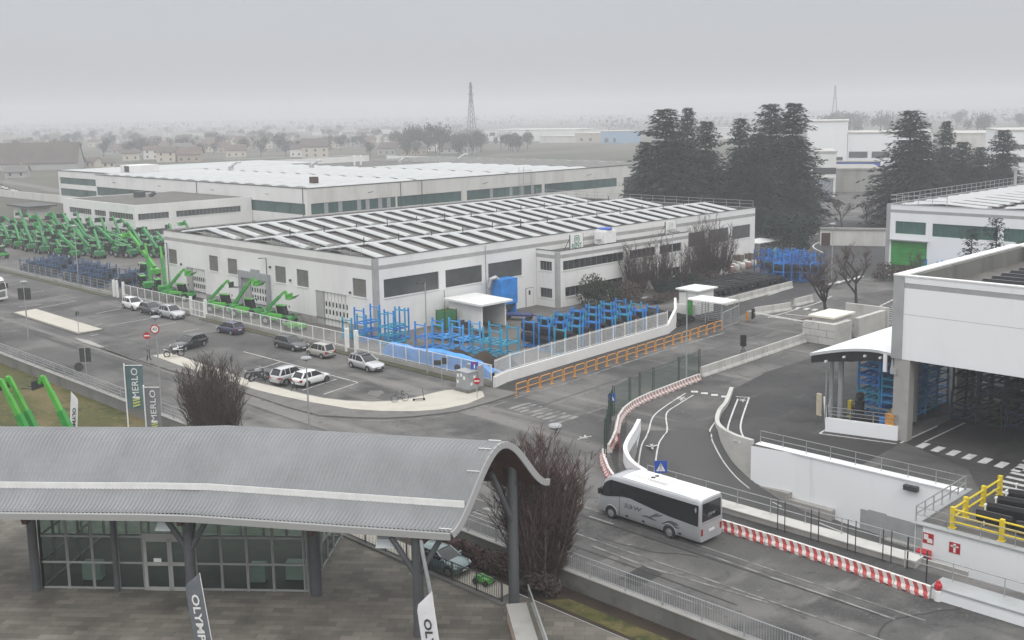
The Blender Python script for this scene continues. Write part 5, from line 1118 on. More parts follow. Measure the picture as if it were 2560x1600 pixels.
        part(car, 'mirror', MB().hexa([(ws-L_/2-.28, sg*(W/2-.07), belt+.02), (ws-L_/2-.1, sg*(W/2-.05), belt+.02), (ws-L_/2-.12, sg*(W/2+.13), belt+.03), (ws-L_/2-.25, sg*(W/2+.13), belt+.03), (ws-L_/2-.27, sg*(W/2-.07), belt+.14), (ws-L_/2-.12, sg*(W/2-.05), belt+.14), (ws-L_/2-.14, sg*(W/2+.12), belt+.16), (ws-L_/2-.24, sg*(W/2+.12), belt+.16)]), pt)
    part(car, 'grille', MB().box(L_/2-.03, -W*.24, .30*Hh, L_/2+.005, W*.24, .37*Hh).box(L_/2-.02, -W*.34, .19*Hh, L_/2+.012, W*.34, .26*Hh), MT['black'])
    part(car, 'number_plate', MB().box(L_/2+.005, -.25, .27*Hh, L_/2+.022, .25, .27*Hh+.1), MT['plate']); part(car, 'number_plate', MB().box(-L_/2-.02, -.25, .40*Hh, -L_/2-.003, .25, .40*Hh+.1), MT['plate'])
    part(car, 'bumper', MB().box(-L_/2-.03, -W*.4, .22, -L_/2+.06, W*.4, .36), MT['rubber'])
    if open_door:
        d = MB(); hx = ws-L_/2-.55; d.ext([(hx-.2, W/2-.02, .35), (hx-.75, W/2+.75, .35), (hx-.75, W/2+.75, .95), (hx-.2, W/2-.02, .95)], (.04, .03, 0)); part(car, 'door', d, pt)
    return car
white_p, silver_p, grey_p, black_p, blue_p, beige_p, teal_p = paint('white_car', (.72, .72, .71)), paint('silver_car', (.48, .485, .49), .35), paint('grey_car', (.055, .057, .06), .3), paint('black_car', (.016, .016, .017)), paint('blue_car', (.045, .05, .10), .2), paint('beige_car', (.40, .385, .35), .3), paint('teal_car', (.13, .19, .19), .3)
def between(a, b):
    a, b = G(a), G(b); m_ = (a+b)/2; return m_, math.atan2((b-a).y, (b-a).x)
def on_car(rear, front, width_side=1, W=1.75):
    """centre and heading from the ground contact points of the two wheels seen on one side"""
    m_, rz = between(rear, front); n = Vector((-math.sin(rz), math.cos(rz), 0)); return (m_+n*width_side*(W/2-.1)), rz
def car_at(name, label, pt, dims, sty, rear, front, side, **k):
    c, rz = on_car(rear, front, side, dims[1]); return make_car(name, label, pt, *dims, sty, c, rz, **k)
car_at('parked_car', 'white small crossover parked farthest left in the row of three by the yard fence', white_p, (4.2, 1.78, 1.6), 'suv', q(5, 1172, 495), q(5, 1257, 518), 1)
car_at('parked_car', 'dark grey hatchback parked between the white crossover and the silver jeep', grey_p, (4.3, 1.78, 1.5), 'hatch', q(5, 1340, 540), q(5, 1428, 562), 1)
car_at('parked_car', 'silver off-road car with roof rails parked right of the dark grey hatchback', silver_p, (4.3, 1.82, 1.65), 'suv', q(5, 1523, 580), q(5, 1628, 605), 1, rails=True)
car_at('parked_car', 'dark blue hatchback parked alone by the yard fence and sliding gate', blue_p, (3.95, 1.7, 1.48), 'hatch', q(5, 2190, 750), q(5, 2070, 725), -1)
car_at('parked_car', 'black saloon with its driver door open beside the white motorcycle', black_p, (4.75, 1.84, 1.45), 'wagon', q(5, 1925, 850), q(5, 1750, 900), -1, open_door=True)
car_at('parked_car', 'dark grey estate car with chrome window line parked along the yard fence', grey_p, (4.75, 1.84, 1.45), 'wagon', q(6, 205, 870), q(6, 358, 905), 1, rails=True)
car_at('parked_car', 'beige small hatchback parked with its rear to the silver estate', beige_p, (3.5, 1.6, 1.55), 'city', q(6, 633, 975), q(6, 497, 945), -1)
car_at('parked_car', 'silver estate car with dark glass roof standing nearest the blue tarpaulin', silver_p, (4.6, 1.8, 1.48), 'wagon', q(6, 903, 1055), q(6, 1063, 1100), 1, rails=True, glassroof=True)
car_at('parked_car', 'white hatchback with black wheels parked in front near the gravel path', white_p, (4.0, 1.74, 1.48), 'hatch', q(6, 475, 1245), q(6, 675, 1188), 1, darkwheel=True)
c_, r_ = on_car(q(6, 475, 1245), q(6, 675, 1188), 1)
make_car('parked_car', 'silver grey city van with dark windows parked behind the white hatchback', silver_p, 4.1, 1.76, 1.65, 'suv', c_+Vector((-math.sin(r_), math.cos(r_), 0))*2.35+Vector((math.cos(r_), math.sin(r_), 0))*-.6, r_)
make_car('parked_car', 'teal grey car half hidden on the lower path behind the canopy post', teal_p, 3.6, 1.6, 1.3, 'hatch', (39.95, 46.3, ZP+.05), R(-84))
cp = MB().hexa([(-.9, -.5, .25), (.9, -.5, .25), (.9, .5, .25), (-.9, .5, .25), (-.85, -.45, .6), (.7, -.4, .55), (.7, .4, .55), (-.85, .45, .6)]).box(-.6, -.35, .6, -.1, .35, .72); t = thing('garden_machine', 'small bright green machine on the lower path beside the teal car', 'machine', (40.2, 43.0, ZP+.05), R(-80)); t.scale = (.62, .62, .62); part(t, 'body', cp, MT['green_light'])
for x in (-.6, .6):
    for y in (-.62, .62): part(t, 'wheel', MB().lathe([(.14, -.1), (.27, -.1), (.27, .1), (.14, .1)], 12, (x, y, .27), 'y'), MT['rubber'])

# ---------------------------------------------------------------- coach
def make_coach():
    L_, W, Hh = 8.4, 2.36, 2.98
    rear, front = G(q('g', 1497, 1303)), G(q('g', 947, 1117)); rz = math.atan2((front-rear).y, (front-rear).x); nrm = Vector((-math.sin(rz), math.cos(rz), 0))
    wb = (front-rear).length; mid = (front+rear)/2
    co = thing('coach', 'silver grey midi coach with dark window band and white roof driving up the street', 'coach', mid-nrm*(W/2-.12)+Vector((math.cos(rz), math.sin(rz), 0))*-.42, rz)
    body = mat('coach_silver', (.40, .41, .425), .35, .2, coat=.5, var=.05, vs=1)
    xf, xr = wb/2+.42, -wb/2+.42
    zt = lambda x: interp([(-L_/2, Hh-.10), (-L_/2+.25, Hh), (L_/2-2.2, Hh), (L_/2-1.35, Hh-.10), (L_/2-.75, Hh-.55), (L_/2-.3, 1.55), (L_/2-.05, 1.0), (L_/2, .75)], x)
    hw = lambda x: W/2*interp([(-L_/2, .93), (-L_/2+.15, 1), (L_/2-1.2, 1), (L_/2-.4, .93), (L_/2, .72)], x)
    rows = []
    xs = [-L_/2, -L_/2+.08, -L_/2+.3]+[-L_/2+.3+(L_-2.3)*j/8 for j in range(1, 9)]+[L_/2-1.65, L_/2-1.35, L_/2-1.05, L_/2-.75, L_/2-.5, L_/2-.3, L_/2-.12, L_/2]
    for x in xs:
        w, t = hw(x), zt(x); z0 = .32; h = t-z0
        half = [(w*.9, z0), (w, z0+min(.25, h*.2)), (w, z0+h*.45), (w*.985, z0+h*.75), (w*.95, t-.14*min(1, h)), (w*.86, t-.03), (w*.4, t+.01), (0, t+.02)]
        rows.append([(x, -y, z) for y, z in half]+[(x, y, z) for y, z in reversed(half[:-1])])
    mb = MB().surf(rows); mb.poly(rows[0]); mb.poly(rows[-1][::-1]); mb.surf([[r[0] for r in rows], [r[-1] for r in rows]]); part(co, 'body', mb, body, smooth=45)
    rf = MB(); rr = []
    for x in [-L_/2+.06]+[-L_/2+.2+(L_-2.45)*j/6 for j in range(7)]: rr.append([(x, -W*.435, zt(x)-.02), (x, -W*.3, zt(x)+.03), (x, 0, zt(x)+.05), (x, W*.3, zt(x)+.03), (x, W*.435, zt(x)-.02)])
    part(co, 'roof', rf.surf(rr), MT['white_paint'], smooth=True)
    def side_pt(x, z, sg):
        w, t = hw(x), zt(x); z0 = .32; h = t-z0; k = (z-z0)/h
        ww = interp([(0, w*.9), (.15, w), (.45, w), (.75, w*.985), (1-.14/h if h > .3 else .8, w*.95), (1, w*.86)], k); return Vector((x, sg*(ww+.012), z))
    for sg in (-1, 1):
        gl = MB(); lo = []; hi = []
        for j in range(25):
            x = -L_/2+.12+(L_-.62)*j/24
            zl = interp([(-L_/2, 1.32), (-L_/2+2.4, 1.42), (0, 1.62), (L_/2-3.0, 1.78), (L_/2-2.3, 1.72), (L_/2-1.0, 1.42), (L_/2-.5, 1.40)], x); zh = min(zt(x)-.24, Hh-.36)
            lo.append(side_pt(x, min(zl, zh-.02), sg)); hi.append(side_pt(x, zh, sg))
        mid_ = [side_pt(a.x, (a.z+b.z)/2, sg) for a, b in zip(lo, hi)]
        gl.surf([lo, mid_, hi] if sg < 0 else [hi, mid_, lo]); part(co, 'side_window', gl, MT['car_glass'])
    ws = MB(); rows = []
    for x in (L_/2-1.42, L_/2-1.2, L_/2-.95, L_/2-.7, L_/2-.42): rows.append([(x+.015, y*hw(x)*.86, zt(x)-.0+.03-(.06 if abs(y) > .8 else 0)) for y in (-1, -.5, 0, .5, 1)])
    part(co, 'windscreen', ws.surf(rows), MT['car_glass'], smooth=True)
    part(co, 'rear_window', MB().ext([(-L_/2-.012, -W*.40, 1.55), (-L_/2-.012, W*.40, 1.55), (-L_/2-.0, W*.39, Hh-.3), (-L_/2-.0, -W*.39, Hh-.3)], (.02, 0, 0)), MT['car_glass'])
    part(co, 'roof_unit', MB().ext([(-1.15, -.55, Hh+.03), (.25, -.55, Hh+.03), (.25, .55, Hh+.03), (-1.15, .55, Hh+.03)], (0, 0, .17)), MT['white_paint']); part(co, 'roof_fan', MB().lathe([(.15, 0), (.15, .02)], 14, (.05, .27, Hh+.2)), MT['black']); part(co, 'roof_fan', MB().lathe([(.15, 0), (.15, .02)], 14, (.05, -.12, Hh+.2)), MT['black'])
    part(co, 'roof_hatch', MB().box(.55, -.42, Hh+.05, 1.65, .42, Hh+.09), MT['white_paint'])
    for x in (xf, xr):
        for sg in (-1, 1):
            y = sg*(W/2-.13); r = .40
            o = part(co, 'wheel', MB().lathe([(.22, -.12), (r*.92, -.13), (r, -.08), (r, .08), (r*.92, .13), (.22, .12)], 22, (x, y, r), 'y'), MT['rubber'], smooth=40)
            MB().lathe([(.06, sg*.16), (.12, sg*.15), (.17, sg*.10), (.25, sg*.14)][::1 if sg > 0 else -1], 18, (x, y, r), 'y').build('rim', MT['rim'], o, smooth=40)
            ar = MB(); rA = .50; pts = [(x+rA*math.cos(t), sg*(W/2-.04), r+rA*math.sin(t)) for t in [-.18+(math.pi+.36)*j/16 for j in range(17)]]; part(co, 'wheel_arch', ar.ext(pts, (0, sg*.045, 0)), MT['rubber'])
            tr = MB(); tr.path([(x+.53*math.cos(t), sg*(W/2+.005), r+.53*math.sin(t)) for t in [.0+math.pi*j/16 for j in range(17)]], .03, 6); part(co, 'arch_trim', tr, body)
    for sg in (-1, 1):
        part(co, 'tail_light', MB().box(-L_/2-.02, min(sg*.86, sg*1.04), .72, -L_/2+.05, max(sg*.86, sg*1.04), 1.12), MT['lamp_red']); part(co, 'headlight', MB().hexa([(L_/2-.25, sg*.55, .78), (L_/2-.05, sg*.55, .78), (L_/2-.22, sg*.98, .8), (L_/2-.4, sg*1.02, .8), (L_/2-.3, sg*.55, 1.0), (L_/2-.12, sg*.55, .98), (L_/2-.28, sg*.96, 1.05), (L_/2-.45, sg*1.0, 1.05)]), MT['lamp_clear'])
        part(co, 'mirror', MB().box(L_/2-.55, sg*1.2-.09, 1.5, L_/2-.4, sg*1.2+.09, 1.85).bar((L_/2-.5, sg*1.0, 1.9), (L_/2-.48, sg*1.2, 1.8), .05), MT['black'])
    part(co, 'number_plate', MB().box(-L_/2-.03, -.28, .82, -L_/2-.012, .28, .98), MT['plate']); part(co, 'rear_seam', MB().box(-L_/2-.01, -.95, 1.42, -L_/2-.002, .95, 1.435), MT['dark_steel'])
    tx = MB(); text_mesh(tx, 'saw', .62, frame_m((.95, W/2+.02, 1.28), (-1, 0, 0), (0, 0, 1)) @ Matrix(((1, .25, 0, 0), (0, 1, 0, 0), (0, 0, 1, 0), (0, 0, 0, 1))), depth=.004, sx=1.5); part(co, 'lettering', tx, mat('coach_mark', (.11, .115, .125), .4))
    tx = MB(); text_mesh(tx, 'saw', .36, frame_m((-L_/2-.02, 0, 1.95), (0, -1, 0), (0, 0, 1)), depth=.004, sx=1.3); part(co, 'lettering', tx, MT['steel'])
    sw_ = MB()
    for x0, z0, x1, z1, w in ((-.2, .82, -1.5, 1.45, .13), (-.5, .95, -1.2, 1.5, .08), (0.3, .85, -1.0, .95, .12), (-1.3, .78, -2.7, 1.12, .2), (-1.6, .95, -2.6, 1.2, .12), (-1.5, .7, -2.8, .95, .12)):
        pts = []
        for j in range(9):
            u = j/8; pts.append((x0+(x1-x0)*u, z0+(z1-z0)*u+.06*math.sin(u*5), w*math.sin(math.pi*u)**.7/2))
        sw_.surf([[(a, W/2+.016, b+c) for a, b, c in pts], [(a, W/2+.016, b-c) for a, b, c in pts]])
    part(co, 'swirl_graphic', sw_, mat('coach_graphic', (.13, .135, .15), .4, .3))
    for x in (1.35, .0, -2.85): part(co, 'side_marker', MB().box(x, W/2+.0, .5, x+.2, W/2+.02, .6), MT['black'])
    part(co, 'door_seam', MB().box(L_/2-2.15, W/2+.0, .45, L_/2-2.13, W/2+.014, 1.7), MT['dark_steel'])
make_coach()

# ---------------------------------------------------------------- lorry at the left edge
lr_ = thing('lorry', 'white lorry cab with slatted grille entering at the left edge of the street', 'lorry', (*g2(5, 10, 432), 0), R(-62))
tc_ = MB().ext([(-2.1, -1.2, .45), (.1, -1.2, .45), (.15, -1.2, 1.6), (-.12, -1.2, 2.75), (-.45, -1.2, 3.35), (-2.1, -1.2, 3.75)], (0, 2.4, 0)); part(lr_, 'cab', tc_, MT['white_paint'])
part(lr_, 'windscreen', MB().hexa([(.14, -1.08, 1.75), (.165, -1.08, 1.75), (.165, 1.08, 1.75), (.14, 1.08, 1.75), (-.10, -1.02, 2.66), (-.06, -1.02, 2.66), (-.06, 1.02, 2.66), (-.10, 1.02, 2.66)]), MT['car_glass'])
gr = MB()
for k in range(6): gr.box(.13, -.85, .7+k*.14, .17, .85, .77+k*.14)
part(lr_, 'grille', gr, MT['dark_steel']); part(lr_, 'bumper', MB().box(-.2, -1.22, .35, .22, 1.22, .66), MT['white_paint']); part(lr_, 'roof_spoiler', MB().hexa([(-2.1, -1.1, 3.76), (-.7, -1.1, 3.45), (-.7, 1.1, 3.45), (-2.1, 1.1, 3.76), (-2.1, -1.05, 4.0), (-1.2, -1.05, 3.95), (-1.2, 1.05, 3.95), (-2.1, 1.05, 4.0)]), MT['white_paint'])
part(lr_, 'sun_visor', MB().box(-.35, -1.0, 2.85, .05, 1.0, 2.92), MT['black'])
for sg in (-1, 1):
    part(lr_, 'headlight', MB().box(.16, min(sg*.75, sg*1.15), .72, .2, max(sg*.75, sg*1.15), .95), MT['lamp_clear']); part(lr_, 'mirror', MB().box(-.05, sg*1.42-.12, 1.8, .1, sg*1.42+.12, 2.5), MT['black'])
    for x in (-.95, -5.2, -6.5): part(lr_, 'wheel', MB().lathe([(.25, -.14), (.5, -.14), (.5, .14), (.25, .14)], 18, (x, sg*1.05, .5), 'y'), MT['rubber'])
part(lr_, 'trailer', MB().box(-12, -1.25, 1.2, -2.5, 1.25, 3.9), MT['white_paint'])

# ---------------------------------------------------------------- two wheelers
def spoked_wheel(par, x, r, w=.05, name='wheel', n=6):
    mb = MB(); mb.path([(x+r*math.cos(t), 0, r+r*math.sin(t)) for t in [2*math.pi*j/22 for j in range(22)]], w, 7, closed=True); o = part(par, name, mb, MT['rubber'])
    sp = MB()
    for k in range(n): a = math.pi*k/n; sp.bar((x-r*math.cos(a), 0, r-r*math.sin(a)), (x+r*math.cos(a), 0, r+r*math.sin(a)), .012)
    sp.tube((x, -.06, r), (x, .06, r), .05); sp.build('rim', MT['rim'], o)
def motorbike(label, loc, rz, pt, name='motorcycle', fat=1.0):
    m_ = thing(name, label, 'motorcycle', loc, rz); spoked_wheel(m_, -.72, .31, .06*fat); spoked_wheel(m_, .75, .33, .055*fat)
    part(m_, 'fork', MB().tube((.75, -.09, .33), (.45, -.08, 1.02), .03).tube((.75, .09, .33), (.45, .08, 1.02), .03), MT['steel']); part(m_, 'handlebar', MB().path([(.38, -.4, 1.12), (.42, -.2, 1.08), (.44, 0, 1.05), (.42, .2, 1.08), (.38, .4, 1.12)], .018), MT['black'])
    part(m_, 'engine', MB().cbox(.05, 0, .42, .42, .26, .34).cbox(.0, 0, .6, .3, .2, .2).tube((.1, -.14, .5), (-.7, -.16, .58), .05), MT['dark_steel']); part(m_, 'tank', MB().hexa([(-.08, -.13, .78), (.42, -.12, .74), (.42, .12, .74), (-.08, .13, .78), (-.05, -.1, .93), (.4, -.08, 1.0), (.4, .08, 1.0), (-.05, .1, .93)]), pt)
    part(m_, 'seat', MB().hexa([(-.85, -.09, .86), (0, -.11, .84), (0, .11, .84), (-.85, .09, .86), (-.85, -.08, .94), (0, -.1, .93), (0, .1, .93), (-.85, .08, .94)]), MT['black']); part(m_, 'swingarm', MB().bar((-.72, -.07, .31), (-.1, -.07, .42), .05).bar((-.72, .07, .31), (-.1, .07, .42), .05), MT['steel'])
    part(m_, 'mudguard', MB().hexa([(.45, -.08, .72), (1.0, -.06, .72), (1.0, .06, .72), (.45, .08, .72), (.45, -.08, .76), (1.0, -.05, .75), (1.0, .05, .75), (.45, .08, .76)]).hexa([(-1.05, -.08, .84), (-.6, -.1, .78), (-.6, .1, .78), (-1.05, .08, .84), (-1.05, -.07, .88), (-.6, -.1, .86), (-.6, .1, .86), (-1.05, .07, .88)]), pt); part(m_, 'fairing', MB().hexa([(.42, -.14, .95), (.6, -.08, .95), (.6, .08, .95), (.42, .14, .95), (.4, -.1, 1.2), (.48, -.06, 1.22), (.48, .06, 1.22), (.4, .1, 1.2)]), pt); return m_
a, b = G(q(5, 1570, 955), .136), G(q(5, 1718, 945), .136)
motorbike('white off-road motorcycle parked on the gravel by the black saloon', (a+b)/2, math.atan2((b-a).y, (b-a).x), white_p)
a, b = G(q(6, 8, 1185), .136), G(q(6, 62, 1178), .136)
motorbike('dark scooter parked on the gravel right of the tall bare tree', (a+b)/2+Vector((.1, .3, 0)), math.atan2((b-a).y, (b-a).x)+.1, grey_p, 'scooter', 1.3)
motorbike('silver scooter parked close behind the dark scooter by the bare tree', (a+b)/2+Vector((.35, 1.3, 0)), math.atan2((b-a).y, (b-a).x)-.15, silver_p, 'scooter', 1.3)
bk = thing('bicycle', 'dark bicycle leaning upright on the gravel path', 'bicycle', G(q(6, 1362, 1375), .136), R(160)); spoked_wheel(bk, -.52, .33, .02, n=5); spoked_wheel(bk, .52, .33, .02, n=5)
part(bk, 'frame', MB().path([(-.52, 0, .33), (-.05, 0, .3), (.33, 0, .78), (-.2, 0, .78), (-.52, 0, .33)], .02).bar((-.05, 0, .3), (-.22, 0, .92), .03).path([(.52, 0, .33), (.36, 0, .8), (.33, 0, 1.0)], .018), MT['black']); part(bk, 'saddle', MB().box(-.36, -.07, .92, -.1, .07, .97), MT['black']); part(bk, 'handlebar', MB().path([(.25, -.28, 1.0), (.33, 0, 1.02), (.25, .28, 1.0)], .015), MT['black'])
ks = thing('kick_scooter', 'black electric kick scooter standing on the gravel path near the grey cabinet', 'scooter', G(q(6, 1545, 1365), .136), R(-35)); part(ks, 'deck', MB().box(-.5, -.08, .12, .35, .08, .17), MT['black']); part(ks, 'stem', MB().tube((.4, 0, .15), (.3, 0, 1.1), .025), MT['black']); part(ks, 'handlebar', MB().tube((.3, -.24, 1.1), (.3, .24, 1.1), .016), MT['black'])
for x in (-.52, .42): part(ks, 'wheel', MB().lathe([(.03, -.03), (.11, -.03), (.11, .03), (.03, .03)], 12, (x, 0, .11), 'y'), MT['rubber'])

# ---------------------------------------------------------------- man walking
def person(loc, rz):
    pr = thing('person', 'man in dark jacket and trousers walking at the edge of the footway', 'person', loc, rz)
    skel = {'pelvis': (0, 0, .93), 'chest': (.02, 0, 1.30), 'neck': (.03, 0, 1.47), 'hl': (0, .10, .88), 'hr': (0, -.10, .88), 'kl': (.16, .10, .48), 'al': (.20, .10, .09), 'tl': (.36, .11, .04), 'kr': (-.02, -.10, .47), 'ar': (-.22, -.10, .12), 'tr': (-.07, -.11, .04), 'sl': (.02, .20, 1.40), 'sr': (.02, -.20, 1.40), 'el': (-.08, .27, 1.14), 'wl': (.02, .25, .90), 'er': (.06, -.27, 1.13), 'wr': (.26, -.16, 1.06), 'hd': (.06, 0, 1.60), 'ht': (.05, 0, 1.72)}
    rad = {'pelvis': .15, 'chest': .17, 'neck': .06, 'hl': .10, 'hr': .10, 'kl': .07, 'al': .055, 'tl': .045, 'kr': .07, 'ar': .055, 'tr': .045, 'sl': .09, 'sr': .09, 'el': .06, 'wl': .045, 'er': .06, 'wr': .045, 'hd': .095, 'ht': .075}
    ed = [('pelvis', 'chest'), ('chest', 'neck'), ('neck', 'hd'), ('hd', 'ht'), ('pelvis', 'hl'), ('hl', 'kl'), ('kl', 'al'), ('al', 'tl'), ('pelvis', 'hr'), ('hr', 'kr'), ('kr', 'ar'), ('ar', 'tr'), ('chest', 'sl'), ('sl', 'el'), ('el', 'wl'), ('chest', 'sr'), ('sr', 'er'), ('er', 'wr')]
    for side, w in (('l', 'wl'), ('r', 'wr')):        # five fingers on each hand
        base = Vector(skel[w]); dn = Vector((.05, 0, -.09)) if side == 'l' else Vector((.09, .03, .01))
        skel['p'+side] = tuple(base+dn*.8); rad['p'+side] = .032; ed.append((w, 'p'+side))
        for k in range(5):
            sp = Vector((.018*(k-1.5), .0, 0)) if side == 'l' else Vector((0, .018*(k-1.5), 0)); ln = (.75, .95, 1.0, .9, .5)[k]
            if k == 4: sp = Vector((.045, -.02, .03))
            skel['f%s%d' % (side, k)] = tuple(base+dn*(.8+ln*.8)+sp); rad['f%s%d' % (side, k)] = .009; ed.append(('p'+side, 'f%s%d' % (side, k)))
    names = list(skel); me = bpy.data.meshes.new('person_body'); me.from_pydata([skel[k] for k in names], [(names.index(a), names.index(b)) for a, b in ed], [])
    o = bpy.data.objects.new('body', me); COL.objects.link(o); sk = o.modifiers.new('skin', 'SKIN'); su = o.modifiers.new('sub', 'SUBSURF'); su.levels = 2; su.render_levels = 2
    for i, k in enumerate(names): me.skin_vertices[0].data[i].radius = (rad[k], rad[k]*(.8 if k in ('chest', 'pelvis') else 1))
    me.skin_vertices[0].data[0].use_root = True
    dg = bpy.context.evaluated_depsgraph_get(); dg.update(); m2 = bpy.data.meshes.new_from_object(o.evaluated_get(dg)); bpy.data.objects.remove(o)
    m2.name = 'person_body'; m2.materials.clear()
    for x in (mat('jacket', (.028, .03, .026), .85, var=.2, vs=8), mat('trousers', (.018, .019, .022), .9), mat('skin', (.42, .26, .19), .6), MT['black']): m2.materials.append(x)
    for p in m2.polygons:
        z = p.center.z; x, y = p.center.x, p.center.y
        hand = (abs(y) > .19 and z < .92) or (x > .24 and y < -.05 and .95 < z < 1.2)
        p.material_index = 2 if z > 1.5 or hand else (3 if z < .12 else (1 if z < .86 else 0)); p.use_smooth = True
    b = bpy.data.objects.new('body', m2); COL.objects.link(b); b.parent = pr
    part(pr, 'hair', MB().lathe([(.085, 0), (.10, .05), (.095, .10), (.05, .145)], 12, (.03, 0, 1.635)), MT['black'], smooth=True)
    part(pr, 'face', MB().cbox(.155, 0, 1.60, .03, .025, .05).cbox(.142, .035, 1.635, .012, .025, .012, 1).cbox(.142, -.035, 1.635, .012, .025, .012, 1).cbox(.142, 0, 1.555, .012, .05, .01, 1), [mat('skin_face', (.40, .25, .18), .6), MT['black']])
person(G(q(5, 1410, 995)), R(150))
# ================================================================ GREEN TELESCOPIC HANDLERS
def make_handler(label, loc, rz, boom=45, ext=0.0, tool='forks', body='green', group=None, hood=True, big=1.0):
    h = thing('telehandler', label, 'telehandler', loc, rz, group)
    g, g2_ = MT[body], MT['green_light' if group is None else 'green_yard']
    part(h, 'chassis', MB().box(-2.1, -.55, .55, 1.9, .55, 1.05).hexa([(-2.3, -.95, .7), (-1.1, -.95, .6), (-1.1, .95, .6), (-2.3, .95, .7), (-2.35, -.9, 1.45), (-1.2, -.9, 1.6), (-1.2, .9, 1.6), (-2.35, .9, 1.45)]).hexa([(.9, -.95, .75), (2.1, -.9, .75), (2.1, .9, .75), (.9, .95, .75), (.9, -.95, 1.12), (2.0, -.9, 1.05), (2.0, .9, 1.05), (.9, .95, 1.12)]), g)
    part(h, 'engine_hood', MB().hexa([(-1.2, -1.05, .75), (.95, -1.05, .75), (.95, -.4, .75), (-1.2, -.4, .75), (-1.15, -1.0, 1.45), (.7, -1.0, 1.35), (.7, -.4, 1.4), (-1.15, -.4, 1.5)]), g2_)
    for x in (-1.35, 1.4):
        for sg in (-1, 1):
            o = part(h, 'wheel', MB().lathe([(.3, -.2), (.52, -.22), (.6, -.16), (.6, .16), (.52, .22), (.3, .2)], 16, (x, sg*.92, .6), 'y'), MT['rubber'])
            MB().lathe([(.08, sg*.2), (.3, sg*.215)][::1 if sg > 0 else -1], 12, (x, sg*.92, .6), 'y').build('rim', MT['steel'], o)
            part(h, 'mudguard', MB().path([(x+.66*math.cos(t), sg*.92, .62+.66*math.sin(t)) for t in [.35+2.4*j/6 for j in range(7)]], .09, 4), g)
    fr = MB()
    for x, xt in ((.75, .45), (-.65, -.6)):
        for y in (.28, 1.02): fr.bar((x, y, 1.0), (xt, y*.95+.02, 2.3), .07)
    fr.box(-.65, .28, .8, .8, 1.05, 1.15); c_ = part(h, 'cab', fr, MT['black'])
    MB().hexa([(-.63, .31, 1.15), (.72, .31, 1.15), (.72, 1.0, 1.15), (-.63, 1.0, 1.15), (-.58, .31, 2.27), (.44, .31, 2.27), (.44, .98, 2.27), (-.58, .98, 2.27)]).build('cab_glass', MT['car_glass'], c_)
    MB().hexa([(-.75, .2, 2.28), (.62, .2, 2.28), (.62, 1.08, 2.28), (-.75, 1.08, 2.28), (-.68, .25, 2.40), (.5, .25, 2.38), (.5, 1.03, 2.38), (-.68, 1.03, 2.40)]).build('cab_roof', g2_ if body != 'green_dull' else MT['green'], c_)
    part(h, 'roof_guard', MB().path([(.55, .3, 2.35), (.95, .3, 2.5), (.95, 1.0, 2.5), (.55, 1.0, 2.35)], .03, 4), MT['white_paint'])
    a = R(boom); L1, L2 = 3.9*big, (3.0+ext)*big; piv = Vector((-1.75, -.12, 1.75)); d = Vector((math.cos(a), 0, math.sin(a))); u = Vector((-math.sin(a), 0, math.cos(a)))
    part(h, 'boom', MB().bar(piv, piv+d*L1, .42*big, .5*big, up=u), g)
    part(h, 'boom_extension', MB().bar(piv+d*(L1-.1), piv+d*(L1+.25*L2), .32*big, .38*big, up=u).bar(piv+d*(L1+.2*L2), piv+d*(L1+.45*L2), .26*big, .3*big, up=u), g2_)
    tip = piv+d*(L1+.45*L2)
    part(h, 'lift_cylinder', MB().tube((-.2, -.1, 1.1), piv+d*(L1*.55)-u*.25, .07), MT['steel'])
    hd = MB(); hd.bar(tip, tip+Vector((.35, 0, -.55)), .3, .3); part(h, 'boom_head', hd, g2_)
    f0 = tip+Vector((.4, 0, -.6))
    if tool == 'forks':
        part(h, 'forks', MB().box(f0.x, -.6, f0.z-.35, f0.x+.1, .6, f0.z+.35).box(f0.x+.1, -.45, f0.z-.35, f0.x+1.25, -.32, f0.z-.28).box(f0.x+.1, .2, f0.z-.35, f0.x+1.25, .33, f0.z-.28), MT['dark_steel'])
    elif tool == 'bucket':
        pr_ = [(0, -.45), (.5, -.55), (1.0, -.35), (.85, -.3), (.45, -.42), (.15, -.3), (.1, .25), (.3, .5), (0, .45)]
        part(h, 'bucket', MB().ext([(f0.x+x, -1.1, f0.z+z) for x, z in pr_], (0, 2.2, 0)), MT['black'])
    elif tool == 'grab':
        pr_ = [(0, -.35), (.55, -.4), (1.0, -.1), (1.25, .15), (.95, 0), (.5, -.25), (.2, -.15), (.25, .3), (0, .3)]
        part(h, 'bucket', MB().ext([(f0.x+x, -.7, f0.z+z) for x, z in pr_], (0, 1.4, 0)), g2_)
    part(h, 'mirror', MB().box(.75, 1.08, 1.95, .82, 1.22, 2.25), MT['black'])
    return h
def at_ground(t, x, y): v = G(q(t, x, y)); return v
YG = 'green telehandlers packed in the left yard'
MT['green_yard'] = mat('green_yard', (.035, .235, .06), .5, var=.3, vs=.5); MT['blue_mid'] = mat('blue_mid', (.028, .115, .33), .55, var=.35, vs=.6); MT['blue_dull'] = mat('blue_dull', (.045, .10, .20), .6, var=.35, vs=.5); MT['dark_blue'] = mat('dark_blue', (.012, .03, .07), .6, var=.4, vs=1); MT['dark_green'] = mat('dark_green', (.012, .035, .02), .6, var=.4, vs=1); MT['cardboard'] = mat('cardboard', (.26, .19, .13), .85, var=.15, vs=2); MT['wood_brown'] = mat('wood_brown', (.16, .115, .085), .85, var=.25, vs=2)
LBL = ['green telehandler with raised forks in the packed rows of the left yard', 'green telehandler with a black bucket in the packed rows of the left yard', 'dull green telehandler with lowered boom in the packed rows of the left yard', 'green telehandler with a high steep boom in the packed rows of the left yard']
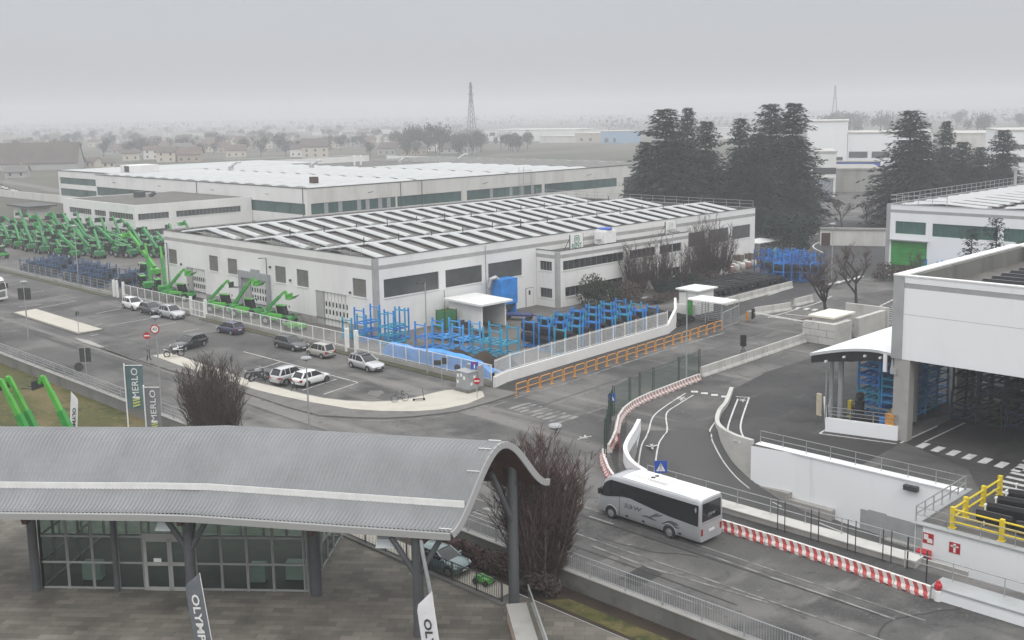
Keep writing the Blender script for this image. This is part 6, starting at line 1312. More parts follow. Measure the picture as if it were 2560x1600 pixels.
protos = [make_handler(LBL[0], (0, 0, .004), 0, 40, .2, 'forks', 'green_dull', YG), make_handler(LBL[1], (0, 0, .004), 0, 33, .1, 'bucket', 'green_yard', YG), make_handler(LBL[2], (0, 0, .004), 0, 14, 0, 'forks', 'green_dull', YG), make_handler(LBL[3], (0, 0, .004), 0, 52, .8, 'grab', 'green_dull', YG)]
used = [0]*4; rg = random.Random(11)
cells = []
for i in range(6):
    for j in range(11):
        x = 84.2+i*3.75+rg.uniform(-.3, .3); y = 203-i*3.6+j*6.2+rg.uniform(-.5, .5)
        if y > 262 or (x > 97 and y > 248): continue
        cells.append((x, y))
for n_, (x, y) in enumerate(cells):
    k = rg.choices((0, 1, 2, 3), (5, 3, 3, 1.2))[0]; r_ = R(90+rg.uniform(-14, 22))
    if not used[k]: used[k] = 1; protos[k].location = (x, y, .004); protos[k].rotation_euler = (0, 0, r_)
    else: dup(protos[k], (x, y, .004), r_)
for k in range(4):
    if not used[k]: protos[k].location = (79, 240, .004)
# machines that stand apart
def single(label, gp, rz, **k): return make_handler(label, (gp[0], gp[1], .004), rz, **k)
single('green telehandler with raised grapple in front of the left folding door', g2(5, 1700, 420), R(-60), boom=46, tool='grab', ext=.2, big=.75)
single('green telehandler with a wire rack on its boom left of the grey framed door', g2(5, 2110, 530), R(-60), boom=44, tool='forks', ext=0, big=.72)
single('green telehandler with the highest boom before the grey framed door', (73.9, 123.4), R(-66), boom=50, tool='grab', ext=.6, big=.82)
single('green telehandler between the grey framed door and the rightmost folding door', (73.9, 115.8), R(-66), boom=42, tool='grab', ext=0, big=.72)
t = thing('utility_vehicle', 'low open green utility vehicle with roll bar behind the yard fence', 'vehicle', (73.0, 111.0, .004), R(-80)); part(t, 'body', MB().box(-1.3, -.65, .4, 1.4, .65, .9), MT['green_light']); part(t, 'roll_cage', MB().path([(-1.0, -.6, .9), (-.8, -.6, 1.9), (.5, -.6, 1.9), (.9, -.6, .9)], .035).path([(-1.0, .6, .9), (-.8, .6, 1.9), (.5, .6, 1.9), (.9, .6, .9)], .035).bar((-.8, -.6, 1.9), (-.8, .6, 1.9), .06).bar((.5, -.6, 1.9), (.5, .6, 1.9), .06), MT['dark_steel'])
for x in (-.9, .95):
    for y in (-.66, .66): part(t, 'wheel', MB().lathe([(.18, -.12), (.35, -.12), (.35, .12), (.18, .12)], 14, (x, y, .35), 'y'), MT['rubber'])
for lb, px, py in (('left one of two upright green telehandlers by the left end of the hall', 1310, 335), ('right one of two upright green telehandlers by the left end of the hall', 1450, 372)):
    v = g2(5, px, py); single(lb, (v[0]+1.5, v[1]), R(75), boom=70, tool='forks', ext=1.0)
single('large bright green telehandler with very long boom behind the left corner of the hall', (82.5, 168.0), R(98), boom=40, tool='grab', ext=5.0, big=1.15, body='green_light')
single('green telehandler with upright boom at the far left end of the machine yard', (75.2, 214), R(-80), boom=62, tool='forks', ext=4)
for lb, tip_px, z, gz in (('green telehandler on the lawn with tall boom, leftmost at the photo edge', (0, 965), 6.6, 55), ('green telehandler on the lawn with tall boom, between two others', (18, 935), 7.3, 58), ('green telehandler on the lawn with tall boom nearest the white feather flag', (105, 950), 6.8, 60)):
    tip = G(tip_px, z); b_ = MB()
    rz = R(118); a = R(63); ln = 3.9+.45*6.4
    d = Vector((math.cos(rz), math.sin(rz), 0)); base = tip-d*(math.cos(a)*ln-1.75)
    make_handler(lb, (base.x, base.y, ZP+.06), rz, boom=63, tool='forks', ext=3.4, body='green')

# ================================================================ RACKS, BUCKETS, CRATES
def bucket_mesh(w=2.1):
    mb = MB(); pr_ = [(.0, .95), (-.12, .75), (-.10, .35), (.12, .08), (.5, 0), (1.05, .02), (1.05, .06), (.52, .05), (.18, .14), (-.03, .37), (-.05, .73), (.06, .93)]
    mb.ext([(x, -w/2, z) for x, z in pr_], (0, w, 0))
    sd = [(0, .95), (-.1, .6), (.1, .1), (.5, .02), (1.05, .03), (.75, .4), (.35, .75)]
    for y in (-w/2, w/2-.03): mb.ext([(x, y, z) for x, z in sd], (0, .03, 0))
    return mb
_bm = bucket_mesh().mesh('shell', [MT['black']]); _ce = MB().box(1.0, -1.07, .06, 1.12, 1.07, .10).mesh('cutting_edge', [MT['steel']]); _ct = MB().box(-.03, -1.05, .951, .06, 1.05, .97).mesh('top_edge', [MT['dark_steel']])
def bucket(label, loc, rz, group, tilt=0.0, s=1.0):
    t = thing('loader_bucket', label, 'bucket', loc, 0, group); t.rotation_euler = (0, tilt, rz); t.scale = (s, s, s)
    for nm, me in (('shell', _bm), ('cutting_edge', _ce), ('top_edge', _ct)): o = bpy.data.objects.new(nm, me); COL.objects.link(o); o.parent = t
    return t
def rack_mesh(w, d, tiers, hs, top, th=.15):
    mb = MB(); H_ = tiers*hs+top
    for x in (-w/2, w/2):
        for y in (-d/2, d/2): mb.bar((x, y, 0), (x, y, H_), th)
    for k in range(tiers):
        z = .25+k*hs
        for y in (-d/2, d/2): mb.bar((-w/2, y, z), (w/2, y, z), th*.9)
        for x in (-w/2, -w/6, w/6, w/2): mb.bar((x, -d/2, z+.02), (x, d/2, z+.02), th*.8)
        mb.bar((-w/2, -d/2, z+.05), (w/2, d/2, z+.05), th*.6)
    for x in (-w/2, w/2): mb.bar((x, -d/2, H_-.35), (x, d/2, H_-.35), th*.7)
    return mb
_rk = {}
def rack(label, loc, rz, mt, group=None, w=2.6, d=1.5, tiers=2, hs=1.35, top=.9):
    key = (w, d, tiers, hs, top, mt)
    if key not in _rk: _rk[key] = rack_mesh(w, d, tiers, hs, top).mesh('stacking_rack', [MT[mt]])
    o = bpy.data.objects.new('stacking_rack', _rk[key]); COL.objects.link(o); o.location = loc; o.rotation_euler = (0, 0, rz); return tag(o, label, 'rack', group)
# near corner: empty blue racks
g_ = lambda t, x, y: (*g2(t, x, y), .004)
rack('blue stacking rack with tall posts nearest the hall corner', g_(6, 1060, 800), R(8), 'blue', w=2.6, tiers=3, hs=1.0, top=1.1); rack('blue and teal stacking rack right of the one at the hall corner', g_(6, 1290, 830), R(8), 'blue_teal', w=2.8, tiers=3, hs=.95, top=1.2); rack('low blue stacking rack leftmost in front of the right folding door', g_(6, 935, 765), R(8), 'blue_teal', w=2.4, tiers=1, top=1.2)
rack('blue stacking rack behind the two nearest the hall corner', (77.6, 96.9, .004), R(5), 'blue', w=2.4, tiers=2, hs=1.2, top=1.3)
for lb, p, mt in (('blue two tier rack left of the row behind the blue tarpaulin', (6, 1640, 880), 'blue'), ('pale blue two tier rack, second in the row behind the blue tarpaulin', (6, 1800, 880), 'blue_pale'), ('blue two tier rack in the middle of the row before the white shed', (6, 1990, 905), 'blue_pale'), ('teal two tier rack before the open side of the white shed', (6, 2180, 925), 'blue_teal'), ('teal two tier rack at the right end of the row by the white bar fence', (6, 2350, 950), 'blue_teal')):
    rack(lb, g_(*p), R(4), mt, w=2.7, d=1.6, tiers=2, hs=1.25, top=.8)
# right hand group: black buckets in blue racks behind the white bar fence
RB = 'black buckets held in blue racks behind the white bar fence'; PG = 'blue racks holding black buckets'
for i in range(7):
    for j in range(3):
        x = 84.6+i*2.9+j*.5; y = 76.6+j*2.8+i*.12
        if x > 101.5: continue
        rack('blue post rack holding black buckets behind the white bar fence', (x, y, .004), R(3), 'blue' if (i+j) % 3 else 'blue_teal', PG, w=2.4, d=1.5, tiers=1, hs=1.3, top=2.0)
        bucket('large black bucket standing in a blue rack behind the white bar fence', (x-.75, y, .4), R(3+rg.uniform(-4, 4)), RB, s=1.35); bucket('large black bucket standing in a blue rack behind the white bar fence', (x-.7, y+.1, 1.62), R(3+rg.uniform(-4, 4)), RB, s=1.3)
BG = 'nested black buckets on the ground'
for i in range(6):
    for j in range(4): bucket('black bucket lying nested in the rows between the blue racks and the white kiosk', (102.2+i*1.15+j*.3, 77.4+j*1.75+i*.15, .01), R(4+rg.uniform(-5, 5)), BG, R(-14))
B1 = 'nested black buckets in the long rows behind the concrete barriers'
V3 = lambda *a: Vector((*g2(*a), 0))
a, b = V3(7, 1960, 385), V3(8, 215, 385)
for i in range(13):
    for j in range(4):
        p = a.lerp(b, i/12.5)+Vector((.5*j-2, 1.75*j+1.0, 0)); bucket('black bucket nested in the long rows behind the pale concrete barriers', (p.x, p.y, .01), R(6+rg.uniform(-10, 10)), B1, R(-20+rg.uniform(-8, 8)), 1.15)
BR = 'tall blue racks at the far end of the bucket yard'
for i in range(5):
    for j in range(3):
        p = V3(8, 90, 395).lerp(V3(8, 420, 400), i/4); rack('tall bright blue rack in the dense cluster at the far end of the bucket yard', (p.x+j*1.5+1, p.y+j*2.6, .01), R(10+rg.uniform(-4, 4)), 'blue_mid' if (i+j) % 3 else 'blue', BR, w=2.3, d=1.6, tiers=3, hs=1.25, top=.5)
        if j < 2: bucket('black bucket held in a tall blue rack at the far end of the bucket yard', (p.x+j*1.5+.4, p.y+j*2.6, 1.2), R(8), 'buckets in the far tall racks', 0, 1.3)
# left yard: blue racks with dark bodies behind the wire fence
LG = 'blue racks with dark bodies behind the wire fence at left'; LB_ = 'black bodies in the racks behind the wire fence at left'
for i in range(10):
    for j in range(3):
        x = 72.2+j*2.9; y = 160+i*3.5+j*1.2
        if (i*7+j*3) % 5 == 0: continue
        rack('blue grey rack with black body behind the wire fence at left', (x, y, .004), R(90+rg.uniform(-6, 6)), 'blue_dull', LG, w=2.5, d=1.7, tiers=1, hs=1.3, top=.9); bucket('black body lying in a blue rack behind the wire fence at left', (x, y-.6, .4), R(90+rg.uniform(-8, 8)), LB_, s=1.15)
for i in range(5): bucket('black bucket on the ground behind the left end of the white yard fence', (72.4+rg.uniform(-.3, .8), 141.5+i*3.0, .01), R(80+rg.uniform(-10, 10)), 'buckets behind the left end of the yard fence', 0, 1.2)
# right shelter stack of blue frames
SG = 'blue frames stacked under the arched shelter'
for i in range(4):
    for j in range(2):
        for k in range(4): rack('blue frame in the tall stacks under the arched shelter', (84.5+i*2.2, 39.4+j*2.1, .02+k*1.35), R(88+rg.uniform(-3, 3)), ('blue', 'blue_pale', 'blue_teal')[(i+j+k) % 3], SG, w=1.9, d=1.9, tiers=2, hs=.62, top=.08)
HG = 'dark racks of parts inside the open hall'
for i in range(4):
    for j in range(5):
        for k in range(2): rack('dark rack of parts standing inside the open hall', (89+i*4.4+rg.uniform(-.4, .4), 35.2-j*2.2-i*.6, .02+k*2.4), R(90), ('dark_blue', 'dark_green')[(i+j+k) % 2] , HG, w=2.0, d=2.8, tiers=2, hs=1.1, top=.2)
for y in (76.2, 78.6): pass
for k, (y, z) in enumerate(((68.5, 0), (66.0, 0), (63.2, 0))): rack('blue rack with dark bodies beside the green shutter door', (156.3, y, .012), R(90), 'blue', 'blue racks beside the green shutter door', w=2.3, d=1.6, tiers=2, hs=1.3, top=.6)
# ================================================================ LAMPS, SIGNS, FLAGS, SMALL BUILDINGS
def lamp(label, loc, h, kind='disc', arm=(0, 0), group=None):
    t = thing('street_lamp', label, 'street lamp', loc, 0, group); part(t, 'pole', MB().tube((0, 0, 0), (0, 0, h), .085, .05, n=8), MT['steel'])
    if kind == 'disc': part(t, 'lamp_head', MB().lathe([(.06, 0), (.36, .12), (.42, .2), (.36, .30), (.1, .36)], 14, (arm[0], arm[1], h-.1)), MT['grey_paint'], smooth=40); part(t, 'lens', MB().lathe([(.05, -.02), (.3, .02)], 12, (arm[0], arm[1], h)), MT['white_paint'])
    else: a = Vector((arm[0], arm[1], 0)); part(t, 'lamp_head', MB().bar((0, 0, h-.05), Vector((0, 0, h))+a*.4, .07).bar(Vector((0, 0, h))+a*.35, Vector((0, 0, h+.03))+a, .26, .1), MT['dark_steel'])
    return t
def on_x(px, x):
    lo, hi = 20., 260.
    for _ in range(50):
        m_ = (lo+hi)/2
        if project((x, m_, 0))[0] < px: hi = m_
        else: lo = m_
    return (x, (lo+hi)/2, 0)
lamp('street lamp with grey disc head in front of the white hatchbacks', on_x(778, 44.0), 8.3); lamp('street lamp with grey disc head behind the flags, carrying a round sign', on_x(404, 44.0), 8.5); lamp('street lamp rising out of the bare tree next to the canopy end', on_x(1392, 43.9), 8.1)
lamp('street lamp beside the left kerbed island with two dark panels', G(q(5, 270, 790)), 6.9); lamp('thin lamp post at the corner by the blue tarpaulin', G(q(6, 1622, 1110)), 9.3, 'arm', (-.9, .2)); lamp('tall dark arm lamp post standing in the gate street by the net fence', (83.4, 60.1, 0), 8.9, 'arm', (-1.0, .3))
lamp('white lamp post in the shrubs before the office wing', (125.5, 93.1, 0), 8.6, 'arm', (.3, -1.0)); lamp('thin lamp post in the machine yard behind the wire fence', on_x(197, 71.5), 9.2, 'disc'); lamp('slim lamp post with small white lamp right of the first bare tree', on_x(607, 44.0), 3.7, 'arm', (-.3, .3)); lamp('lamp post with flat head by the blue rack cluster', (150.5, 81.5, 0), 8.2, 'disc')
def sign_post(label, loc, h, face, col, back=None, shape='round', r=.36, rz=R(225), sym=None, pole=True, cat='road sign'):
    t = thing('road_sign', label, cat, loc, rz)
    if pole: part(t, 'post', MB().tube((0, 0, 0), (0, 0, h+r*.8), .035, n=8), MT['steel'])
    f = MB()
    if shape == 'round': f.lathe([(r, .04), (r, .06)], 24, (0, 0, h), 'x')
    else: f.box(.04, -r, h-r, .06, r, h+r)
    part(t, 'face', f, MT[col])
    b = MB()
    if shape == 'round': b.lathe([(r*.98, .02), (r*.98, .039)], 24, (0, 0, h), 'x')
    else: b.box(.02, -r*.98, h-r*.98, .039, r*.98, h+r*.98)
    part(t, 'back', b, MT['dark_steel'])
    if sym: s_ = MB(); sym(s_, h, r); part(t, 'symbol', s_, MT['white_paint'])
    return t
def sym_bar(s_, h, r): s_.box(.061, -r*.75, h-r*.18, .068, r*.75, h+r*.18)
def sym_T(s_, h, r): s_.box(.061, -r*.14, h-r*.8, .068, r*.14, h+r*.35)
def sym_ped(s_, h, r): s_.poly([(.066, -r*.72, h-r*.72), (.066, r*.72, h-r*.72), (.066, 0, h+r*.72)])
def sym_disc(s_, h, r): s_.lathe([(r*.74, .061), (r*.74, .066)], 24, (0, 0, h), 'x')
sign_post('red no entry sign with white bar beside the grey cabinet', G(q(6, 2090, 1355)), 1.75, None, 'red', sym=sym_bar, r=.33)
t = sign_post('blue dead end sign on the end of the white bar fence', (67.6, 73.0, .13), 2.35, None, 'sign_blue', shape='sq', r=.36, sym=sym_T); part(t, 'red_bar', MB().box(.061, -.18, 2.46, .07, .18, 2.6), MT['red'])
for lb, p, h, r, rz in (('small blue crossing sign on a post before the green net fence', (69.4, 57.8, 0), 1.7, .36, R(250)), ('large blue crossing sign seen above the coach roof', (55.9, 42.3, 0), 2.45, .42, R(222))):
    t = sign_post(lb, p, h, None, 'sign_blue', shape='sq', r=r, sym=sym_ped, rz=rz)
    m_ = MB(); m_.bar((.07, 0, h-.02), (.07, 0, h+.16), .09*r/.4, .012); m_.bar((.07, 0, h-.02), (.07, .12, h-.26), .05, .012); m_.bar((.07, 0, h-.02), (.07, -.12, h-.26), .05, .012); m_.bar((.07, -.12, h+.06), (.07, .12, h+.1), .04, .012); m_.cbox(.07, 0, h+.2, .012, .07, .07); part(t, 'figure', m_, MT['black'])
v = on_x(404, 44.0); t = sign_post('round white speed sign with red rim on the lamp post behind the flags', (v[0]-.1, v[1], 0), 7.55, None, 'red', sym=sym_disc, r=.42, pole=False); tx = MB(); text_mesh(tx, '40', .42, frame_m((.07, 0, 7.55), (0, 1, 0), (0, 0, 1)), depth=.003); part(t, 'number', tx, MT['black'])
t = sign_post('round red and black sign on a post beside the walking man', (52.0, 107.1, 0), 3.2, None, 'red', sym=sym_bar, r=.38)
t = sign_post('small round sign seen edge on at the tip of the kerbed island', G(q(5, 745, 725), .13), 2.4, None, 'dark_steel', r=.3, rz=R(120))
def back_sign(label, loc, panels, h, rz):
    t = thing('road_sign', label, 'road sign', loc, rz); part(t, 'post', MB().tube((0, 0, 0), (0, 0, h), .05, n=8), MT['steel'])
    for (y0, y1, z0, z1) in panels: part(t, 'panel', MB().box(-.05, y0, z0, -.02, y1, z1), MT['dark_steel'])
    return t
v = on_x(225, 44.0); t = back_sign('dark square sign seen from behind on the street fence', (44.0, 104.2, 0), [(-.55, .55, 2.2, 3.6)], 3.6, R(228)); part(t, 'round_panel', MB().lathe([(.45, -.05), (.45, -.02)], 20, (0, -.7, 1.7), 'x'), MT['dark_steel'])
back_sign('pair of dark panels on the lamp post at the left island', (48.5, 130.7, 0), [(-.75, -.05, 4.9, 6.3), (.05, .75, 4.9, 6.3)], 6.3, R(228)); back_sign('two small black signs on a post before the blue tarpaulin', (66.9, 76.9, 0), [(-.75, -.05, 2.0, 2.5), (.05, .5, 2.1, 2.75)], 2.8, R(222))
mi = thing('traffic_mirror', 'round traffic mirror on a thin post by the grey cabinet', 'mirror', (67.4, 75.2, 0), R(225)); part(mi, 'post', MB().tube((0, 0, 0), (0, 0, 2.3), .035), MT['steel']); part(mi, 'mirror_face', MB().lathe([(.3, .03), (.3, .08), (.1, .12)], 16, (0, 0, 2.0), 'x'), MT['dark_steel'])
ps = thing('portable_signal', 'black portable traffic signal on a frame behind the concrete barrier', 'traffic light', (95.2, 61.4, 0), R(225)); part(ps, 'signal_head', MB().box(-.15, -.3, 1.4, .15, .3, 2.6), MT['black']); part(ps, 'stand', MB().bar((0, -.5, 0), (0, 0, 1.4), .07).bar((0, .5, 0), (0, 0, 1.4), .07).bar((-.5, 0, 0), (0, 0, 1.0), .07), MT['dark_steel'])
cb = thing('utility_cabinet', 'grey utility cabinet with pasted notices at the footway corner', 'cabinet', (66.9, 73.35, .13), R(0)); part(cb, 'plinth', MB().box(-.75, -1.0, 0, .75, 1.0, .28), MT['concrete_dark']); part(cb, 'case', MB().box(-.6, -.85, .28, .6, .85, 1.85).box(-.66, -.92, 1.85, .66, .92, 1.95).box(.8, -.7, .3, 1.5, .9, 2.3), MT['grey_paint'])
nt_ = MB()
for y, z in ((.55, 1.5), (.1, 1.6), (.6, .9), (-.3, 1.35)): nt_.box(-.612, y-.12, z-.16, -.604, y+.12, z+.16)
for x, z in ((.2, 1.4), (-.2, .8)): nt_.box(x-.12, -.862, z-.15, x+.12, -.854, z+.15)
part(cb, 'notices', nt_, MT['white_paint'])
def bike_rack(): return None
for i, (px, py) in enumerate(((115, 1195), (250, 1235), (362, 1275))):
    p = G(q(6, px, py), .136); t = thing('trestle', 'black metal trestle carrying the rail beside the white hatchback', 'trestle', p, R(-42), 'trestles along the gravel path')
    part(t, 'frame', MB().bar((-.3, 0, 0), (0, 0, .85), .06).bar((.3, 0, 0), (0, 0, .85), .06), MT['black'])
a, b = G(q(6, 100, 1128), .136), G(q(6, 360, 1215), .136); rl = MB().bar((0, 0, 0), (b-a), .07); o = rl.build('trestle_rail', MT['black'], loc=a+Vector((0, 0, .35))); tag(o, 'long black rail resting on the three trestles', 'rail')
# flags and banners
def banner(label, p_top, p_bot, w, mt, body, tcol, logo=None):
    t = thing('banner_flag', label, 'flag', (p_bot[0], p_bot[1], ZP), 0); z0, z1 = p_bot[2]-ZP, p_top[2]-ZP; dr_ = Vector((.66, -.75, 0))
    part(t, 'pole', MB().tube((0, 0, 0), (0, 0, z1+.15), .05, n=8).bar((0, 0, z1), tuple(dr_*w+Vector((0, 0, z1))), .05), MT['white_paint'])
    rows = [[tuple(dr_*(w*u)+Vector((.06*math.sin(u*5+v*2.2), .06*math.sin(u*5+v*2.2), z0+(z1-z0)*v))) for u in [k/8 for k in range(9)]] for v in [k/10 for k in range(11)]]
    part(t, 'cloth', MB().surf(rows), MT[mt], smooth=True)
    tx = MB(); n = dr_.cross(Vector((0, 0, 1))); n = -n if n.dot(CF) > 0 else n
    off = n*.13+dr_*(w*.6)
    text_mesh(tx, body, w*.52, frame_m(off+Vector((0, 0, z0+(z1-z0)*.60)), (0, 0, 1), (-dr_.x, -dr_.y, 0)), depth=.003, sx=1.12*(z1-z0)*.66/(w*.52*3.3)); part(t, 'lettering', tx, MT['white_paint'])
    lg = MB(); c = off+Vector((0, 0, z0+(z1-z0)*.13)); up = Vector((0, 0, 1))
    for k, (da, db) in enumerate(((-.16, -.2), (.0, -.05), (.16, .1))): lg.bar(c-dr_*(.2*w)+up*(da*w), c+dr_*(.2*w)+up*((da+.12)*w), .1*w, .012, up=tuple(n))
    part(t, 'emblem', lg, mat('emblem_lime', (.45, .50, .16), .5)); part(t, 'emblem', MB().bar(c+up*.34*w-dr_*.2*w, c+up*.34*w+dr_*.2*w, .1*w, .012, up=tuple(n)), MT['white_paint']); return t
MT['flag_teal'] = mat('flag_teal', (.10, .16, .165), .8, var=.15, vs=.8); MT['flag_grey'] = mat('flag_grey', (.19, .19, .20), .8, var=.12, vs=.8)
def flag_at(label, px, yt, yb, dist, w, mt, body):
    g = G((px, 1000)); s_ = dist/g.length if False else dist/Vector((g.x, g.y)).length; x, y = g.x*s_, g.y*s_
    def z_at(py):
        d = ray((px, py)); k = Vector((x, y)).length/Vector((d.x, d.y)).length; return H+d.z*k
    return banner(label, (x, y, z_at(yt)), (x, y, z_at(yb)), w, mt, body, None)
flag_at('tall dark teal flag with white MERLO lettering, left of the two flags', 316, 913, 1022, 82, 1.35, 'flag_teal', 'MERLO'); flag_at('grey flag with white MERLO lettering, lower and right of the teal flag', 361, 968, 1082, 76, 1.1, 'flag_grey', 'MERLO')
def feather(label, top, base, w, lean, mt, body, tcol, h):
    t = thing('feather_flag', label, 'flag', base, 0); dr_ = Vector((.66, -.75, 0))*lean; n = Vector((-.75, -.66, 0))
    L_, Rr = [], []
    for k in range(15):
        u = k/14; z = .5+(h-.5)*u; c_ = dr_*(.10*u*h)
        wl = w*(min(1, (1-u)/.16))
        L_.append(c_+Vector((0, 0, z))+n*.03); Rr.append(c_+dr_*wl+Vector((0, 0, z-.25*(1-u)))+n*.03)
    part(t, 'cloth', MB().surf([L_, [a.lerp(b, .5)+n*.04 for a, b in zip(L_, Rr)], Rr]), MT[mt], smooth=True); part(t, 'pole', MB().path([(0, 0, 0)]+[tuple(p-n*.02) for p in L_], .025, 6), MT['white_paint'])
    tx = MB(); ax = (dr_*(.10*h)+Vector((0, 0, h))).normalized(); text_mesh(tx, body, w*.62, frame_m(dr_*(.10*h*.45+w*.5)+Vector((0, 0, h*.47))+n*.1, -ax, Vector((0, 0, 1)).cross(n).normalized()*(1 if True else -1)), depth=.003, sx=1.5, bold=.012); part(t, 'lettering', tx, MT[tcol]); return t
MT['cloth_white'] = mat('cloth_white', (.68, .68, .70), .8, var=.06, vs=2); MT['cloth_grey'] = mat('cloth_grey', (.13, .145, .16), .8, var=.1, vs=2)
feather('white feather flag with dark letters on the lawn beyond the canopy roof', None, (35.6, 88.6, ZP+.05), .62, 1, 'cloth_white', 'OLYMP', 'dark_steel', 4.0+.3)
feather('dark grey feather flag with pale letters before the front forked column', None, (25.1, 46.9, ZP), .85, -1, 'cloth_grey', 'OLYMP', 'white_paint', 4.4); feather('white feather flag with dark letters before the right forked column', None, (31.2, 36.3, ZP), .8, -1, 'cloth_white', 'OLYMP', 'dark_steel', 4.7)
# white shed, crates, silo, trailer, tarpaulin
sd = thing('white_shed', 'small white open fronted shed before the hall wall', 'shed'); part(sd, 'wall', MB().box(87.6, 93.3, 0, 87.8, 99.0, 3.05).box(87.8, 98.8, 0, 91.9, 99.0, 3.05).box(91.7, 93.3, 0, 91.9, 98.8, 3.05).box(87.6, 93.25, 0, 87.9, 93.3, 3.0), MT['white_wall']); part(sd, 'roof', MB().hexa([(87.0, 92.6, 3.06), (92.4, 92.6, 3.06), (92.4, 99.3, 3.2), (87.0, 99.3, 3.2), (87.0, 92.6, 3.3), (92.4, 92.6, 3.3), (92.4, 99.3, 3.42), (87.0, 99.3, 3.42)]), MT['white_paint']); part(sd, 'back_panel', MB().box(87.82, 98.7, 0, 91.68, 98.79, 3.0), MT['grey_band'])
def crate(label, loc, sx, sy, sz, mt, rz=0, group=None, load=None):
    t = thing('crate', label, 'crate', loc, rz, group); mb = MB()
    mb.box(-sx/2, -sy/2, .1, sx/2, -sy/2+.05, sz).box(-sx/2, sy/2-.05, .1, sx/2, sy/2, sz).box(-sx/2, -sy/2+.05, .1, -sx/2+.05, sy/2-.05, sz).box(sx/2-.05, -sy/2+.05, .1, sx/2, sy/2-.05, sz).box(-sx/2+.05, -sy/2+.05, .1, sx/2-.05, sy/2-.05, .16); part(t, 'box', mb, MT[mt])
    for x in (-sx/2, sx/2):
        for y in (-sy/2, sy/2): part(t, 'post', MB().bar((x, y, 0), (x, y, sz+.1), .08), MT['dark_steel'])
    if load: part(t, 'load', MB().surf([[(-sx/2+.06+(sx-.12)*i/6, -sy/2+.06+(sy-.12)*j/5, sz-.12+.22*mnoise.noise(Vector((i*.9+loc[0], j*.9+loc[1], 3)))) for j in range(6)] for i in range(7)]), MT[load])
    return t
crate('olive green open crate left of the white shed', (85.9, 97.6, .004), 2.0, 1.5, 2.3, 'green_dull', R(3), load='grass'); crate('dark steel crate between the olive crate and the white shed', (87.0, 95.6, .004), 1.6, 1.2, 1.0, 'dark_steel', R(3))
si = thing('dust_extractor', 'blue dust extractor tower with pipe against the hall wall', 'machine', (97.2, 98.9, 0)); part(si, 'tank', MB().box(-1.5, -.9, 1.4, 1.5, .9, 4.7), MT['blue']); part(si, 'leg', MB().box(-1.4, -.8, 0, -1.2, .8, 1.4), MT['blue']); part(si, 'leg', MB().box(1.2, -.8, 0, 1.4, .8, 1.4), MT['blue']); part(si, 'hopper', MB().ext([(-1.3, -.5, 1.4), (1.3, -.5, 1.4), (.3, -.5, .6), (-.3, -.5, .6)], (0, 1, 0)), MT['dark_steel']); part(si, 'pipe', MB().path([(-1.2, 0, 4.7), (-1.6, 0, 5.0), (-2.2, .3, 4.8), (-2.4, .4, 3.8)], .3, 8), MT['steel'])
tl = thing('flat_trailer', 'low dark blue drawbar trailer between the white shed and the office wing', 'trailer', (95.6, 94.6, .004), R(-60)); part(tl, 'bed', MB().box(-2.2, -.7, .55, 1.6, .7, .8).bar((1.6, 0, .65), (3.0, 0, .5), .12), mat('trailer_blue', (.03, .04, .14), .5))
for x in (-1.6, 1.2):
    for y in (-.75, .75): part(tl, 'wheel', MB().lathe([(.15, -.1), (.3, -.1), (.3, .1), (.15, .1)], 12, (x, y, .3), 'y'), MT['rubber'])
rows = []
for i in range(61):
    y = 73.2+i*.28; w_ = lambda k: .16*mnoise.noise(Vector((y*.7, k*1.7, 1.2)))+.06*mnoise.noise(Vector((y*2.6, k*2.3, 5)))
    h = interp([(73, 1.3), (75.5, 2.15), (80, 2.4), (85, 2.05), (89, 2.1), (90, 1.5)], y)
    rows.append([(69.98+.03*w_(0), y, .58), (70.02+w_(1)*.3, y, h*.5), (70.05+w_(2)*.3, y, h*.92+w_(2)), (70.5+w_(3), y, h+w_(3)), (71.3+w_(4), y, h*.72+w_(4)), (72.3+w_(5), y, h*.45+w_(5)), (73.3, y, .1)])
tp = MB().surf(rows).build('tarpaulin', mat('tarp_blue', (.06, .27, .66), .45, var=.25, vs=.7), smooth=True); tag(tp, 'long bright blue tarpaulin draped behind the yard fence', 'tarpaulin')
def heap(label, loc, sx, sy, sz, mt, rz=0, name='covered_heap', cat='heap'):
    rows = []
    for i in range(13):
        a = i/12; rows.append([(sx*(a-.5), sy*(j/10-.5), max(0, sz*math.sin(math.pi*a)**.6*math.sin(math.pi*j/10)**.6*(1+.35*mnoise.noise(Vector((a*4+loc[0], j*.5, loc[1])))))) for j in range(11)])
    o = MB().surf(rows).build(name, MT[mt], loc=loc, rz=rz, smooth=True); return tag(o, label, cat)
heap('black sheet covered heap behind the right end of the blue tarpaulin', (75.0, 76.6, .01), 3.4, 2.6, 1.7, 'black', .3); heap('dark brown covered heap beside the black sheet heap', (75.4, 80.2, .01), 4.0, 3.0, 1.3, 'soil', .1); heap('brown mound of covered goods behind the middle of the blue tarpaulin', (75.2, 84.2, .01), 3.4, 2.6, 1.1, 'soil', .2)
for i in range(4):
    for j in range(2): 
        o = MB().box(-.9, -.35, .1, .9, .35, .8).path([(-.8, -.3, .8), (-.7, -.3, 1.1), (.6, -.3, 1.15), (.8, -.3, .8)], .03, 4).path([(-.8, .3, .8), (-.7, .3, 1.1), (.6, .3, 1.15), (.8, .3, .8)], .03, 4).build('machine_part', [MT['dark_steel']], loc=(81.0+i*1.15, 93.2-j*2.6-i*.3, .004), rz=R(84)); tag(o, 'dark steel machine part in the row between the blue racks and the shed', 'machine part', 'dark machine parts before the hall wall')
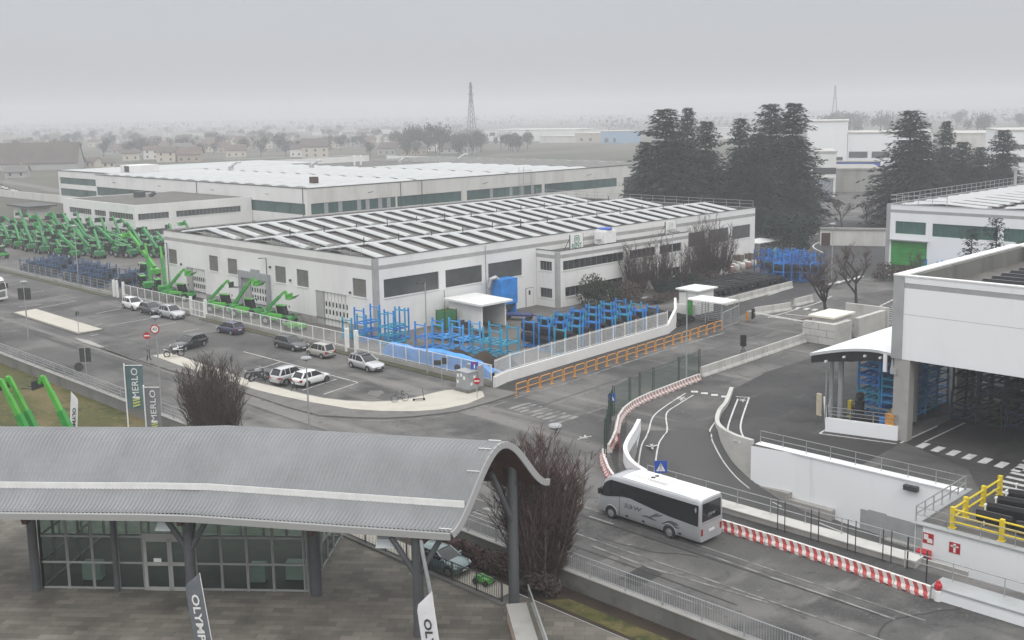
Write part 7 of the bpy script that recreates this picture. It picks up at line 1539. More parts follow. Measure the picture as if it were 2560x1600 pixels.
# kiosk, turnstile, barrier gate
kk = thing('gate_kiosk', 'small white flat roofed kiosk behind the turnstile canopy', 'kiosk'); part(kk, 'wall', MB().box(112.5, 79.4, 0, 116.0, 82.3, 3.05), MT['white_wall']); part(kk, 'roof', MB().box(112.1, 79.0, 3.05, 116.4, 82.6, 3.22), MT['white_paint']); part(kk, 'window', MB().box(114.9, 79.37, 1.5, 115.5, 79.395, 2.1), MT['window_dark'])
tu = thing('turnstile_canopy', 'pedestrian turnstile under a flat white canopy with green end panel', 'gate'); part(tu, 'roof', MB().box(108.6, 73.0, 2.62, 111.9, 78.4, 2.78), MT['white_paint'])
mb = MB()
for x in (108.9, 111.6):
    for y in (73.3, 75.7, 78.1): mb.bar((x, y, 0), (x, y, 2.62), .09)
part(tu, 'frame', mb, MT['steel']); mb = MB()
for k in range(9): mb.bar((109.3, 73.6, .3+k*.24), (109.3, 77.8, .3+k*.24), .035); mb.bar((111.2, 73.6, .3+k*.24), (111.2, 77.8, .3+k*.24), .035)
for y in (74.3, 76.2): mb.tube((110.2, y, 0), (110.2, y, 2.5), .07)
for k in range(8):
    for y in (74.3, 76.2): mb.bar((109.6, y-.4, .4+k*.26), (110.8, y+.4, .4+k*.26), .03)
part(tu, 'turnstile_arm', mb, MT['steel']); part(tu, 'end_panel', MB().box(108.8, 77.6, .1, 108.88, 78.35, 2.6), MT['green'])
mg = thing('mesh_gate', 'grey framed mesh gate panel between the orange railing and the barrier gate', 'gate'); mb = MB()
for a, b in (((107.3, 72.1, .1), (111.5, 72.6, .1)), ((107.3, 72.1, 1.9), (111.5, 72.6, 2.2)), ((107.3, 72.1, 0), (107.3, 72.1, 1.95)), ((109.4, 72.35, 0), (109.4, 72.35, 2.05)), ((111.5, 72.6, 0), (111.5, 72.6, 2.6))): mb.bar(a, b, .09)
for k in range(20): mb.bar((107.4+k*.205, 72.11+k*.024, .1), (107.4+k*.205, 72.11+k*.024, 1.95+.015*k), .02)
part(mg, 'frame', mb, MT['steel'])
bg_ = thing('barrier_gate', 'long white lifting barrier with an orange and grey drive post', 'barrier', (113.4, 72.2, 0)); part(bg_, 'drive_post', MB().box(-.35, -.3, 0, .35, .3, 1.25), MT['grey_paint']); part(bg_, 'orange_panel', MB().box(-.4, .3, 0, .3, .36, 1.2).box(-.42, .0, .1, -.36, .3, 1.2), MT['orange']); part(bg_, 'arm', MB().bar((.1, -.2, 1.1), (-1.2, -11.4, 1.0), .09, .12), MT['white_paint']); part(bg_, 'signal_lamp', MB().box(-.2, -.55, .4, .2, -.31, 1.6), MT['black'])
# goods along the hall by the right end
rg2 = random.Random(5)
for k in range(16):
    x = 139.5+k*1.0; y = 95.6+(k % 2)*1.1+k*.12; t = thing('bulk_bag', 'white bulk bag in the row of bags along the right end of the hall', 'bag', (x, y, .01), rg2.uniform(0, 1), 'bulk bags along the hall wall'); s_ = rg2.uniform(.85, 1.15)
    part(t, 'bag_body', MB().lathe([(.35*s_, 0), (.55*s_, .25), (.56*s_, .75), (.45*s_, 1.0)], 9), MT['concrete_light'] if k % 3 else mat('bag_rose', (.30, .17, .15), .8), smooth=60); part(t, 'bag_top', MB().ico((0, 0, 1.0), .42*s_, jit=.35, rg=rg2, sz=.45), mat('bag_mint', (.55, .62, .56), .7) if k % 2 else MT['white_paint'])
for k in range(9):
    x = 146+k*1.4; crate('brown wooden crate stacked at the right end of the hall wall', (x, 98.6+(k % 3)*.3, .01+(1.05 if k in (4, 6) else 0)), 1.25, 1.1, .95, 'cardboard' if k % 2 else 'wood_brown', rg2.uniform(-.2, .2), 'wooden crates at the right end of the hall') if k not in () else None
for k in range(3): heap(('green and brown pile of goods, nearest the right end of the hall', 'low mixed pile of goods behind the brown crates', 'farthest pile of goods under the pale awning')[k], (160.5+k*3.2, 97.5+k*2.2, .01), 3.2, 2.6, 2.2, ('green_dull', 'soil', 'concrete_dark')[k])
aw = thing('awning', 'small pale flat awning behind the right end of the hall', 'awning', (163.5, 103, 0)); part(aw, 'roof', MB().box(-2.5, -2, 2.8, 4, 2, 2.95), MT['white_paint'])
for x in (-2.3, 3.8):
    for y in (-1.8, 1.8): part(aw, 'post', MB().bar((x, y, 0), (x, y, 2.8), .1), MT['steel'])
# yellow guard rails and black parts on the terrace
def guard(label, a, b, posts, rails=(.42, .82, 1.2)):
    t = thing('guard_rail', label, 'guard rail', (a[0], a[1], 0)); d = Vector((b[0]-a[0], b[1]-a[1], 0))
    for u in posts: p = d*u; part(t, 'post', MB().cbox(p.x, p.y, .68, .26, .26, 1.36).cbox(p.x, p.y, .02, .42, .42, .04), MT['yellow'])
    for z in rails: part(t, 'rail', MB().tube((0, 0, z), (d.x, d.y, z), .065, n=8), MT['yellow'])
guard('yellow tubular guard rail along the terrace edge at the right border', (64.4, 26.2), (64.3, 17.5), (0, .345, .69)); guard('yellow guard rail running away from the terrace corner beside black parts', (64.65, 26.35), (72.4, 26.3), (.26, .62, .97), (.55, 1.1))
for k in range(7): bucket('black bucket lying on the terrace behind the yellow guard rail', (66.2+(k % 4)*1.75, 24.3-(k//4)*2.4, .02), R(6*k), 'black buckets behind the yellow guard rail', R(-12), 1.05)
for k in range(4): tag(MB().tube((0, 0, 0), (.35, .1, 1.25), .04, n=6).bar((.2, .1, 1.25), (.5, .1, 1.25), .1).build('pallet_lever', MT['white_paint'], loc=(66.0+k*1.7, 24.9, .02)), 'thin white lever standing among the black buckets on the terrace', 'lever', 'white levers among the black buckets')
# shelter contents
bs = thing('shelter_barrier', 'yellow ended red rail barrier under the arched shelter before the blue frames', 'barrier', (82.6, 41.0, 0)); part(bs, 'end_post', MB().box(-.2, 1.5, 0, .2, 1.8, 1.5), MT['yellow']); part(bs, 'end_post', MB().box(-.2, -2.3, 0, .2, -2.0, 1.5), MT['yellow'])
for z in (.45, .85, 1.25): part(bs, 'rail', MB().box(-.05, -2.0, z-.08, .05, 1.5, z+.08), MT['wood_red'] if z < 1.2 else MT['steel'])
dr1 = tag(MB().lathe([(.42, 0), (.44, .45), (.42, .5), (.44, .9), (.38, .95)], 16).build('drum', MT['blue'], loc=(80.6, 38.6, .3), smooth=40), 'blue plastic drum under the arched shelter', 'drum'); tag(MB().box(-.3, -.35, 0, .3, .35, .75).box(-.32, -.37, .75, .32, .37, .82).build('orange_bin', MT['orange'], loc=(79.35, 37.5, 1.16)), 'orange bin hanging on the low white shelter wall', 'bin')
gm = thing('grinding_machine', 'dark upright machine behind the low white shelter wall', 'machine', (81.0, 41.0, .02)); part(gm, 'column', MB().box(-.25, -.3, 0, .25, .3, 2.1).lathe([(.1, 2.1), (.35, 2.3), (.3, 2.7), (.1, 2.8)], 10), MT['black']); part(gm, 'table', MB().box(-.5, -1.9, .85, .4, 1.2, .95).bar((-.4, -1.8, 0), (-.4, -1.8, .85), .08).bar((-.4, 1.1, 0), (-.4, 1.1, .85), .08), MT['dark_steel'])
rdw = tag(MB().surf([[(.0, 0, .0), (.1, .1, .7), (.3, .2, 1.25)], [(.5, .4, .0), (.6, .5, .9), (.75, .6, 1.3)], [(1.2, 1.0, .0), (1.3, 1.0, .85), (1.3, 1.1, 1.2)], [(1.9, 1.6, 0), (1.85, 1.65, .5), (1.8, 1.7, .8)]]).build('red_sheet', MT['red'], loc=G(q('g', 1012, 510), .02), smooth=True), 'crumpled bright red plastic sheet leaning on the short ramp wall', 'sheet')
dv = MB(); 
for i in range(12): dv.bar((106.5-i*1.8, 64.9-i*.02, .1), (106.5-(i+1)*1.8, 64.9, .1), .25, .18)
tag(tag(MB().ext([(79.0, 44.8, 0), (79.25, 44.85, 0), (79.4, 45.35, 0), (79.1, 45.35, 0)], (0, 0, 1.9)).build('wooden_board', mat('board', (.52, .45, .34), .8, var=.15, vs=3), loc=(2.3, -.2, 0)), 'pale wooden board leaning on the shelter post', 'board'))
# ================================================================ TREES
MT['needle'] = mat('needle', (.024, .044, .032), .9, col2=(.009, .018, .014), vs=.35); MT['needle2'] = mat('needle2', (.034, .052, .036), .9, col2=(.012, .020, .016), vs=.2)
MT['twig'] = mat('twig', (.105, .080, .070), .95, col2=(.050, .038, .034), vs=.5); MT['twig_red'] = mat('twig_red', (.115, .066, .058), .95, col2=(.055, .034, .030), vs=.4); MT['shrub_leaf'] = mat('shrub_leaf', (.045, .060, .032), .9, col2=(.016, .024, .014), vs=.6)
def conifer_meshes(seed, h=26.0, rad=6.0, lv=30, top=1.0, dens=1.0):
    rg = random.Random(seed); cr = MB(); tr = MB(); bend = [rg.uniform(-.5, .5) for _ in range(4)]
    ax = lambda z: Vector((bend[0]*math.sin(z/h*2.2), bend[1]*math.sin(z/h*2.6), z))
    tr.path([ax(z) for z in (0, h*.25, h*.5, h*.75, h*.98)], [.5*h/26, .42*h/26, .3*h/26, .18*h/26, .04], 8)
    for i in range(lv):
        u = .06+.93*(i+.5)/lv; z = h*u; R0 = rad*((1-u)**.62)*(.55+.45*min(1, u*4.5))*rg.uniform(.82, 1.12)+.35
        nb = max(6, int((18-7*u)*dens)); a0 = rg.uniform(0, 6.28)
        for b in range(nb):
            a = a0+6.283*b/nb+rg.uniform(-.25, .25); ln = R0*rg.uniform(.62, 1.18); d = Vector((math.cos(a), math.sin(a), 0)); s_ = Vector((-d.y, d.x, 0))
            rise = rg.uniform(-.05, .25) if u < .75 else rg.uniform(.2, .7); nt_ = max(3, int(ln/.7))
            c0 = ax(z)
            if ln > 2.2 and b % 2 == 0: tr.path([c0, c0+d*ln*.5+Vector((0, 0, ln*rise*.4)), c0+d*ln*.85+Vector((0, 0, ln*(rise*.5-.1)))], [.09, .05, .02], 3, caps=False)
            for k in range(nt_):
                v = (k+.7)/nt_; p = c0+d*(ln*v)+Vector((0, 0, ln*(rise*v-.32*v*v)))+s_*rg.uniform(-.35, .35)*ln*.35*v
                for q_ in range(5):
                    sz = rg.uniform(.7, 1.55)*(1.1-.2*v)*(.62+.38*(1-u))*(1 if h > 15 else .5); ang = a+rg.uniform(-1.1, 1.1); e = Vector((math.cos(ang), math.sin(ang), rg.uniform(-.75, .12))).normalized()*sz; w = e.cross(Vector((rg.uniform(-.5, .5), rg.uniform(-.5, .5), 1))).normalized()*sz*rg.uniform(.16, .34)
                    o = p+Vector((rg.uniform(-.3, .3), rg.uniform(-.3, .3), rg.uniform(-.3, .2)))
                    cr.poly([o-w*.5, o+e*.6-w, o+e*1.1, o+e*.6+w], 1 if rg.random() < .45 else 0)
    return cr.mesh('crown', [MT['needle'], MT['needle2']]), tr.mesh('trunk', [MT['bark_dark']])
CM = [conifer_meshes(s, 26, r) for s, r in ((1, 8.6), (2, 7.6), (3, 9.2))]
def put_tree(name, label, meshes, loc, sxy, sz, rz, group=None, cat='tree'):
    t = thing(name, label, cat, loc, rz, group); t.scale = (sxy, sxy, sz)
    for nm, me in zip(('crown', 'trunk'), meshes): o = bpy.data.objects.new(nm, me); COL.objects.link(o); o.parent = t
    return t
def tree_px(px, by, ty, dist):
    g = G((px, 560)); k = dist/Vector((g.x, g.y)).length; x, y = g.x*k, g.y*k; lo, hi = 0, 60
    return Vector((x, y, 0)), height_to((x, y, 0), ty)
CON = [  # px, top y, distance, width factor, variant, label
    (1668, 268, 232, 1.06, 0, 'tall dark conifer with the broadest crown behind the right end of the hall'), (1722, 266, 252, .62, 1, 'slim dark conifer with a narrow pointed top right of the broadest one'),
    (1612, 352, 236, .72, 2, 'lower dark conifer at the left edge of the group behind the hall'), (1768, 300, 238, .92, 1, 'dark conifer with a blunt top left of the gap between the two groups'),
    (1845, 292, 236, .70, 0, 'dark conifer leaning into the second group, first right of the gap'), (1925, 256, 250, .92, 2, 'tall twin topped dark conifer in the second group'), (1985, 254, 246, .98, 1, 'tall dark conifer at the right side of the second group by the grey tower'),
    (2262, 272, 250, 1.05, 0, 'tall broad dark conifer at the left of the group behind the green door hall'), (2352, 300, 268, .66, 1, 'slim dark conifer standing second in the group behind the green door hall'),
    (2395, 352, 258, .95, 2, 'rounded dark conifer in the middle of the group behind the green door hall'), (2495, 322, 272, 1.0, 1, 'dark conifer at the right end of the group behind the green door hall'), (2300, 335, 242, .9, 2, 'dark conifer in front of the broad one behind the green door hall'), (2445, 365, 262, 1.0, 0, 'low broad conifer filling the right half of the group behind the green door hall'), (1690, 330, 228, 1.0, 2, 'lower conifer in front of the broadest one behind the hall'), (1885, 330, 232, .95, 1, 'lower conifer in front of the twin topped one in the second group')]
for px, ty, ds, wf, v, lb in CON:
    p, h = tree_px(px, 0, ty, ds); put_tree('conifer', lb, CM[v], p, wf*h/26*1.22, h/26, rnd.uniform(0, 6), 'dark conifers behind the halls')
sp = [conifer_meshes(21, 11, 2.6, 15, dens=.6), conifer_meshes(22, 11, 2.2, 15, dens=.55)]
for px, ty, ds, k, lb in ((2485, 540, 150, 0, 'thin spruce with a bare top beside the open hall roof'), (2440, 566, 152, 1, 'thin spruce left of the other behind the open hall roof'), (2562, 598, 148, 1, 'spruce cut by the right edge of the photo')):
    p, h = tree_px(px, 0, ty, ds); put_tree('spruce', lb, sp[k], p, 1.0, h/11, rnd.uniform(0, 6))
# bare trees --------------------------------------------------------------
def bare_stems(seed, h, spread, stems, twigs, subs, base_r=.045, top_r=.5, up=1.0, tw=.011, lean=.62):
    """fastigiate many stemmed crown: steep stems, steep twigs, fine hair"""
    rg = random.Random(seed); st = MB(); tw_ = MB()
    for i in range(stems):
        a = rg.uniform(0, 6.283); rr = spread*math.sqrt(rg.random()); hh = h*rg.uniform(.72, 1.0)*(1-.22*(rr/spread)**2); d = Vector((math.cos(a), math.sin(a), 0)); b0 = d*rr*.10
        P_ = [b0+d*(rr*.9*(u**lean))+Vector((rg.gauss(0, .16)*u, rg.gauss(0, .16)*u, hh*u)) for u in (0, .12, .3, .5, .72, 1)]
        st.path(P_, [base_r*2, base_r*1.5, base_r*1.1, base_r*.75, base_r*.4, .008], 5, caps=False)
        for k in range(twigs):
            u = rg.uniform(.08, .97); j = min(4, int(u*5)); f = u*5-j; p = P_[j].lerp(P_[j+1], f); aa = rg.uniform(0, 6.283); dd = (Vector((math.cos(aa), math.sin(aa), rg.uniform(.9, 2.2)*up))+d*.25).normalized(); ln = h*rg.uniform(.06, .17)*(1.15-.5*u)
            e = p+dd*ln; tw_.path([p, p.lerp(e, .5)+Vector((0, 0, -.03)), e], [tw*1.4, tw*1.1, tw*.5], 3, caps=False)
            for s_ in range(subs):
                v = rg.uniform(.2, 1); o = p.lerp(e, v); ab = rg.uniform(0, 6.283); de = (dd*1.1+Vector((math.cos(ab), math.sin(ab), .5))*.6).normalized(); l2 = ln*rg.uniform(.3, .6)
                w = de.cross(Vector((math.cos(ab+1), math.sin(ab+1), 0.1))).normalized()*tw*.55; q_ = o+de*l2
                tw_.poly([o-w, o+w, q_])
    return tw_, st
def put_bare(name, label, tw_, st, loc, mats=('twig', 'bark'), rz=0, group=None):
    t = thing(name, label, 'tree', loc, rz, group); part(t, 'crown', tw_, MT[mats[0]]); part(t, 'trunk', st, MT[mats[1]]); return t
MT['bark_pale'] = mat('bark_pale', (.17, .155, .14), .9, col2=(.06, .05, .045), vs=1.5)
tw_, st = bare_stems(41, 9.7, 2.9, 130, 38, 8, .05, tw=.015); put_bare('bare_tree', 'big bare many stemmed tree with reddish twigs beside the canopy end', tw_, st, (42.3, 40.5, ZP), ('twig_red', 'bark_pale'))
tw_, st = bare_stems(42, 8.9, 3.0, 105, 36, 8, .045, tw=.016); put_bare('bare_tree', 'bare many stemmed tree with grey brown twigs between the flags and the white cars', tw_, st, (*on_x(543, 42.0)[:2], ZP), ('twig', 'bark'))
for i, (loc, h, sp_, n, lb) in enumerate((((119.0, 94.6, 0), 8.6, 3.0, 46, 'bare fan shaped tree before the left half of the office wing'), ((123.5, 93.8, 0), 8.8, 2.6, 40, 'bare fan shaped tree right beside the first one at the office wing'), ((126.0, 91.6, 0), 7.2, 1.6, 20, 'slim bare tree before the white pier of the office wing'), ((139.0, 95.6, 0), 11.0, 3.6, 54, 'tallest bare tree at the right end of the office wing'), ((134.5, 95.0, 0), 8.8, 2.4, 34, 'bare tree left of the tallest one before the dark windows'), ((143.2, 96.4, 0), 8.0, 2.6, 32, 'bare spreading tree right of the tallest one before the hall wall'))):
    tw_, st = bare_stems(50+i, h, sp_, n, 26, 7, .05, tw=.017); put_bare('bare_tree', lb, tw_, st, loc, ('twig', 'bark'))
def limb_tree(seed, h, spread, limbs=5, tw=.016):
    rg = random.Random(seed); st = MB(); tw_ = MB()
    def grow(p, d, r, ln, lev):
        n = 4; P_ = [p]; q_ = Vector(p); dd = Vector(d)
        for k in range(n):
            dd = (dd+Vector((rg.uniform(-.18, .18), rg.uniform(-.18, .18), rg.uniform(-.02, .16)))).normalized(); q_ = q_+dd*(ln/n); P_.append(Vector(q_))
        (st if lev < 3 else tw_).path(P_, [r*(1-.16*k) for k in range(n+1)], 6 if lev < 2 else 3, caps=False)
        if lev >= 4: return
        for k in range((limbs, 4, 5, 6)[lev]):
            o = P_[rg.randint(2, n)]; a = rg.uniform(0, 6.283); s_ = Vector((math.cos(a), math.sin(a), rg.uniform(.1, .8))); grow(o, (dd*.55+s_*.75).normalized(), max(tw*.6, r*.55), ln*rg.uniform(.45, .68), lev+1)
    grow(Vector((0, 0, 0)), Vector((0, 0, 1)), h*.022, h*.42, 0); return tw_, st
for i, (b, h, lb) in enumerate((((115.5, 63.4, .3), 13.0, 'bare pollarded tree standing in the raised earth bed at the gate'), ((126.0, 64.6, 0), 12.5, 'bare pollarded tree right of the earth bed at the gate'), ((213.4, 113.5, 0), 9.5, 'small leafless tree by the far road, left of its twin'), ((215.6, 109.0, 0), 9.0, 'small leafless tree by the far road, right of its twin'), ((203.0, 117.0, 0), 6.5, 'lowest small bare tree beside the far road and conifers'), ((150, 68.0, 0), 7.0, 'bare brown tree growing left of the green shutter door'))):
    tw_, st = limb_tree(70+i, h, 6 if i < 2 else 4, tw=.02 if i > 1 else .015); put_bare('bare_tree', lb, tw_, st, b, ('twig', 'bark_dark'))
def leafy(label, loc, sx, sy, sz, n, mt, seed, name='shrub', leaf=.32, cat='shrub'):
    rg = random.Random(seed); mb = MB(); cl = [(Vector((rg.uniform(-.6, .6)*sx, rg.uniform(-.6, .6)*sy, rg.uniform(.25, .75)*sz)), rg.uniform(.32, .55)) for _ in range(9)]
    for k in range(n):
        c, r = rg.choice(cl); v = Vector((rg.gauss(0, 1), rg.gauss(0, 1), rg.gauss(0, 1))).normalized()*(rg.random()**.35); p = c+Vector((v.x*sx*r, v.y*sy*r, v.z*sz*r*.75)); p.z = max(.04, p.z)
        a = Vector((rg.gauss(0, 1), rg.gauss(0, 1), rg.gauss(0, .6))).normalized()*leaf*rg.uniform(.5, 1); b = a.cross(Vector((rg.gauss(0, 1), rg.gauss(0, 1), rg.gauss(0, 1)))).normalized()*leaf*.35
        mb.poly([p-a*.5, p+b, p+a*.5, p-b])
    t = thing(name, label, cat, loc); part(t, 'foliage', mb, MT[mt]); part(t, 'stem', MB().tube((0, 0, 0), (0, 0, sz*.5), .06), MT['bark_dark']); return t
leafy('large rounded evergreen shrub at the corner of the office wing', (108.5, 92.6, 0), 3.6, 3.0, 4.2, 3600, 'shrub_leaf', 81); leafy('brown leafless shrub mass right of the rounded evergreen', (115.0, 92.4, 0), 4.6, 3.0, 2.8, 3000, 'twig', 82); leafy('dark evergreen bush beside the white lamp post', (122.2, 90.6, 0), 2.6, 2.2, 2.6, 2200, 'needle', 83); leafy('dark low evergreen bush behind the white lamp post', (128.5, 94.0, 0), 4.2, 2.4, 2.8, 2600, 'needle', 84); leafy('low brown hedge under the tallest bare tree', (135.0, 94.2, 0), 5.0, 1.8, 1.6, 2200, 'twig', 85); leafy('broad brown shrub bed before the office wing', (118.0, 88.8, 0), 6.0, 2.2, .9, 2200, 'twig', 88)
leafy('tangled brown undergrowth on the bed below the big bare tree', (41.8, 45.6, ZP), .8, 4.6, 1.3, 2600, 'twig_red', 86, leaf=.22); leafy('dark brown thicket at the foot of the big bare tree', (41.5, 40.2, ZP), 1.2, 2.0, 1.6, 2600, 'twig', 87, leaf=.25)
leafy('dense dark conical evergreen at the right end of the hall', (169, 101, 0), 5.5, 5.0, 7.5, 4200, 'needle', 89, leaf=.5); leafy('grey brown brush left of the green door hall', (152.5, 72.5, 0), 4.5, 4.0, 2.6, 2600, 'twig', 90, leaf=.4)
# ================================================================ FAR BACKGROUND
far_r = random.Random(77)
ROOFS = [mat('tile_brown', (.105, .085, .075), .85, var=.2, vs=.2), mat('tile_grey', (.14, .13, .125), .85, var=.15, vs=.2), mat('tile_red', (.125, .085, .07), .85, var=.2, vs=.2), MT['concrete_light']]
WALLS = [mat('wall_cream', (.52, .47, .39), .8), mat('wall_white', (.62, .61, .58), .8), mat('wall_tan', (.36, .29, .23), .8), mat('wall_grey', (.36, .35, .34), .8)]
def house(label, loc, w, d, h, rz, wm, rm, pitch=.38, group=None, wins=True, name='house', cat='house'):
    t = thing(name, label, cat, loc, rz, group); r = d*pitch
    mb = MB().box(-w/2, -d/2, -1, w/2, d/2, h); mb.poly([(-w/2, -d/2, h), (-w/2, d/2, h), (-w/2, 0, h+r)]); mb.poly([(w/2, d/2, h), (w/2, -d/2, h), (w/2, 0, h+r)]); part(t, 'wall', mb, WALLS[wm])
    o = .5; rf = MB(); zz = h-.5*o*2*pitch
    for s_ in (-1, 1): rf.hexa([(-w/2-o, s_*(d/2+o), zz), (w/2+o, s_*(d/2+o), zz), (w/2+o, 0, h+r+.02), (-w/2-o, 0, h+r+.02), (-w/2-o, s_*(d/2+o), zz+.25), (w/2+o, s_*(d/2+o), zz+.25), (w/2+o, 0, h+r+.27), (-w/2-o, 0, h+r+.27)])
    part(t, 'roof', rf, ROOFS[rm]); 
    if wins:
        ws_ = MB(); nf = max(1, int(h/3))
        for f in range(nf):
            for k in range(max(2, int(w/4))):
                x = -w/2+w*(k+.5)/max(2, int(w/4)); z = 1+f*3; ws_.box(x-.55, -d/2-.05, z, x+.55, -d/2-.01, z+1.4).box(x-.55, d/2+.01, z, x+.55, d/2+.05, z+1.4)
            for y in (-d*.22, d*.22): ws_.box(-w/2-.05, y-.5, 1+f*3, -w/2-.01, y+.5, 2.4+f*3)
        part(t, 'windows', ws_, MT['window_dark']); part(t, 'chimney', MB().box(w*.2-.35, -.35, h+r*.5, w*.2+.35, .35, h+r+1.0), WALLS[2])
    return t
def px_house(label, cx, by, pw, ph, wm, rm, rot=0, group=None, depth=.8, **k):
    g = G((cx, by)); s_ = math.hypot(g.x, g.y, H)/F; w = pw*s_; h = ph*s_*.62; return house(label, g, w, w*depth, h, R(-45+rot), wm, rm, group=group, **k)
px_house('long low farm building with dusty brown tiled roof at the far left', 60, 425, 250, 26, 3, 0, 6, depth=.22, pitch=.8, wins=False, name='farm_building', cat='building'); px_house('small house with a dark pyramid roof in front of the long farm building', 45, 444, 46, 22, 3, 1, 10); px_house('cream house with two floors beside the long farm building', 197, 419, 26, 26, 0, 2, 12); px_house('cream house with a gable right of the two floor house', 236, 418, 30, 22, 0, 0, -30); px_house('cream low house, third right of the long farm building', 272, 420, 28, 20, 0, 0, 20)
px_house('large pale villa with balconies standing alone before the field', 788, 394, 62, 44, 0, 0, 12); px_house('pale house adjoining the large villa on its left', 745, 392, 30, 32, 1, 0, -10)
HG_ = {0: 'cream house with tiled roof in the hazy far town', 1: 'white house with tiled roof in the hazy far town', 2: 'tan house with tiled roof in the hazy far town', 3: 'grey house with tiled roof in the hazy far town'}
hp = []
for _ in range(900):
    if len(hp) >= 96: break
    cx, by = far_r.uniform(0, 1180), 328+78*far_r.random()**1.2
    if by > 388 and (cx < 320 or cx > 640): continue
    if any(abs(cx-a) < 26 and abs(by-b) < 7 for a, b in hp): continue
    hp.append((cx, by))
for cx, by in hp:
    k = far_r.choice((0, 0, 1, 2, 3)); g = G((cx, by)); w = far_r.uniform(9, 15); house(HG_[k], g, w, w*far_r.uniform(.55, .85), far_r.choice((3, 4.5, 5, 6)), R(far_r.uniform(-80, 10)), k, far_r.choice((0, 0, 1, 2, 2)), group='houses of the far town')
def flat_hall(label, x0, x1, by, ty, mt, depth=40, name='factory', bands=(), cat='building', rz=None, roof='concrete_light'):
    a, b = G((x0, by)), G((x1, by)); h = height_to((a.x, a.y, 0), ty); t = thing(name, label, cat, a, math.atan2(b.y-a.y, b.x-a.x) if rz is None else rz); w = (b-a).length
    part(t, 'wall', MB().box(0, 0, -1, w, depth, h), MT[mt]); part(t, 'roof', MB().box(-.3, -.3, h+.01, w+.3, depth+.3, h+.5), MT[roof])
    if bands:
        ws_ = MB()
        for u0, u1, v0, v1 in bands: ws_.box(w*u0, -.12, h*v0, w*u1, -.02, h*v1)
        part(t, 'windows', ws_, MT['window_grey'])
    return t
MT['pale_blue'] = mat('pale_blue', (.25, .38, .52), .7); MT['beige_wall'] = mat('beige_wall', (.48, .43, .36), .8)
flat_hall('long white distant factory in the middle of the horizon', 1207, 1442, 353, 326, 'white_wall', 60, bands=((.08, .14, .5, .8),)); flat_hall('low pale factory wing before the long white one', 1350, 1438, 357, 341, 'dirty_white', 30); flat_hall('beige distant building left of the pale blue one', 1438, 1502, 357, 334, 'beige_wall', 30, bands=((.2, .3, .2, .5), (.55, .65, .2, .5))); flat_hall('pale blue and white distant building by the conifers', 1502, 1565, 359, 329, 'pale_blue', 30, bands=((.15, .3, .1, .45), (.5, .6, .1, .45)))
flat_hall('white low distant shed left of the bare wood', 930, 1010, 346, 329, 'white_wall', 30); flat_hall('grey low distant shed in the far town', 870, 960, 356, 340, 'dirty_white', 30); flat_hall('white distant hall behind the gap of the conifers', 1770, 1850, 348, 322, 'white_wall', 40); flat_hall('long pale distant shed over the middle of the far town', 780, 870, 338, 330, 'white_wall', 30)
flat_hall('tall white block hall right of the second conifer group', 2016, 2116, 425, 305, 'white_fresh', 45, bands=((.2, .3, .16, .27), (.46, .64, .16, .27), (.72, .9, .16, .27))); flat_hall('lower white wing with window row beside the tall white block', 2117, 2330, 424, 334, 'white_fresh', 40, bands=((.02, .24, .33, .5), (.29, .5, .33, .5), (.55, .75, .33, .5)))
flat_hall('white hall with grey windows at the far right edge', 2500, 2640, 440, 328, 'white_fresh', 40, bands=((.1, .9, .3, .42), (.1, .9, .6, .7))); flat_hall('low pale hall with a light roof behind the right conifers', 2370, 2500, 400, 335, 'dirty_white', 50, roof='concrete_light')
flat_hall('grey slab roofed canopy building with blue base by the far road', 2065, 2200, 480, 425, 'concrete', 25, roof='concrete'); flat_hall('white and dark blue low building behind the conifer at the far road', 2030, 2088, 492, 382, 'white_wall', 20, bands=((0, 1, .52, .66),)); 
o = flat_hall('dark blue sheeted fence wall by the far road', 2040, 2082, 492, 448, 'blue_deep' if 'blue_deep' in MT else 'sign_blue', 1, name='sheet_wall', cat='wall'); o2 = flat_hall('long blue sheeted wall before the white wing', 2085, 2200, 438, 405, 'sign_blue', 1, name='sheet_wall', cat='wall')
lw_ = thing('white_wall_shed', 'low white weathered wall with a brown door beside the far road', 'wall'); a, b = G(q(4, 490, 1410)), G(q(4, 1140, 1420)); d_ = (b-a); part(lw_, 'wall', MB().bar(a+Vector((0, 0, 1.5)), b+Vector((0, 0, 1.5)), .4, 3.0), MT['dirty_white']); part(lw_, 'door', MB().bar(a+d_*.03+Vector((-.25, 0, 1.2)), a+d_*.16+Vector((-.25, 0, 1.2)), .1, 2.4), MT['wood_red']); part(lw_, 'coping', MB().bar(a+Vector((0, 0, 3.2)), b+Vector((0, 0, 3.2)), .9, .35), MT['concrete'])
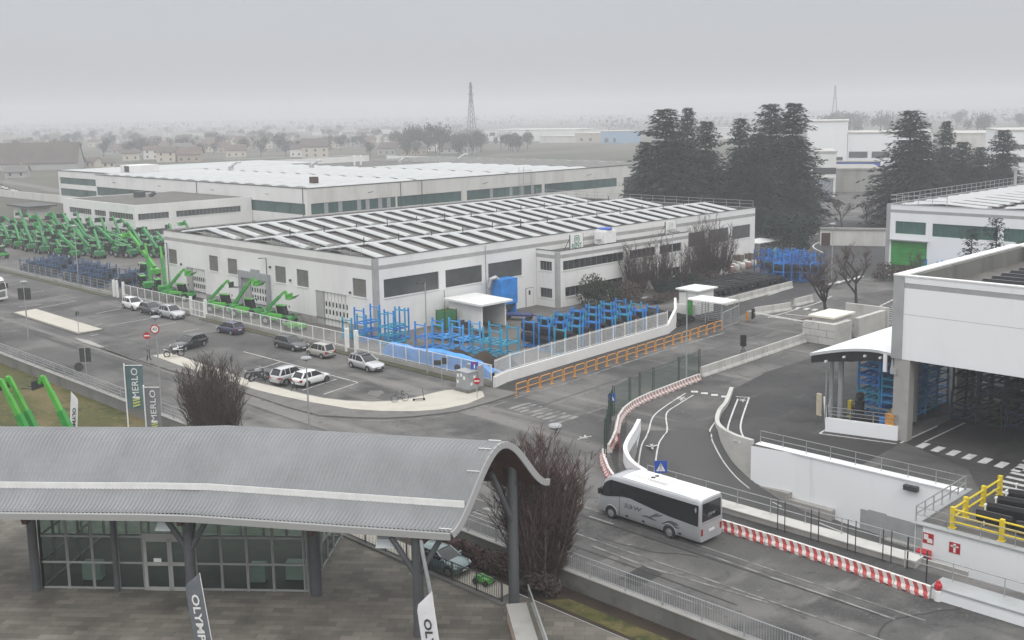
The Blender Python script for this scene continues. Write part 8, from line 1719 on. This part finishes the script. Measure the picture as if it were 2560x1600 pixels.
# far left yard: boundary wall, kiosk, parked cars
bw = thing('boundary_wall', 'long pale boundary wall crossing the far left yard', 'wall'); a, b = G(q(1, -60, 790)), G(q(1, 600, 862)); part(bw, 'wall', MB().bar(a+Vector((0, 0, 1.2)), b+Vector((0, 0, 1.2)), .4, 2.4), MT['dirty_white'])
kz = thing('yard_kiosk', 'small kiosk with dark flat roof in the far left yard', 'kiosk', (113.9, 295.3, 0), R(0)); part(kz, 'wall', MB().box(-3, -4, 0, 3, 1, 3.2).box(-3, 1, 0, 3, 6, 3.2), MT['dirty_white']); part(kz, 'roof', MB().box(-4, -6, 3.2, 4, 8, 3.6), MT['dark_steel']); part(kz, 'window', MB().box(-3.05, -3.5, .9, -3.01, .5, 2.8), MT['window_grey'])
for k in range(9):
    g = G((2+k*8.5, 468+k*2.6)); t = thing('far_car', 'tiny pale car in the row parked along the far left road', 'car', g, R(60), 'cars parked along the far left road'); part(t, 'body', MB().hexa([(-2, -.85, .3), (2, -.85, .3), (2, .85, .3), (-2, .85, .3), (-2, -.8, .85), (2, -.8, .8), (2, .8, .8), (-2, .8, .85)]), MT['white_paint'] if k % 3 else MT['grey_paint']); part(t, 'cabin', MB().hexa([(-1.6, -.75, .85), (.9, -.75, .85), (.9, .75, .85), (-1.6, .75, .85), (-1.2, -.65, 1.4), (.3, -.65, 1.4), (.3, .65, 1.4), (-1.2, .65, 1.4)]), MT['window_dark'])
# lattice masts
def pylon(label, px, ty, by, wm=5.0):
    g = G((px, by)); h = height_to(g, ty); t = thing('lattice_mast', label, 'mast', g, R(20)); mb = MB(); n = 12
    P_ = lambda i, sx, sy: Vector((sx*wm/2*(1-.86*min(1, i/n*1.15)), sy*wm/2*(1-.86*min(1, i/n*1.15)), h*i/n)); r = .2
    for i in range(n):
        for sx, sy in ((-1, -1), (1, -1), (1, 1), (-1, 1)):
            mb.bar(P_(i, sx, sy), P_(i+1, sx, sy), r*1.3)
        for (a, b) in (((-1, -1), (1, -1)), ((1, -1), (1, 1)), ((1, 1), (-1, 1)), ((-1, 1), (-1, -1))): mb.bar(P_(i, *a), P_(i+1, *b), r*.7); mb.bar(P_(i+1, *a), P_(i+1, *b), r*.7)
    for z, w in ((.72, .16), (.82, .19), (.92, .14)): mb.bar((-h*w*.5, 0, h*z), (h*w*.5, 0, h*z), r*1.2); mb.bar((-h*w*.5, 0, h*z), (0, 0, h*(z+.045)), r*.8); mb.bar((h*w*.5, 0, h*z), (0, 0, h*(z+.045)), r*.8)
    part(t, 'lattice', mb, MT['dark_steel']); return t
pylon('tall lattice pylon rising over the rear factory and bare wood', 1180, 206, 374, 6.5); pylon('faint distant lattice pylon between the conifer groups', 2085, 214, 330, 8)
# far trees
MT['far_twig'] = mat('far_twig', (.075, .068, .062), .95, col2=(.035, .034, .032), vs=.05); MT['far_green'] = mat('far_green', (.045, .055, .04), .95, col2=(.02, .026, .02), vs=.05)
def crown_mesh(seed, n, leaf, sx=1, sz=1.0, up=False):
    rg = random.Random(seed); mb = MB(); cl = [(Vector((rg.uniform(-.3, .3)*sx, rg.uniform(-.3, .3)*sx, rg.uniform(.35, .8)*sz)), rg.uniform(.16, .3)) for _ in range(10)]
    for _ in range(n):
        c, r = rg.choice(cl); v = Vector((rg.gauss(0, 1), rg.gauss(0, 1), rg.gauss(0, 1))).normalized()*rg.random()**.4; p = c+Vector((v.x*r*sx, v.y*r*sx, v.z*r*sz)); a = Vector((rg.gauss(0, .5), rg.gauss(0, .5), rg.gauss(.7, .5))).normalized()*leaf; b = a.cross(Vector((rg.gauss(0, 1), rg.gauss(0, 1), rg.gauss(0, 1)))).normalized()*leaf*.22
        mb.poly([p-a*.5, p+b, p+a*.5, p-b])
    tr = MB(); tr.tube((0, 0, 0), (0, 0, .5*sz), .025, .012, n=5)
    for _ in range(7): a = rg.uniform(0, 6.3); tr.tube((0, 0, rg.uniform(.25, .5)*sz), (math.cos(a)*.28*sx, math.sin(a)*.28*sx, rg.uniform(.55, .85)*sz), .01, .004, n=3)
    return mb, tr
FM = []
for s, mt in ((1, 'far_twig'), (2, 'far_twig'), (3, 'far_green')):
    a, b = crown_mesh(s, 700, .09); FM.append((a.mesh('crown', [MT[mt]]), b.mesh('trunk', [MT['bark_dark']])))
FL = ['bare grey tree scattered among the far houses', 'bare brown tree scattered among the far houses', 'dark green tree scattered among the far houses']
for _ in range(110):
    cx = far_r.uniform(-20, 1220); by = 322+78*far_r.random()
    if by > 392: by = 392
    k = far_r.choice((0, 0, 1, 1, 2)); h = far_r.uniform(8, 15); put_tree('far_tree', FL[k], FM[k], G((cx, by)), h*.85, h, far_r.uniform(0, 6), 'trees of the far town')
WL = 'tall bare tree in the dense wood below the lattice pylon'
for i in range(26):
    cx = far_r.choice((far_r.uniform(1024, 1115), far_r.uniform(1024, 1115), far_r.uniform(1120, 1240), far_r.uniform(1235, 1320))); by = 386-(cx-1024)*.02+far_r.uniform(-6, 2); h = far_r.uniform(14, 21)*(1.0 if cx < 1115 else .78); put_tree('wood_tree', WL, FM[far_r.choice((0, 1))], G((cx, by)), h*.75, h, far_r.uniform(0, 6), 'trees of the bare wood below the pylon')
for i in range(16):
    cx = far_r.uniform(2060, 2560); by = far_r.uniform(322, 345); h = far_r.uniform(14, 24); put_tree('far_tree', 'bare tree in the haze behind the far right halls', FM[far_r.choice((0, 1))], G((cx, by)), h, h, far_r.uniform(0, 6), 'trees in the haze at right')
# hazy woods towards the horizon: mass nobody can count
wd = MB(); rgw = random.Random(5)
for _ in range(11000):
    cx = rgw.uniform(-60, 2620); u = rgw.random(); hz_ = 302-cx*.0166
    by = hz_+8+26*u**1.6 if cx < 1500 else hz_+8+40*u**1.5; g = G((cx, by)); cl = mnoise.noise(Vector((g.x*.006, g.y*.006, 0)))
    if cl < -.12 and rgw.random() < .8: continue
    hh = rgw.uniform(3, 17)*(1.0+.5*cl); sz = rgw.uniform(3.5, 8)
    p = g+Vector((rgw.uniform(-25, 25), rgw.uniform(-25, 25), rgw.uniform(0, hh))); a = Vector((rgw.gauss(0, .6), rgw.gauss(0, .6), rgw.gauss(.4, .5))).normalized()*sz; b = a.cross(Vector((rgw.gauss(0, 1), rgw.gauss(0, 1), rgw.gauss(0, 1)))).normalized()*sz*.6
    wd.poly([p-a*.5, p+b*.6, p+a*.5, p-b*.6])
o = wd.build('far_woods', MT['far_twig']); tag(o, kind='stuff')
# roads and pale strips in the plain
for nm, pts, w in (('far_road', [(640, 405), (900, 396), (1200, 392), (1500, 372), (1700, 366)], 5), ('field_path', [(1200, 372), (1500, 368), (1620, 356)], 6), ('far_lane', [(0, 452), (110, 470), (150, 480)], 6), ('far_street', [(560, 398), (900, 388)], 8)):
    m_ = MB(); line_strip(m_, [G(p) for p in pts], w, .03); m_.xf(Matrix.Translation((0, 0, .03))); tag(m_.build(nm, MT['pave_grey'] if nm != 'far_street' else MT['concrete']), kind='structure')
# ================================================================ air
hz = MB().box(-3000, -3000, -7.0, 3000, 3000, 62)
HZ = bpy.data.materials.new('haze_air'); HZ.use_nodes = True; n_ = HZ.node_tree; n_.nodes.clear()
ho = n_.nodes.new('ShaderNodeOutputMaterial'); pvn = n_.nodes.new('ShaderNodeVolumePrincipled')
pvn.inputs['Color'].default_value = (.84, .85, .88, 1); pvn.inputs['Density'].default_value = HAZE_DENSITY; pvn.inputs['Anisotropy'].default_value = 0.2
n_.links.new(pvn.outputs[0], ho.inputs['Volume'])
o = hz.build('haze', HZ); tag(o, kind='stuff')
